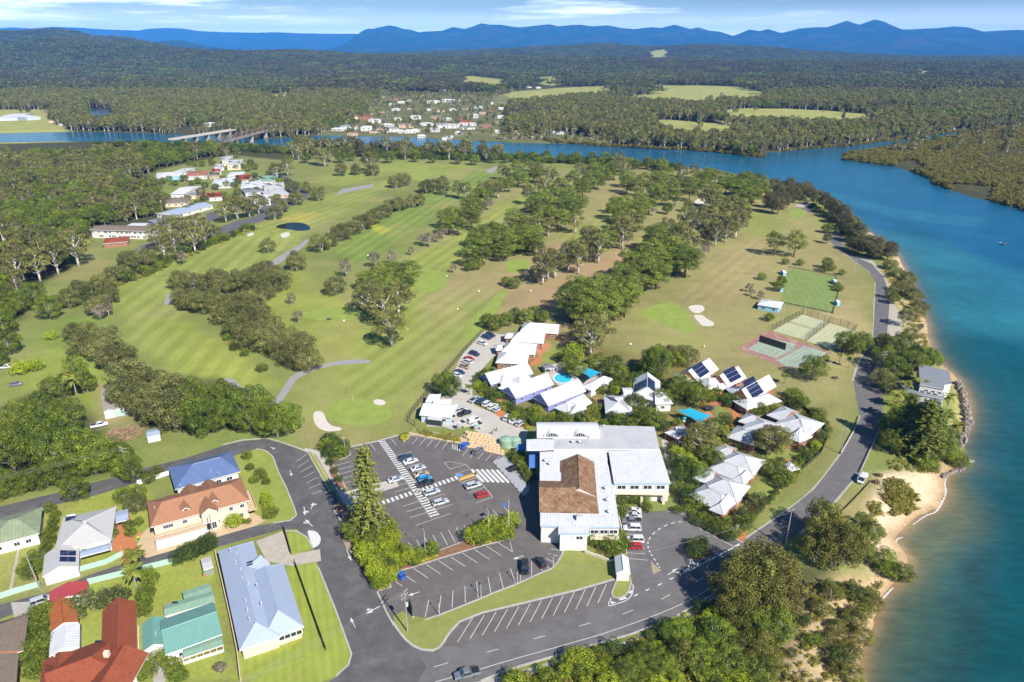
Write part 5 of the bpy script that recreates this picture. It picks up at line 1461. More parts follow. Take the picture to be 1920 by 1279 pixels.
row("from the left in the far riverside belt", "fig", 12.5, 13, "540,313 575,306 640,306 660,302 706,304 730,306 780,304 812,306 860,308 890,310 925,306 950,306 975,302 1000,303 1025,302 1052,306 1080,304 1110,306 1135,308 1190,318 1215,318 1240,322", g)
row("from the left in the far riverside belt", "she", 11, 9, "650,296 675,294 695,294 745,292 795,294 825,294 1240,318", g)
row("at the street corner by the suburb", "paper", 11, 10, "548,362 575,362 597,376 556,384 530,398 516,412 700,330 640,330 668,328", g)
row("in front of the suburb houses", "gum", 14, 13, "424,418 446,412 468,408 486,402 436,400 540,330 520,335", g)
row("on the far putting green edge", "paper", 11, 12, "742,352 758,348 800,362 815,358 830,352 832,365", g)
row("beside the creek below the motel", "gum", 14.5, 11, "310,492 330,476 350,466 366,474 386,460 340,446 322,455 372,445 300,470", "trees along the creek")
row("beside the creek below the motel", "paper", 10, 9.5, "232,526 215,530 198,546 172,562 132,576 152,560 258,508 240,500 275,500 205,570 185,590 402,450", "trees along the creek")
row("beside the creek below the motel", "grey", 8, 7, "226,520 190,600 205,592 345,496 268,486", "trees along the creek")
row("between the suburb houses", "fig", 6, 8, "305,345 318,340 360,350 372,345 385,352 330,348 352,378 372,386 384,378 405,356 425,352 440,352 446,366 478,334 476,346 505,330 526,345 540,345 556,352 430,318 442,318 465,322 455,316 396,302 398,310 380,312 366,312 356,310 470,310 478,318 520,376 548,376 420,372 432,385 290,345 300,352 312,374 350,398 300,392", "garden trees of the suburb", look="leafy garden tree")
row("between the suburb houses", "paper", 6, 7, "378,365 402,375 362,394 446,345 482,362 346,340 420,340 300,405 285,400 495,385 510,380", "garden trees of the suburb")
row("between the suburb houses", "lime", 4, 5, "308,341 322,346 436,311 480,348", "garden trees of the suburb", look="yellow-green garden tree")
row("by the motel wall", "gum", 20, 15, "76,528 148,500 40,540 110,515", "tall gums near the motel", look="tall gum with bare pale trunk")
row("at the meadow's left edge", "fig", 11, 12, "18,664 8,626 42,585 66,572 96,598 20,598 -8,690", "trees around the left meadow")
row("around the left meadow", "paper", 9, 10, "162,664 190,674 216,690 232,684 172,640 204,652 146,640", "trees around the left meadow")
row("in the left meadow", "lime", 4.5, 6.5, "98,636 70,694 40,700", "trees around the left meadow", look="low bright green tree")
row("beside the palm by the meadow", "fig", 9, 9, "122,744 100,745 152,722 140,700 165,735", "trees around the left meadow")
row("by the long shed", "palm", 11, 7, "146,752 132,742", "palms")
row("from the street in the wood by the sheds", "fig", 13, 13, "96,838 130,852 68,842 152,866 58,872 112,884 28,884 172,886 16,846 0,870 196,880 40,812 130,812 84,800", "trees of the wood by the sheds")
row("along the back street verge", "fig", 7.5, 9, "2,930 30,926 60,918 90,912 120,905 150,897 180,888 208,880 226,868", "street trees", look="leafy green tree")
row("on the bend of the back street", "fig", 8, 7, "252,903 240,896", "street trees", look="small leafy tree")
row("between shed and cart track", "paper", 12, 12, "242,764 270,774 300,792 330,802 290,752 262,734 320,762 246,730", "trees by the cart track")
row("between shed and cart track", "fig", 12, 12, "346,792 372,802 390,782 362,762 421,802 446,802 470,811 500,816 521,820 402,811 440,782 536,815 420,765 480,785 385,815", "trees by the cart track")
row("beside the resort's back drive", "fig", 7, 8, "966,603 949,612 930,620 985,608 1002,600 1018,605 915,614", "resort trees")
row("beside the resort's back drive", "lime", 9, 9, "1072,682", "resort trees", look="rounded lime-green tree")
row("near the swimming pool", "gum", 13, 13, "1108,668 1122,646 1100,650", "resort trees")
row("near the swimming pool", "fig", 6, 9, "1082,706 1066,700 1120,690 1140,705 1160,715 1150,690", "resort trees", look="spreading green tree")
row("behind the panelled villa", "fig", 13, 11, "1228,696 1234,712 1216,708", "resort trees", look="tall dark rounded tree")
row("behind the panelled villa", "lime", 7, 8, "1270,686", "resort trees", look="lime-green tree")
row("behind the panelled villa", "paper", 7.5, 8, "1256,682 1286,684", "resort trees")
row("between the villas", "fig", 7.5, 9, "1276,732 1290,752 1270,748 1306,762 1205,800 1220,806 1190,772 1238,760", "resort trees")
row("between the villas", "gum", 8, 10, "1310,850 1440,852 1452,846 1318,838", "resort trees")
row("beside the entrance drive", "fig", 6, 7, "1290,892 1310,905 1340,880 1322,868 1452,895", "resort trees", look="leafy garden tree")
row("where drive meets fairway", "fig", 9, 9.5, "833,738 846,744", "resort trees", look="dark bushy tree")
row("alone on the lawn by the courts", "fig", 9, 10, "1522,712", "trees by the courts", look="big round dark green tree")
row("shading the court corner", "fig", 9, 10, "1600,664 1582,660 1614,660", "trees by the courts")
row("by the court corner", "palm", 6, 4, "1545,690 1572,684 1530,705 1590,690", "palms")
row("standing apart near the shore road", "pine", 14, 8.5, "1450,480 1488,482", "trees by the courts", look="tall open pine")
row("near the shore road bend", "fig", 7, 8.5, "1550,437", "trees by the courts", look="flat-topped green tree")
row("near the shore road bend", "she", 7, 5, "1550,457", "trees by the courts")
row("around the bowling green", "fig", 6.5, 7, "1458,546 1464,536 1550,504 1548,510", "trees by the courts", look="round green tree")
row("around the bowling green", "bush", 4, 5, "1472,496 1578,516 1572,546 1568,540 1560,508 1441,602 1428,525 1500,498", "trees by the courts")
row("around the bowling green", "grey", 4.5, 4.5, "1424,562 1410,556 1404,548", "trees by the courts")
g = "trees along the river bank"
row("from the point along the river bank", "she", 13.5, 9, "1440,390 1447,400 1458,402 1468,392 1478,384 1488,380 1458,374 1472,368 1497,374 1504,372 1518,378 1530,386 1545,394 1556,402 1566,410 1577,421 1586,432 1596,444 1606,456 1480,360 1512,366 1450,362 1430,362", g)
row("on the bank below the road bend", "she", 9.5, 8.5, "1596,470 1610,476 1624,482 1638,486 1652,484 1664,488 1646,474 1632,468 1668,476", g)
row("on the bank below the road bend", "paper", 6, 8, "1668,504 1684,518 1699,538 1690,548 1712,556 1704,525 1725,580 1716,592", g, look="low spreading riverside tree")
row("beside the road above the river", "fig", 6.5, 7, "1674,570 1668,560", g)
row("beside the road above the river", "gum", 7.5, 6.5, "1702,646 1694,612", g)
row("shading the road", "fig", 10, 11, "1652,692 1670,676 1690,668 1712,694 1728,692 1702,706 1742,692 1676,712 1655,665", g)
row("at the river house gate", "paper", 7.5, 8.5, "1662,736 1650,724", g)
row("at the river house gate", "palm", 6.5, 6, "1678,765 1692,745 1682,792 1670,785 1700,770 1690,800 1720,742", "palms")
row("below the river house", "norfolk", 19, 10, "1702,846 1722,856 1746,850 1690,838", g)
row("below the river house", "fig", 9, 10, "1668,822 1672,846 1714,826 1748,826 1764,842 1694,812 1735,806 1680,806 1770,856", g)
row("on the river house lawn", "palm", 10, 5.5, "1768,816 1786,832 1771,776", "palms")
row("at the foot of the garden", "bush", 4, 6, "1788,856 1800,862 1740,876 1726,868", g)
row("between road and beach", "olive", 11, 9.5, "1528,1052 1562,1062 1546,1022 1534,1004 1586,1054", g)
row("between road and beach", "fig", 5, 5.5, "1628,1024 1612,988 1634,1006", g)
row("leaning over the shallows", "fig", 4, 8, "1668,1066 1690,1072 1652,1052", g, look="low green tree")
row("on the slope below the footpath", "olive", 12, 12, "1376,1168 1398,1124 1372,1140 1430,1152 1446,1116 1420,1100", g)
row("on the slope below the footpath", "olive", 7, 9, "1462,1150 1425,1236 1392,1244 1282,1250", g)
row("on the slope below the footpath", "fig", 7, 9.5, "1420,1190 1452,1196 1340,1216 1362,1262 1312,1262 1420,1275", g)
row("lowest along the footpath", "fig", 5, 7, "1215,1240 1245,1262 1172,1274 1268,1210 1196,1262", g)
row("on the sandy bank", "olive", 3.5, 5.5, "1560,1120 1590,1110 1620,1120 1600,1160 1570,1180 1620,1190 1590,1220 1570,1250 1600,1262 1540,1150 1640,1130 1550,1205", g, look="low windswept bush")
g = "garden trees of the houses"
row("at the car park's street corner", "norfolk", 27, 11, "696,1008", "car park trees", look="tall tiered conifer, pale trunk")
row("beside the tall conifer", "fig", 7, 8, "664,1012 700,1030", "car park trees", look="dense green tree")
row("beside the back street lawn", "fig", 7, 8.5, "146,938", g, look="rounded lime-tinted tree")
row("behind the tan-roofed house", "paper", 5.5, 6, "258,958", g)
row("behind the tan-roofed house", "fig", 4, 5, "232,940 262,930 280,905 296,893", g, look="small green tree")
row("in the garden behind the red-roofed house", "flower", 5, 7, "158,1148", g, look="large white-flowering shrub")
row("in the garden behind the red-roofed house", "flower", 4, 7, "214,1136", g, look="grey-green flowering shrub")
row("by the green-roofed house", "palm", 8.5, 5.5, "262,1086 258,1118", "palms")
row("by the green-roofed house", "bush", 4, 4.2, "277,1086 276,1122 270,1140 270,1155 285,1094", g)
row("beside the white picket walk", "bush", 3, 3.6, "290,1250 278,1270 322,1255 330,1270 312,1240 340,1276", g)
row("beside the white picket walk", "grey", 2.5, 3, "414,1262", g)
row("between brown and red roofs", "bush", 4, 5, "80,1180 70,1200 90,1160 75,1225 65,1245 84,1218 72,1265 58,1230 66,1170", g)
row("beside the grey house with panels", "bush", 3, 3, "105,972 102,985 100,1000 88,1010 95,1020 88,1035 96,960", g)
row("beside the grey house with panels", "fig", 5, 7, "60,1080 72,1062", g)
row("beside the orange drive", "bush", 3, 3, "243,992 246,1005 262,985 212,975 212,990 212,1008", g)
row("along the lane behind the lodge", "dark", 3.6, 4, "338,1055 350,1050 362,1046 374,1042 386,1036 396,1030 344,1046 358,1040 372,1034 386,1026 395,1020", g, look="clipped hedge bush")
row("on the corner lawn", "lime", 3, 3.2, "499,935 502,948 505,962", g, look="bright lime ball shrub")
row("on the corner lawn", "bush", 2.6, 3, "470,882 492,898 500,908 488,892 506,972 512,966 464,860 478,905", g)
row("by the tan-roofed house door", "lime", 3, 4.2, "440,985", g, look="large yellow-green ball shrub")
row("by the tan-roofed house door", "bush", 1.6, 2, "455,982 466,981 430,984", g)
g = "shrubs of the car park"
row("from the street in the top bed", "dark", 2.4, 2.4, "626,832 622,842 620,872 628,888 636,904", g)
row("in the garden bed between lots", "dark", 3, 3.2, "722,1055 745,1040 806,1032 900,995 918,995 655,1010", g)
row("in the garden bed between lots", "bush", 3, 3.4, "810,1032 888,1003 910,1008 930,1002 945,998 950,990 790,1045 770,1052", g)
row("beside the awning", "bush", 3, 3.5, "970,868 978,880 985,890 965,860 990,900 975,860", g)
row("in front of the function room", "fig", 2.8, 4.5, "1165,945 1180,942 1195,941 1208,942", g, look="clipped dark green tree")
row("in front of the function room", "bush", 2.5, 3, "1212,958 1170,962 1165,970 1270,962", g)
row("beneath the club's front window", "bush", 3, 4.5, "1112,1018 1125,1024 1138,1030 1150,1036 1110,1005 1130,1012 1145,1022", g, look="climbing green shrub")
row("along the entrance wall", "dark", 2, 2.6, "1296,978 1308,985 1320,990 1333,996 1345,1003 1358,1010 1368,1014", g)
row("along the entrance wall", "bush", 2.6, 3.2, "1302,970 1318,975 1330,984 1346,992 1360,1000 1290,962", g)
row("along the villas' boundary", "dark", 2, 2.4, "1390,988 1402,980 1412,970 1420,962 1428,955 1436,946 1446,938 1454,928 1462,918 1470,910 1478,902", g)
row("along the villas' boundary", "bush", 2.2, 2.6, "1498,872 1510,862 1520,852 1530,845 1540,835 1548,822 1552,810 1546,798 1540,790 1500,865", g)
row("along the parking edge by the villas", "lime", 1.6, 2, "924,752 934,758 942,764 950,770 958,776 966,782 972,790 985,800 990,806 906,744", g)
row("in the villa gardens", "bush", 3, 3.6, "908,730 920,742 930,736 936,748 960,790 975,778 985,788 996,792 1012,790 1030,792 1085,790 1098,770 1110,762 1125,770 1145,795 1160,788 1172,800 1126,738 1140,722 1160,730 1340,725 1352,735 1362,742 1390,760 1402,770 1415,780 1430,775 1450,770 1330,800 1345,822 1360,830 1375,825 1385,840 1350,850 1300,812 1270,800 1390,800 1400,795", "shrubs of the resort")
row("in the villa gardens", "dark", 2.6, 3.2, "902,712 918,706 945,748 1008,772 1042,780 1065,788 1182,792 1250,745 1262,760 1322,728 1345,718 1376,748 1420,765 1440,758 1480,880 1462,872 1500,848 1520,835 1395,935 1312,915 1300,925 1290,935 1300,945", "shrubs of the resort")
row("in the villa gardens", "palm", 4.5, 4, "880,740 1358,830 1470,720 1345,748", "palms")
print("trees", NTREES[0])
sc_ = [full("scrub", 0), full("scrub", 1), full("tuft", 0), full("tuft", 1), full("bush", 0), full("dark", 0), full("lime", 0)]
def under(name, poly, st, seed, p, h0, h1, keep=1.0, z=None):
 P_ = GA(poly)
 lo, hi = P_.min(0), P_.max(0)
 x, y, r = jitter(lo[0], hi[0], lo[1], hi[1], st, seed)
 k = inside(P_, x, y) & (r.random(len(x)) < keep)
 x, y = x[k], y[k]; n = len(x)
 hs_ = r.uniform(h0, h1, n); ws = hs_ * r.uniform(0.8, 1.2, n)
 zz = land_z(x, y) if z is None else np.full(n, z)
 ok = zz > WL + 0.15
 mass(name, sc_, np.stack([x, y, zz], -1)[ok], np.stack([ws, ws, hs_], -1)[ok], r.uniform(0, 6.28, n)[ok], r.choice(7, n, p=p)[ok])
under("scrub_undergrowth", "930,1279 1000,1262 1080,1240 1180,1208 1270,1172 1330,1134 1370,1140 1400,1200 1440,1300 1300,1330 960,1330", 1.25, 51, [.24, .16, .22, .12, .10, .04, .12], 0.6, 1.3)
under("scrub_undergrowth", "1430,1300 1440,1160 1500,1080 1600,1080 1660,1085 1690,1078 1660,1125 1645,1150 1640,1180 1620,1210 1612,1276", 2.1, 52, [.5, .3, .1, 0, .06, .04, 0], 0.6, 1.3, 0.7)
under("garden_undergrowth", "660,975 700,985 731,996 744,1018 757,1042 766,1049 774,1060 735,1074 705,1105 688,1071 672,1030", 0.85, 53, [.06, .05, .30, .30, .06, .03, .20], 0.7, 1.4, 0.95, 0.12)
under("garden_undergrowth", "690,1075 728,1080 733,1098 708,1106", 0.7, 54, [0, 0, .5, .4, 0, 0, .1], 0.9, 1.5, 1, 0.12)
under("garden_undergrowth", "766,1048 789,1042 815,1038 828,1045 775,1062", 0.8, 55, [0, 0, .4, .3, .1, .1, .1], 0.7, 1.2, 1, 0.12)
under("garden_undergrowth", "872,1018 896,1008 940,992 961,985 955,1008 930,1016 900,1022", 0.85, 56, [0, 0, .35, .25, .15, .1, .15], 0.8, 1.5, 1, 0.12)
under("garden_undergrowth", "604,846 602,828 625,825 640,832 652,845 645,858 625,864", 0.9, 57, [.2, .1, .3, .2, .1, .1, 0], 0.7, 1.3, 0.9, 0.12)
under("garden_undergrowth", "775,808 862,819 858,829 800,820", 1.0, 58, [.3, .2, .4, .1, 0, 0, 0], 0.6, 1.0, 0.7, 0.12)
under("garden_undergrowth", "1293,1027 1315,1022 1325,1032 1320,1044 1305,1048 1293,1040", 0.7, 59, [.1, 0, .5, .2, .1, .1, 0], 0.8, 1.3, 0.9, 0.13)
under("garden_undergrowth", "750,818 757,829 768,818 760,814", 0.7, 60, [0, 0, .6, .4, 0, 0, 0], 0.9, 1.4, 1, 0.12)
under("scrub_undergrowth", "1670,960 1690,915 1660,905 1700,930 1720,945 1705,955", 1.0, 61, [.5, .4, .1, 0, 0, 0, 0], 0.8, 1.2, 1)
under("scrub_undergrowth", "1655,935 1668,905 1690,903 1712,920 1718,935 1690,945 1672,940", 1.1, 62, [.5, .4, .1, 0, 0, 0, 0], 0.9, 1.5, 1)
under("scrub_undergrowth", "1670,865 1740,858 1775,866 1770,878 1700,884 1672,882", 1.3, 63, [.3, .3, .4, 0, 0, 0, 0], 0.5, 0.9, 0.8)
under("scrub_undergrowth", "1620,985 1640,940 1655,940 1640,980 1620,1010", 1.2, 64, [.4, .3, .2, 0, .1, 0, 0], 0.8, 1.3, 1)
under("creek_undergrowth", "150,560 200,520 300,492 360,470 400,452 480,425 480,430 400,462 300,508 210,545 160,575", 3.0, 65, [.3, .3, 0, 0, .25, .15, 0], 0.9, 1.8, 0.75)
under("creek_undergrowth", "415,620 440,640 480,680 500,700 490,705 440,660 410,630", 2.6, 66, [.2, .1, 0, 0, .4, .3, 0], 0.7, 1.3, 0.5)
under("hillside_undergrowth", "0,940 60,920 230,870 228,860 150,875 60,900 0,915", 2.2, 67, [.1, .1, 0, 0, .5, .3, 0], 0.9, 1.6, 0.9)
under("bank_undergrowth", "1664,500 1690,530 1715,565 1728,600 1740,640 1725,650 1705,600 1680,550 1655,510", 2.2, 68, [.5, .3, .1, 0, .05, .05, 0], 0.6, 1.2, 0.65)
under("bank_undergrowth", "1490,370 1545,392 1600,440 1640,470 1640,480 1590,455 1540,405", 2.6, 69, [.4, .4, 0, 0, .1, .1, 0], 0.8, 1.4, 0.8)
under("garden_undergrowth", "890,720 900,700 918,695 925,712 915,725 925,745 945,755 975,780 990,800 960,790 905,750", 1.3, 70, [.1, .1, .2, .1, .2, .2, .1], 0.6, 1.1, 0.6)
under("garden_undergrowth", "1290,895 1310,905 1330,960 1390,1005 1380,1008 1310,968 1290,940", 1.3, 71, [.15, .1, .2, .1, .2, .2, .05], 0.6, 1.1, 0.6)
under("garden_undergrowth", "1100,1000 1160,1000 1180,1040 1165,1050 1110,1030", 1.0, 72, [.3, .2, .3, 0, .2, 0, 0], 0.6, 1.1, 0.8)
under("river_edge_undergrowth", "150,272 420,276 560,284 700,290 850,294 960,298 1150,305 1280,318 1280,322 1150,311 960,304 700,296 420,284", 6, 73, [0, 0, 0, 0, .5, .5, 0], 1.5, 3.0, 0.8)
for i_, p_ in enumerate(("1000,775 1040,790 1110,770 1130,790 1240,795 1250,812 1130,806 1005,802", "1272,735 1300,728 1330,735 1400,765 1440,775 1440,785 1380,770 1320,750 1280,750", "1255,830 1300,850 1330,905 1300,960 1275,930", "1330,800 1385,790 1370,815 1340,850 1300,860", "1120,735 1150,720 1185,705 1200,690 1240,700 1260,730 1190,740 1140,745", "1380,985 1440,925 1500,865 1550,812 1556,820 1500,880 1440,945 1392,998", "1440,745 1490,740 1540,790 1530,795 1480,762", "905,700 930,712 925,730 900,728")): under("garden_undergrowth", p_, 1.9, 80 + i_, [.1, .1, .1, .1, .3, .2, .1], 0.7, 1.5, 0.6)
# ------- buildings
def win_mesh():
 f, p = MB(), MB()
 t = 0.07
 for (x0, x1, z0, z1) in ((-.5, .5, -.5, -.5 + t), (-.5, .5, .5 - t, .5), (-.5, -.5 + t, -.5 + t, .5 - t), (.5 - t, .5, -.5 + t, .5 - t), (-t / 3, t / 3, -.5 + t, .5 - t)):
  f.box(((x0 + x1) / 2, -0.03, (z0 + z1) / 2), (x1 - x0, 0.10, z1 - z0))
 p.box((0, 0.0, 0), (0.9, 0.05, 0.9))
 return f.mesh("window_frame", M["trim_white"]), p.mesh("window_pane", M["glass"])
WFR, WPN = win_mesh()
def add_window(root, p, ang, w, h, local):
 o = link("window", WFR, root)
 o.location = Vector(p) - Vector(local); o.rotation_euler = (0, 0, ang); o.scale = (w, 1, h)
 link("pane", WPN, o)
 return o
panel_mb = MB(); panel_mb.box((0, 0, 0.06), (1.0, 1.0, 0.05))
PANEL = panel_mb.mesh("solar_panel", M["solar"])
vent_mb = MB(); vent_mb.lathe([(0.12, 0), (0.12, 0.25), (0.3, 0.32), (0.34, 0.5), (0.22, 0.68), (0.05, 0.72)], n=10)
VENT = vent_mb.mesh("roof_vent", M["galv"], smooth=True)
pipe_mb = MB(); pipe_mb.tube([(0, 0, -.2), (0, 0, 0.7)], 0.09, 6); pipe_mb.lathe([(0.16, .62), (0.16, .72), (.02, .8)], n=6)
PIPE = pipe_mb.mesh("vent_pipe", M["galv"])
CAMP = Vector((0, 0, CAM_H))
class House:
 def __init__(s, name, label, cat, at, group=None):
  s.root = empty(name, G(*at), 0, label, cat, group)
  s.o = s.root.location.copy()
 def rect(s, A, B, C, ze, rise=None):
  """footprint from pixels of eave corners; with rise given C is the far end of the ridge"""
  a, b, c = G(*A, ze), G(*B, ze), G(*C, ze + (rise or 0))
  u = b - a; Lu = u.length; u.normalize()
  w = c - a; w.z = 0; v = w - u * w.dot(u); Lv = v.length * (2 if rise else 1); v.normalize()
  return a, u, Lu, v, Lv
 def part(s, name, mb, mats, smooth=False):
  me = mb.mesh(name, mats, tuple(s.o), smooth)
  return link(name, me, s.root)
 def wing(s, A, B, C, ze, rise, roof, wall, h0=0.0, h1=0.0, oh=0.5, z0=0.0, ridge=False, win=0, storeys=1, wpos=None, trim="trim_white", walls=True, wsize=(1.5, 1.15)):
  a, u, L, v, W = s.rect(A, B, C, ze, rise if ridge else None)
  flip = u.cross(v).z < 0
  tile = roof.startswith("tile")
  def P(x, y, z): q = a + u * x + v * y; return (q.x, q.y, z)
  mb = MB()
  zr = ze + rise
  h0_, h1_ = (W / 2 * h0), (W / 2 * h1)
  sl = math.hypot(W / 2, rise)
  r0, r1 = h0_, L - h1_
  def add(pts, m, us): mb.poly(pts[::-1] if flip else pts, m, (us[::-1] if flip else us))
  add([P(0, 0, ze), P(L, 0, ze), P(r1, W / 2, zr), P(r0, W / 2, zr)], 0, [0, 0, sl, sl] if tile else [0, L, r1, r0])
  add([P(L, W, ze), P(0, W, ze), P(r0, W / 2, zr), P(r1, W / 2, zr)], 0, [0, 0, sl, sl] if tile else [L, 0, r0, r1])
  for (x, r_, hh, fl) in ((0, r0, h0_, 0), (L, r1, h1_, 1)):
   pts = [P(x, W, ze), P(x, 0, ze), P(r_, W / 2, zr)]
   if fl: pts = [pts[1], pts[0], pts[2]]
   add(pts, 0 if hh > 0.05 else 2, [0, 0, sl] if tile else [W, 0, W / 2])
  d = 0.24
  cs = [(0, 0), (L, 0), (L, W), (0, W)]
  for i in range(4):
   (x0, y0), (x1, y1) = cs[i], cs[(i + 1) % 4]
   add([P(x0, y0, ze - d), P(x1, y1, ze - d), P(x1, y1, ze), P(x0, y0, ze)], 1, [0] * 4)
  add([P(0, W, ze - d), P(L, W, ze - d), P(L, 0, ze - d), P(0, 0, ze - d)], 1, [0] * 4)
  s.part("roof", mb, [M[roof], M[trim], M[wall]])
  if rise > 0.5:
   rc = MB()
   rc.tube([P(r0, W / 2, zr + .02), P(r1, W / 2, zr + .02)], 0.11, 5)
   for x, r_, hh in ((0, r0, h0_), (L, r1, h1_)):
    for y in (0, W):
     if hh > 0.05: rc.tube([P(x, y, ze + .03), P(r_, W / 2, zr + .03)], 0.09, 5)
   s.part("ridge_cap", rc, M[roof])
  if walls:
   wb = MB()
   z1 = ze - d - 0.002
   c4 = [P(oh, oh, 0), P(L - oh, oh, 0), P(L - oh, W - oh, 0), P(oh, W - oh, 0)]
   if flip: c4 = c4[::-1]
   for i in range(4):
    p, q = c4[i], c4[(i + 1) % 4]
    wb.poly([(p[0], p[1], z0 - .3), (q[0], q[1], z0 - .3), (q[0], q[1], z1), (p[0], p[1], z1)])
   s.part("wall", wb, M[wall])
   if win:
    for i in range(4):
     p, q = Vector(c4[i]), Vector(c4[(i + 1) % 4])
     e = q - p; le = e.length; e.normalize()
     nrm = Vector((e.y, -e.x, 0))
     if nrm.dot(CAMP - p) < 0 or le < 2.6: continue
     n = max(1, min(win, int(le / 3.0)))
     for st in range(storeys):
      zc = z0 + (z1 - z0) * (st + 0.55) / storeys
      for k in range(n):
       t = (k + 0.5) / n + rnd(-.06, .06)
       c = p + e * le * t + nrm * 0.03
       add_window(s.root, (c.x, c.y, zc), math.atan2(e.y, e.x), wsize[0] * rnd(.8, 1.2), wsize[1], s.o)
  s.last = (a, u, L, v, W, ze, zr, flip)
  return s
 def slab(s, poly, z, th, mat, wall=None, z0=0.0, inset=0.35, tilt=None, fascia="fascia_blue", name="roof"):
  """flat metal roof from the pixels of its outline at height z, with walls below"""
  P_ = [G(x, y, z) for x, y in PX(poly)]
  ar = sum(P_[i].x * P_[(i + 1) % len(P_)].y - P_[(i + 1) % len(P_)].x * P_[i].y for i in range(len(P_)))
  if ar < 0: P_ = P_[::-1]
  mb = MB(); n = len(P_)
  zs = [z + (0 if tilt is None else (p.y - P_[0].y) * tilt) for p in P_]
  for t_ in tessellate_polygon([[Vector((p.x, p.y, 0)) for p in P_]]):
   q = [(P_[i].x, P_[i].y, zs[i]) for i in t_]
   nz = (Vector(q[1]) - Vector(q[0])).cross(Vector(q[2]) - Vector(q[0])).z
   i_ = list(t_) if nz > 0 else list(t_)[::-1]
   mb.poly([(P_[i].x, P_[i].y, zs[i]) for i in i_], 0, [P_[i].x for i in i_])
  for i in range(n):
   j = (i + 1) % n
   mb.poly([(P_[i].x, P_[i].y, z - th), (P_[j].x, P_[j].y, z - th), (P_[j].x, P_[j].y, zs[j]), (P_[i].x, P_[i].y, zs[i])], 1)
  s.part(name, mb, [M[mat], M[fascia]])
  if wall:
   c = sum(P_, Vector()) / n
   Q = [p + (c - p).normalized() * inset for p in P_]
   wb = MB()
   for i in range(n):
    j = (i + 1) % n
    wb.poly([(Q[i].x, Q[i].y, z0 - .3), (Q[j].x, Q[j].y, z0 - .3), (Q[j].x, Q[j].y, z - th * .5), (Q[i].x, Q[i].y, z - th * .5)])
   wb.poly([(q.x, q.y, z - th - .01) for q in Q[::-1]])
   s.part("wall", wb, M[wall])
  return s
 def panels(s, nx, ny, s0, t0, side=0, pw=1.0, ph=1.65, gap=0.06):
  """rows of solar panels on one slope of the last wing; s0 metres along the eave, t0 metres up the slope"""
  a, u, L, v, W, ze, zr, flip = s.last
  if side: a, v = a + v * W, -v
  rise = zr - ze
  up = (v * (W / 2) + Vector((0, 0, rise))).normalized()
  nrm = u.cross(up); nrm = nrm if nrm.z > 0 else -nrm
  base = Vector((a.x, a.y, ze))
  m = Matrix((u, up, nrm)).transposed().to_4x4()
  for i in range(nx):
   for j in range(ny):
    c = base + u * (s0 + (i + .5) * (pw + gap)) + up * (t0 + (j + .5) * (ph + gap)) + nrm * 0.04
    o = link("solar_panel", PANEL, s.root)
    o.matrix_basis = Matrix.Translation(c - s.o) @ m @ Matrix.Diagonal((pw, ph, 1, 1))
 def fixture(s, name, me, px, z, sc=1.0, rz=0.0):
  o = link(name, me, s.root); o.location = G(*px, z) - s.o; o.scale = (sc,) * 3; o.rotation_euler = (0, 0, rz)
  return o
 def windows(s, a, b, z, n, w, h, out=0.06, ze=None, back=0.3):
  """n windows at height z on the wall under the eave whose corners (height ze) are pixels a and b"""
  p, q = G(*a, ze or z), G(*b, ze or z)
  if ze: p.z = q.z = z; out = -back
  e = (q - p); le = e.length; e.normalize(); nrm = Vector((e.y, -e.x, 0))
  for k in range(n):
   c = p + e * le * (k + .5) / n + nrm * out
   add_window(s.root, c, math.atan2(e.y, e.x), w, h, s.o)
 def block(s, name, mat, a, b, depth, z0, z1, out=0.0):
  """an upright slab whose front bottom edge runs between ground pixels a and b"""
  p, q = G(*a), G(*b); e = q - p; le = e.length; e.normalize(); nrm = Vector((e.y, -e.x, 0))
  mb = MB(); c = p + e * le / 2 + nrm * (out - depth / 2)
  mb.box((c.x, c.y, (z0 + z1) / 2), (le, depth, z1 - z0), math.atan2(e.y, e.x))
  return s.part(name, mb, M[mat])
c = House("club_building", "large white flat-roofed clubhouse with mossy tile roof in its middle", "clubhouse", (1090, 1000))
c.slab("1124,797 1227,800 1237,842 1137,842 1128,842 1037,842 1037,822 1124,822", 6.6, 0.5, "roof_white_old", "wall_white", fascia="trim_white")
c.slab("1012,843 1139,844 1139,868 1150,905 1152,921 1162,988 1104,988 1047,987 1013,985", 5.5, 0.5, "roof_white", "wall_white")
c.slab("1141,846 1238,844 1257,905 1151,905", 6.3, 0.6, "roof_white", "wall_white")
c.slab("1047,985 1104,986 1105,999 1047,999", 5.7, 0.65, "roof_white", "wall_white", inset=0.5)
c.slab("987,824 1011,823 1038,824 1038,842 1009,844 987,844", 6.9, 0.3, "roof_white", None, fascia="trim_white")
c.slab("1012,885 1052,886 1052,901 1012,901", 5.8, 0.25, "roof_white", None, fascia="trim_white")
c.wing((1051, 930), (1051, 864), (1114, 866), 5.7, 2.5, "tile_mossy", "wall_white", 0, 0, walls=False, trim="tile_mossy")
c.wing((1011, 960), (1123, 962), (1120, 903), 5.72, 2.7, "tile_mossy", "wall_white", 0.0, 1.0, walls=False, trim="tile_mossy")
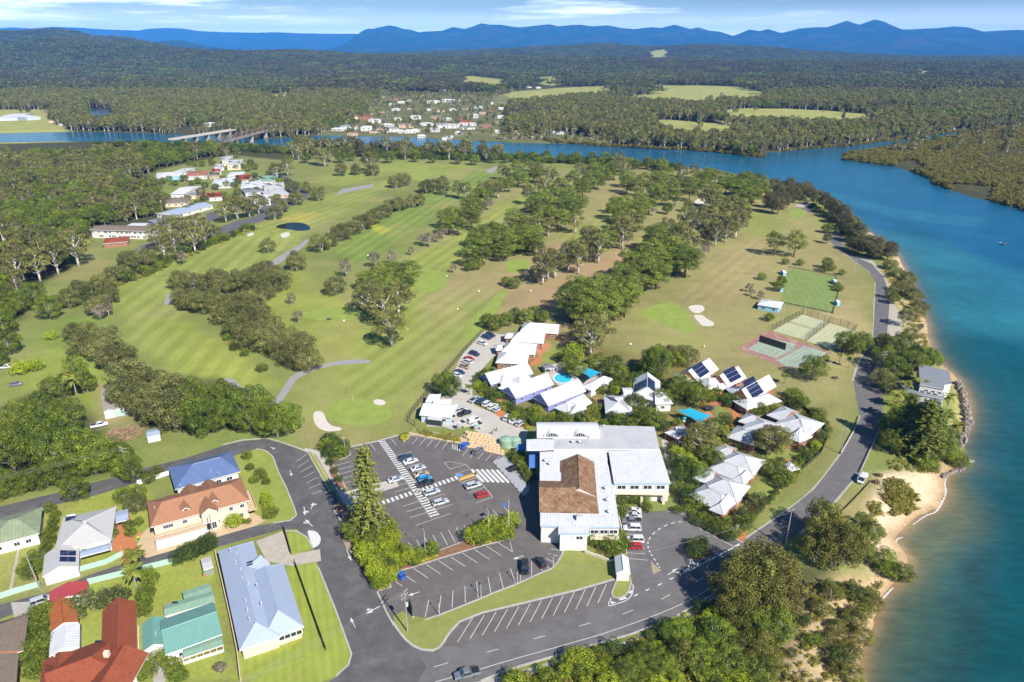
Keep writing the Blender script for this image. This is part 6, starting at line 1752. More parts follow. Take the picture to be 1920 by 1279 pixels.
def barrel(h, A, B, C, ze, rise, roof, n=10):
 a, u, L, v, W = h.rect(A, B, C, ze)
 mb = MB(); pr = [(W * i / n, rise * math.sin(math.pi * (0.08 + 0.84 * i / n)) ) for i in range(n + 1)]
 for i in range(n):
  q = [a + u * x + v * y + Vector((0, 0, z)) for x, (y, z) in ((0, pr[i]), (L, pr[i]), (L, pr[i + 1]), (0, pr[i + 1]))]
  mb.poly([tuple(p) for p in q], 0, [0, L, L, 0])
 for x in (0, L):
  pts = [tuple(a + u * x + v * y + Vector((0, 0, z))) for y, z in pr] + [tuple(a + u * x + v * W + Vector((0, 0, -ze + 1))), tuple(a + u * x + Vector((0, 0, -ze + 1)))]
  mb.poly(pts if x else pts[::-1], 1)
 q = [a, a + u * L, a + u * L + Vector((0, 0, pr[0][1])), a + Vector((0, 0, pr[0][1]))]
 mb.poly([tuple(p) for p in q], 1)
 q = [a + v * W - Vector((0, 0, ze)), a + v * W + u * L - Vector((0, 0, ze)), a + v * W + u * L + Vector((0, 0, pr[-1][1])), a + v * W + Vector((0, 0, pr[-1][1]))]
 mb.poly([tuple(p) for p in q[::-1]], 1)
 h.part("barrel_roof", mb, [M[roof], M["trim_white"]])
barrel(c, (1007, 822), (1125, 822), (1123, 794), 6.65, 1.9, "roof_white")
for (x0, x1) in ((1024, 1048), (1076, 1100)):
 p, q = G(x0, 819, 7.2), G(x1, 819, 7.2); e = q - p; w = e.length
 mb, gl = MB(), MB(); n = 10
 arc_ = [(w / 2 - w / 2 * math.cos(math.pi * i / n), 1.35 * math.sin(math.pi * i / n)) for i in range(n + 1)]
 for i in range(n):
  (xa, za), (xb, zb) = arc_[i], arc_[i + 1]
  mb.poly([(p.x + xa, p.y - .25, p.z + za), (p.x + xb, p.y - .25, p.z + zb), (p.x + xb, p.y + 3.2, p.z + zb), (p.x + xa, p.y + 3.2, p.z + za)])
 gl.poly([(p.x + xa * .86 + w * .07, p.y - .1, p.z + 0.12 + za * .82) for xa, za in arc_])
 mb.poly([(p.x + xa, p.y - .05, p.z + za) for xa, za in arc_])
 r_ = c.part("arched_dormer", mb, M["trim_white"])
 pa = link("arched_pane", gl.mesh("arched_pane", M["glass"], tuple(c.o)), r_)
 for k in range(1, 6):
  b_ = MB(); b_.box((p.x + w * k / 6, p.y - .14, p.z + .55), (.1, .06, 1.0 if 1 < k < 5 else .55)); link("glazing_bar", b_.mesh("glazing_bar", M["trim_white"], tuple(c.o)), r_)
for x_, y_ in ((1073, 831), (1086, 831), (1022, 866), (1030, 872)): c.fixture("roof_vent", VENT, (x_, y_), 6.6 if y_ < 840 else 5.5, 1.5)
for x_, y_ in ((1135, 918), (1138, 940), (1141, 962)): c.fixture("roof_vent", VENT, (x_, y_), 5.5, 1.5)
ac = MB(); ac.box((0, 0, .6), (1.6, 1.4, 1.2)); ac.box((0, 0, 1.25), (1.2, 1.1, .12))
ACM = ac.mesh("air_conditioner", M["galv"])
c.fixture("air_conditioner", ACM, (1086, 974), 5.5)
for x_, y_ in ((1020, 822), (1064, 821), (1104, 823), (1132, 802)): c.fixture("vent_pipe", PIPE, (x_, y_), 6.6, 1.6)
c.windows((1154, 905), (1252, 905), 4.7, 4, 2.6, 1.3, ze=6.3, back=.15)
c.windows((1106, 988), (1160, 988), 3.9, 3, 2.2, 1.2, ze=5.5, back=.12)
c.windows((1060, 999), (1096, 999), 4.0, 2, 1.8, 1.1, ze=5.7, back=.2); c.windows((1062, 999), (1070, 999), 1.9, 1, 1.0, 1.1, ze=5.7, back=.2)
c.block("balcony_slab", "wall_cream", (1150, 939), (1252, 941), 2.2, 2.9, 3.2, 1.2)
c.block("balcony_ledge", "wall_cream", (1106, 1022), (1160, 1024), 1.4, 2.4, 2.65, 0.9)
c.block("stair_wall", "wall_cream", (1046, 1018), (1062, 1022), 1.2, 0, 1.0)
for k in range(5): c.block("step", "concrete", (1036 + k * 2.2, 1014 + k * .5), (1036 + k * 2.2 + 2, 1014 + k * .5), 4.0, 0, 0.25 + k * .25)
c.block("undercroft_pillar", "wall_cream", (1200, 950), (1204, 950), 0.6, 0, 2.9); c.block("undercroft_pillar", "wall_cream", (1241, 946), (1246, 946), 0.6, 0, 2.9)
g = "villas of the resort"
def villa(label, at, wings, wall="wall_brick", roof="roof_white"):
 h = House("villa", label, "villa", at, g)
 for w in wings:
  A, B, C, ze, rise, h0, h1, rd, win = w[:9]
  h.wing(A, B, C, ze, rise, w[9] if len(w) > 9 else roof, w[10] if len(w) > 10 else wall, h0, h1, ridge=rd, win=win, oh=0.6)
 return h
v = villa("white villa terrace stepping down beside the back drive, orange brick ends", (990, 660), [((975, 621), (1046, 626), (1048, 608), 3.2, 2.0, .6, 0, False, 3), ((957, 640), (1019, 644), (1036, 626), 3.2, 2.1, .5, 0, False, 3), ((940, 660), (1003, 665), (1009, 645), 3.2, 2.1, .5, 0, False, 3), ((929, 680), (988, 683), (990, 663), 3.0, 2.2, .8, .8, False, 3), ((946, 634), (962, 634), (964, 624), 2.7, .8, .4, 0, False, 0), ((930, 657), (944, 656), (948, 645), 2.7, .8, .4, 0, False, 0)])
for px_ in ((1040, 613), (1015, 631), (1001, 650)):
 for k in range(3): v.fixture("skylight", PANEL, (px_[0] + k * 2.2, px_[1]), 4.1, 1.0, .3).scale = (.35, 2.0, 2)
villa("white villa with blue-grey gablet, leftmost beside the parked car row", (955, 722), [((920, 721), (1000, 700), (982, 682), 3.0, 2.8, 0, 0, True, 3), ((912, 712), (930, 708), (928, 697), 2.7, 1.0, .3, 0, False, 0), ((940, 722), (962, 718), (955, 702), 3.1, 1.9, .7, .7, False, 1)], "wall_blue")
villa("white villa with violet-blue end wall, between two others by the pool", (1000, 745), [((967, 747), (1039, 720), (1018, 702), 3.0, 3.0, 0, 0, True, 3), ((934, 728), (965, 735), (966, 712), 2.8, 1.0, .4, 0, False, 1), ((975, 722), (998, 714), (985, 703), 3.2, 2.1, .7, .2, False, 0)], "wall_blue")
villa("white villa nearest the clubhouse barrel roof, with pointed front hip", (1060, 765), [((1028, 761), (1099, 733), (1075, 715), 3.0, 3.0, 0, 0, True, 3), ((1002, 748), (1031, 760), (1036, 732), 2.8, 1.1, .4, 0, False, 1), ((1066, 777), (1110, 755), (1096, 738), 3.0, 2.4, .9, .3, False, 3), ((1053, 768), (1067, 777), (1078, 752), 3.0, 2.2, .9, .9, False, 1)], "wall_blue")
villa("long white-roofed pool cafe beside the teal shade sail", (1120, 728), [((1109, 733), (1149, 711), (1134, 702), 2.9, 1.3, 1, 1, False, 2)], "wall_white")
v = villa("white villa in the middle garden covered in dark solar panels", (1200, 760), [((1186, 740), (1188, 711), (1214, 703), 3.4, 3.4, 0, 0, True, 0), ((1229, 758), (1262, 757), (1250, 735), 3.2, 2.2, .2, .6, False, 2), ((1195, 743), (1228, 752), (1236, 735), 3.3, 1.8, .9, .4, False, 1), ((1135, 775), (1187, 777), (1179, 743), 3.0, 2.4, .9, .9, False, 3), ((1165, 758), (1197, 760), (1200, 742), 2.8, 1.0, .2, .2, False, 1), ((1170, 741), (1190, 741), (1188, 727), 2.9, .5, 0, 0, False, 0)], "wall_white")
v.wing((1186, 740), (1188, 711), (1214, 703), 3.41, 3.41, "roof_white", "wall_white", 0, 0, ridge=True, walls=False); v.panels(6, 3, 1.0, 0.6, 0); v.panels(8, 2, 0.5, 2.5, 1)
for lb, at, w3, pn in (("white villa with four-row solar array, farthest from the entrance court", (1318, 712), [((1309, 717), (1348, 692), (1326, 674), 3.2, 3.3, 0, 0, True, 2), ((1286, 718), (1312, 713), (1308, 694), 3.1, 1.8, .6, .3, False, 2), ((1312, 712), (1332, 706), (1345, 695), 2.8, .9, .2, .2, False, 0)], (7, 3)),
                       ("middle one of three white villas with solar arrays by the fairway", (1360, 722), [((1365, 726), (1400, 708), (1378, 690), 3.2, 3.3, 0, 0, True, 2), ((1327, 730), (1357, 727), (1352, 706), 3.1, 1.9, .6, .3, False, 2), ((1350, 731), (1368, 727), (1380, 712), 3.0, 1.0, .3, .2, False, 1)], (7, 3)),
                       ("white villa with stepped solar array nearest the round tree", (1425, 750), [((1405, 753), (1456, 724), (1434, 707), 3.2, 3.4, 0, 0, True, 2), ((1381, 748), (1412, 745), (1408, 722), 3.1, 1.9, .6, .3, False, 2), ((1400, 768), (1466, 752), (1458, 732), 2.9, 1.5, .8, .8, False, 3)], (7, 4))):
 v = villa(lb, at, w3)
 A, B, C = w3[0][:3]
 v.wing(A, B, C, 3.21, 3.31, "roof_white", "wall_brick", 0, 0, ridge=True, walls=False); v.panels(pn[0], pn[1], 2.6, 0.9 if pn[1] == 3 else 0.3)
gw = "roof_offwhite"
villa("pale grey hipped villa at the fence corner by the shore road", (1490, 810), [((1447, 798), (1512, 822), (1538, 791), 3.1, 2.3, .9, .9, False, 3, gw), ((1437, 778), (1466, 790), (1476, 764), 3.0, 1.7, .8, 0, False, 1, gw), ((1499, 829), (1514, 813), (1490, 803), 3.0, 1.6, 1, 0, False, 1, gw), ((1478, 818), (1499, 829), (1510, 812), 3.0, 1.7, .4, 1, False, 1, gw)])
villa("pale grey hipped villa with its roof touching the fence corner villa", (1420, 825), [((1384, 808), (1450, 830), (1477, 800), 3.1, 2.3, .9, .9, False, 3, gw), ((1362, 819), (1415, 836), (1430, 812), 3.0, 1.8, .9, .6, False, 2, gw), ((1384, 790), (1410, 798), (1420, 780), 3.0, 1.5, .8, 0, False, 1, gw)])
villa("pale grey hipped villa behind the spreading garden tree", (1385, 885), [((1344, 870), (1412, 893), (1443, 866), 3.1, 2.4, .9, .9, False, 3, gw), ((1326, 880), (1390, 905), (1402, 880), 3.0, 1.9, .9, .8, False, 2, gw), ((1333, 852), (1366, 862), (1374, 838), 3.0, 1.6, .9, 0, False, 1, gw), ((1395, 910), (1412, 893), (1392, 880), 3.0, 1.5, 1, 0, False, 1, gw)])
villa("pale grey hipped villa closest to the entrance court", (1345, 945), [((1312, 918), (1382, 944), (1413, 914), 3.1, 2.4, .9, .9, False, 3, gw), ((1289, 928), (1354, 962), (1372, 930), 3.0, 2.0, .9, .8, False, 2, gw), ((1298, 898), (1334, 908), (1342, 884), 3.0, 1.6, .9, 0, False, 1, gw), ((1357, 966), (1378, 940), (1352, 928), 3.0, 1.6, 1, 0, False, 1, gw)])
def pavilion(label, A, B, C, ze, rise, roof, name="gazebo", walls=None):
 h = House(name, label, "gazebo", ((A[0] + C[0]) / 2, (A[1] + C[1]) / 2 + 8))
 h.wing(A, B, C, ze, rise, roof, walls or "wall_white", 1, 1, walls=bool(walls))
 a, u, L, v_, W, *_ = h.last
 if not walls:
  for x in (.3, L - .3):
   for y in (.3, W - .3):
    mb = MB(); q = a + u * x + v_ * y; mb.box((q.x, q.y, ze / 2), (.14, .14, ze - .05)); h.part("post", mb, M["trim_white"])
 return h
pavilion("open white gazebo with four-sided roof beside the teal playground sail", (1246, 811), (1270, 823), (1294, 806), 2.6, 1.3, "roof_white")
pavilion("small grey-roofed brick pavilion near the curved boundary wall", (1458, 872), (1475, 885), (1491, 872), 2.6, 1.5, "roof_offwhite", "brick_pavilion", "wall_brick")
pavilion("dark-roofed shelter at the head of the swimming pool", (1022, 692), (1040, 690), (1040, 680), 2.4, .5, "roof_darkgrey", "pool_shelter")
h = House("pro_shop", "white gabled pro shop with glass lean-to beside the putting green", "shop", (820, 795))
h.wing((786, 778), (846, 783), (848, 757), 3.0, 1.8, "roof_white", "wall_greyblue", 0, .3, win=2); h.wing((812, 764), (846, 763), (842, 749), 3.1, 1.3, "roof_white", "wall_white", 0, 0, win=1)
h.wing((798, 753), (824, 753), (815, 739), 2.9, 1.2, "roof_white", "wall_white", .4, .4); h.wing((801, 785), (828, 788), (825, 774), 2.5, .35, "roof_offwhite", "glass", 0, 0, oh=.2)
t = House("tan_tiled_house", "two-storey cream house with tan tiled roof and white dormers", "house", (375, 985))
t.wing((282, 989), (468, 938), (455, 894), 5.7, 2.6, "tile_tan", "wall_cream", .55, .55, win=9, storeys=2, oh=.7, wsize=(1.2, 1.1))
a, u, L, v_, W, ze, zr, fl = t.last
def lq(x, y, z): q = a + u * x + v_ * y; return Vector((q.x, q.y, z))
ang = math.atan2(u.y, u.x)
for fx in (.36, .655):
 mb, wl_ = MB(), MB(); x0 = L * fx
 for s_ in (-1, 1):
  mb.poly([tuple(lq(x0 + s_ * 1.5, W * .16, ze + .75)), tuple(lq(x0, W * .16, ze + 1.75)), tuple(lq(x0, W * .45, ze + 2.3)), tuple(lq(x0 + s_ * 1.5, W * .30, ze + 1.5))][::s_])
 wl_.poly([tuple(lq(x0 - 1.4, W * .17, ze + .75)), tuple(lq(x0 + 1.4, W * .17, ze + .75)), tuple(lq(x0, W * .17, ze + 1.7))])
 d_ = t.part("dormer", mb, M["tile_tan"]); link("gable", wl_.mesh("gable", M["trim_white"], tuple(t.o)), d_)
 wd_ = link("dormer_window", WPN, d_); wd_.location = lq(x0, W * .168, ze + 1.0) - t.o; wd_.rotation_euler = (0, 0, ang); wd_.scale = (1.0, 1, .45)
for fx in (.44, .64):
 mb = MB(); x0 = L * fx
 for s_ in (-1, 1): mb.poly([tuple(lq(x0 + s_ * 2.4, W + .6, ze)), tuple(lq(x0, W + .6, ze + 1.9)), tuple(lq(x0, W * .55, ze + 2.2)), tuple(lq(x0 + s_ * 2.4, W * .8, ze + .6))][::-s_])
 t.part("rear_gable", mb, M["tile_tan"])
mb, wl_ = MB(), MB(); x0 = L * .575
for s_ in (-1, 1): mb.poly([tuple(lq(x0 + s_ * 2.3, -.9, ze)), tuple(lq(x0, -.9, ze + 1.6)), tuple(lq(x0, W * .35, ze + 2.0)), tuple(lq(x0 + s_ * 2.3, W * .2, ze + .7))][::s_])
wl_.poly([tuple(lq(x0 - 1.9, -.6, 0)), tuple(lq(x0 + 1.9, -.6, 0)), tuple(lq(x0 + 1.9, -.6, ze)), tuple(lq(x0, -.6, ze + 1.4)), tuple(lq(x0 - 1.9, -.6, ze))])
for s_ in (-1.9, 1.9): wl_.poly([tuple(lq(x0 + s_, -.6, 0)), tuple(lq(x0 + s_, .9, 0)), tuple(lq(x0 + s_, .9, ze)), tuple(lq(x0 + s_, -.6, ze))])
e_ = t.part("entrance_gable", mb, M["tile_tan"]); link("gable_wall", wl_.mesh("gable_wall", M["wall_cream"], tuple(t.o)), e_)
for k in (-.7, .7):
 wd_ = add_window(t.root, lq(x0 + k, -.63, 1.6), ang, 1.2, 2.2, t.o)
mb = MB(); mb.box(tuple(lq(L * .27, -.9, 2.75)), (L * .5, 2.6, .22), ang); t.part("balcony", mb, M["tan_paving"])
mb = MB(); mb.box(tuple(lq(L * .27, -2.15, 1.3)), (L * .5, .12, 2.6), ang); t.part("garage_front", mb, M["wall_white"])
for k in range(3):
 mb = MB(); mb.box(tuple(lq(L * (.10 + .17 * k), -2.23, 1.1)), (L * .14, .06, 2.0), ang); t.part("garage_door", mb, M["trim_white"])
mb = MB(); mb.box(tuple(lq(L * .27, -2.1, 3.75)), (L * .5, .07, .08), ang)
for k in range(18): mb.box(tuple(lq(L * .02 + L * .5 * k / 17, -2.1, 3.25)), (.06, .06, .95), ang)
t.part("railing", mb, M["trim_white"])
mb = MB(); mb.box(tuple(lq(L + .3, W * .35, 2.75)), (2.2, W * .8, .22), ang); t.part("side_balcony", mb, M["tan_paving"])
mb = MB(); mb.box(tuple(lq(L + 1.3, W * .35, 3.3)), (.08, W * .8, .9), ang); t.part("side_railing", mb, M["wall_pinkcream"])
for px_ in ((290, 954), (376, 940), (336, 944), (392, 927)): t.fixture("vent_pipe", PIPE, px_, 6.9)
h = House("blue_roofed_house", "single-storey house with deep blue metal hip roof on the back street", "house", (385, 905))
h.wing((328, 918), (451, 884), (443, 843), 3.4, 2.6, "roof_blue", "wall_white", .9, .6, win=5, oh=.7)
for px_ in ((395, 885), (409, 889), (338, 912)): h.fixture("vent_pipe", PIPE, px_, 4.6)
h.block("pergola_beam", "trim_white", (405, 905), (437, 896), 1.6, 2.5, 2.65)
t = House("lodge", "long lodge with pale blue-grey metal roof beside the street", "lodge", (490, 1160))
t.wing((449, 1220), (409, 1034), (475, 1015), 3.3, 2.5, "roof_greyblue", "wall_pinkcream", .9, .8, win=0, oh=.6)
t.wing((570, 1175), (532, 1058), (462, 1082), 3.32, 2.9, "roof_greyblue", "wall_pinkcream", .95, .55, win=3, oh=.6)
t.wing((506, 1056), (470, 1090), (446, 1074), 3.25, 1.7, "roof_greyblue", "wall_pinkcream", 0, 0, walls=False)
t.windows((522, 1192), (566, 1177), 1.9, 2, 2.6, 1.2, ze=3.3, back=.5); t.windows((455, 1216), (505, 1199), 1.8, 3, 2.0, 1.2, ze=3.3, back=.5)
for px_ in ((432, 1034), (444, 1041), (442, 1057), (452, 1071), (455, 1087), (466, 1098), (460, 1128), (464, 1146), (482, 1100), (490, 1135), (468, 1164)): t.fixture("vent_pipe", PIPE, px_, 5.2, 1.3)
for k in range(2):
 o = t.fixture("skylight", PANEL, (466, 1055 + k * 5), 5.1); o.scale = (2.0, .55, 1); o.rotation_euler = (0, -.25, .25)
h = House("green_house", "cottage with sea-green metal roof and red lattice porch", "house", (360, 1225))
h.wing((310, 1228), (417, 1189), (402, 1128), 3.3, 1.7, "roof_green", "wall_white", 0, 0, win=2, oh=.4)
h.wing((308, 1156), (403, 1128), (398, 1108), 3.0, .35, "roof_green_mossy", "wall_white", 0, 0, oh=.3); h.wing((346, 1128), (398, 1110), (394, 1092), 2.6, .2, "roof_green_mossy", "wall_white", 0, 0, oh=.2)
h.wing((344, 1234), (419, 1209), (416, 1191), 2.7, .2, "roof_green_mossy", "wall_white", 0, 0, walls=False)
h.wing((267, 1222), (266, 1169), (308, 1156), 2.7, 1.0, "roof_green", "wall_white", 0, 0, oh=.2)
p, q = G(345, 1246), G(420, 1222); e = (q - p).normalized(); ang = math.atan2(e.y, e.x)
mb = MB(); c_ = (p + q) / 2; mb.box((c_.x, c_.y, .35), ((q - p).length, .15, .7), ang); h.part("porch_base", mb, M["wall_white"])
for k in range(7):
 r_ = p.lerp(q, k / 6); mb = MB(); mb.box((r_.x, r_.y, 1.3), (.12, .12, 2.6), ang); h.part("porch_post", mb, M["trim_white"])
for k in range(6):
 r_ = p.lerp(q, (k + .5) / 6); mb = MB()
 for j in range(5): mb.box((r_.x + e.x * (j - 2) * .3, r_.y + e.y * (j - 2) * .3, 1.15), (.07, .05, .85), ang)
 mb.box((r_.x, r_.y, 1.6), ((q - p).length / 6, .07, .07), ang); h.part("lattice_panel", mb, M["wall_brick"])
h.fixture("vent_pipe", PIPE, (292, 1190), 3.6); h.fixture("skylight", PANEL, (328, 1130), 3.2).scale = (1.2, .6, 1)
h = House("red_tiled_house", "large L-shaped house with red-brown tiled roof at the bottom corner", "house", (190, 1260))
h.wing((258, 1262), (255, 1127), (192, 1148), 3.2, 2.4, "tile_red", "wall_cream", .9, 0, win=2, oh=.5); h.wing((88, 1238), (232, 1185), (262, 1262), 3.22, 2.6, "tile_red", "wall_cream", 0, .9, win=0, oh=.5, walls=False)
h.wing((72, 1300), (80, 1242), (150, 1220), 3.2, 2.3, "tile_red", "wall_cream", .6, .4, oh=.5); h.wing((130, 1330), (196, 1226), (258, 1262), 3.24, 2.5, "tile_red", "wall_cream", .5, 0, walls=False)
h.fixture("vent_pipe", PIPE, (104, 1237), 4.2, 1.6); h.fixture("skylight", PANEL, (184, 1203), 3.6).scale = (1.3, .5, 1)
mb = MB(); q = G(200, 1226, 5.9); mb.box(tuple(q), (1.0, .8, 1.2)); h.part("chimney", mb, M["wall_cream"])
h = House("patchwork_garage", "long garage roofed in red metal, orange tile and white sheet", "garage", (120, 1185))
h.wing((91, 1136), (93, 1109), (164, 1090), 2.8, 1.1, "roof_red", "wall_white", 0, 0, oh=.2); h.wing((96, 1185), (91, 1137), (140, 1120), 2.85, 1.2, "tile_orange", "wall_white", 0, 0, oh=.2); h.wing((92, 1231), (95, 1186), (150, 1168), 2.8, 1.0, "roof_white", "wall_white", 0, 0, oh=.2)
h = House("panelled_grey_house", "grey metal-roofed house with two blocks of solar panels on its front wing", "house", (145, 1040))
h.wing((101, 1036), (209, 1012), (208, 952), 3.4, 2.2, "roof_grey", "wall_white", .9, .9, win=3, oh=.5); h.wing((150, 1045), (206, 1030), (206, 1018), 2.7, .25, "roof_greyblue", "wall_white", 0, 0, walls=False)
h.wing((79, 1082), (83, 1040), (149, 1022), 2.9, 1.6, "roof_grey", "wall_white", 0, 0, oh=.3); h.panels(2, 2, 4.4, .7, 1); h.panels(2, 2, 1.8, .7, 1)
o = h.fixture("solar_panel", PANEL, (132, 972), 4.3); o.scale = (2.2, 1.3, 1); o.rotation_euler = (.35, 0, .25)
tk = MB(); tk.tube([(-1.1, 0, 0), (1.1, 0, 0)], .28, 8); h.fixture("hot_water_tank", tk.mesh("hot_water_tank", M["galv"]), (134, 966), 4.8, 1, .25)
h = House("olive_roofed_house", "weathered olive-roofed white house at the back street", "house", (30, 1010))
h.wing((-30, 1027), (74, 1000), (79, 951), 3.4, 2.1, "roof_olive", "wall_white", .8, .8, win=3, oh=.5)
h = House("brown_tiled_house", "brown tiled house cut off by the picture corner", "house", (10, 1200))
h.wing((44, 1220), (54, 1150), (-60, 1178), 3.2, 2.3, "tile_brown", "wall_brick", 0, .8, oh=.5); h.wing((28, 1310), (35, 1224), (-70, 1250), 3.1, 2.2, "tile_brown", "wall_brick", 0, 0, oh=.5)
h = House("carport", "small blue-grey carport at the end of the orange drive", "carport", (229, 972))
h.wing((217, 980), (241, 974), (240, 954), 2.5, .3, "roof_greyblue", "wall_white", 0, 0, walls=False); a, u, L, v_, W, *_ = h.last
for x in (.2, L - .2):
 for y in (.2, W - .2): mb = MB(); q = a + u * x + v_ * y; mb.box((q.x, q.y, 1.2), (.12, .12, 2.4)); h.part("post", mb, M["metal_grey"])
h = House("garden_shed", "small grey metal garden shed beside the clipped hedge", "shed", (390, 1060)); h.wing((381, 1069), (400, 1063), (396, 1042), 2.1, .25, "roof_grey", "metal_grey", 0, 0, oh=.1)
h = House("river_house", "grey skillion-roofed house on the river bank", "house", (1745, 745))
h.slab("1722,684 1768,695 1771,729 1725,721", 6.2, .3, "roof_darkgrey", "wall_white", tilt=.03, fascia="trim_white"); h.slab("1768,692 1780,696 1784,720 1770,722", 5.6, .3, "roof_darkgrey", "wall_white", fascia="trim_white")
h.slab("1683,714 1705,713 1771,737 1771,748 1730,741 1697,733", 3.2, .25, "roof_darkgrey", "wall_white", fascia="trim_white"); h.slab("1744,747 1767,749 1762,768 1738,758", 3.0, .25, "roof_darkgrey", "wall_white", fascia="trim_white")
h.windows((1730, 731), (1768, 738), 4.4, 3, 1.3, .8)
h = House("bowls_hut", "white-roofed hut with blue and brick walls by the bowling green", "hut", (1442, 580)); h.wing((1420, 571), (1461, 578), (1465, 566), 2.6, .9, "roof_white", "wall_skyblue", .9, .9, win=2, oh=.4)
h = House("bus_shelter", "white gabled bus shelter by the entrance court", "shelter", (1168, 1085)); h.wing((1155, 1075), (1152, 1044), (1178, 1043), 2.5, 1.1, "roof_white", "wall_white", 0, 0, oh=.25)
h = House("long_shed", "long rusty-roofed shed beside the timber pile", "shed", (210, 770)); h.wing((194, 773), (190, 733), (208, 728), 2.8, .6, "roof_rusty", "wall_white", 0, 0, oh=.1); h.wing((212, 770), (209, 748), (229, 746), 2.6, .5, "roof_rusty", "fence_green", 0, 0, oh=.1)
h = House("white_shed", "small pale blue shed half under the trees", "shed", (284, 815)); h.wing((275, 820), (300, 815), (296, 803), 2.2, .4, "roof_greyblue", "wall_white", 0, 0, oh=.1)
for px_, lb in (((1472, 510), "small white bowls shelter at the far corner of the green"), ((1568, 527), "small white bowls shelter under the bush by the green"), ((1573, 566), "small white bowls shelter on the road side of the green"), ((1466, 540), "small white bowls shelter under the dark tree")):
 h = House("bowls_shelter", lb, "shelter", px_, "bowls shelters"); x_, y_ = px_; h.wing((x_ - 3, y_ + 1), (x_ + 3.2, y_ + 1), (x_ + 3.2, y_ - 4), 1.9, .5, "roof_white", "wall_skyblue", 0, 0, oh=.15)
h = House("motel", "long two-storey motel with balconies above the red-roofed house", "motel", (222, 445)); h.wing((167, 431), (275, 434), (281, 424), 5.6, 1.0, "tile_brown", "wall_white", 0, 0, win=14, storeys=2, oh=.8)
h.block("balcony", "trim_white", (240, 446), (276, 447), 1.2, 2.6, 3.6, .9); h.block("balcony", "trim_white", (200, 444), (216, 445), 1.2, 2.6, 3.6, .9); h.block("brick_panel", "wall_brick", (180, 443), (188, 443.4), .3, 0, 5.2, .2); h.block("brick_panel", "wall_brick", (218, 445), (226, 445.4), .3, 0, 5.2, .2)
SUB = [("brick house with wide red tiled hip roof below the motel", (192, 457), (240, 453), (245, 443), 3, 1.6, "tile_red", "wall_brick", .9, 3), ("grey-roofed house half hidden behind the creek gums", (272, 426), (304, 424), (304, 409), 3, 1.6, "roof_darkgrey", "wall_white", .8, 2), ("flat white carport behind the motel", (234, 425), (268, 425), (268, 418), 2.6, .3, "roof_white", "wall_white", 0, 0),
       ("pale garage leftmost in the suburb row", (278, 339), (290, 339), (290, 331), 3, .8, "roof_offwhite", "wall_white", 0, 1), ("long white-roofed house with blue front", (293, 333), (340, 330), (341, 321), 3.2, 1.5, "roof_white", "wall_skyblue", .5, 3), ("grey-roofed house behind the long white one", (325, 322), (348, 322), (347, 315), 3.4, 1.5, "roof_grey", "wall_white", .6, 2), ("white-walled house with pinkish red roof", (347, 331), (388, 329), (384, 320), 3.4, 1.7, "tile_pink", "wall_white", .7, 4), ("small ochre house with brown roof", (391, 330), (411, 329), (411, 322), 3, 1.3, "tile_brown", "tan_paving", .7, 2),
       ("small bright red roof behind the ochre house", (402, 322), (415, 321), (415, 316), 3.2, 1.2, "roof_red", "wall_white", .7, 1), ("two-storey cream house on the rise", (424, 309), (451, 308), (450, 299), 5.6, 1.5, "roof_offwhite", "wall_cream", .7, 3), ("uppermost cream house by the bridge road", (415, 302), (436, 301), (434, 293), 5.4, 1.4, "roof_offwhite", "wall_cream", .7, 2), ("grey-roofed bungalow left of the cream houses", (401, 315), (420, 314), (419, 307), 3, 1.3, "roof_grey", "wall_white", .7, 2),
       ("low white-roofed house under the orange tree", (424, 331), (454, 330), (453, 322), 3, 1.3, "roof_white", "wall_white", .5, 2), ("house with dark red tiled hip roof", (435, 338), (466, 337), (464, 327), 3, 1.8, "tile_red", "wall_white", .9, 2), ("pale green-roofed house at the street bend", (486, 341), (520, 339), (516, 328), 3, 1.8, "roof_green_mossy", "wall_white", .8, 3), ("big white-roofed house with open front", (396, 347), (438, 345), (432, 333), 3.4, 1.8, "roof_white", "wall_white", .6, 4),
       ("white house in the middle of the lower row", (450, 354), (491, 352), (487, 341), 3.2, 1.7, "roof_white", "wall_white", .7, 3), ("small white house behind the lower row", (467, 346), (489, 345), (487, 338), 3, 1.2, "roof_white", "wall_white", .6, 1), ("mid-grey hipped house near the street bend", (494, 354), (533, 352), (529, 342), 3.2, 1.8, "roof_grey", "wall_greyblue", .9, 3), ("dark grey house below the white middle house", (459, 362), (495, 359), (492, 350), 3, 1.5, "roof_darkgrey", "wall_white", .8, 3), ("brick house with grey and pink roof", (500, 368), (544, 364), (541, 354), 3, 1.6, "roof_grey", "wall_tanbrick", .7, 3),
       ("white Queenslander-style house facing the street", (470, 378), (508, 375), (504, 364), 4.2, 1.8, "roof_white", "wall_white", .8, 3), ("vivid red-roofed house behind the pole", (391, 371), (417, 369), (415, 360), 3, 1.6, "roof_red", "wall_white", .9, 1), ("low red-roofed wing beside the vivid red house", (374, 372), (392, 371), (391, 364), 2.7, .8, "roof_red", "wall_white", .3, 0), ("tall white gabled house", (319, 364), (345, 364), (343, 349), 5.2, 1.8, "roof_white", "wall_white", 0, 2), ("low black-roofed house beside the tall white gable", (332, 368), (367, 366), (366, 357), 3, 1.3, "roof_darkgrey", "wall_pinkcream", .7, 2),
       ("cream brick house with long brown roof", (308, 382), (349, 380), (348, 370), 3, 1.4, "tile_brown", "wall_pinkcream", .5, 3), ("long pale-roofed units set along the street", (327, 404), (400, 384), (393, 374), 3, 1.3, "roof_greyblue", "wall_white", 0, 4), ("brown-roofed house glimpsed alone among the forest trees", (80, 313), (114, 312), (113, 303), 3, 1.2, "tile_brown", "wall_white", .7, 2)]
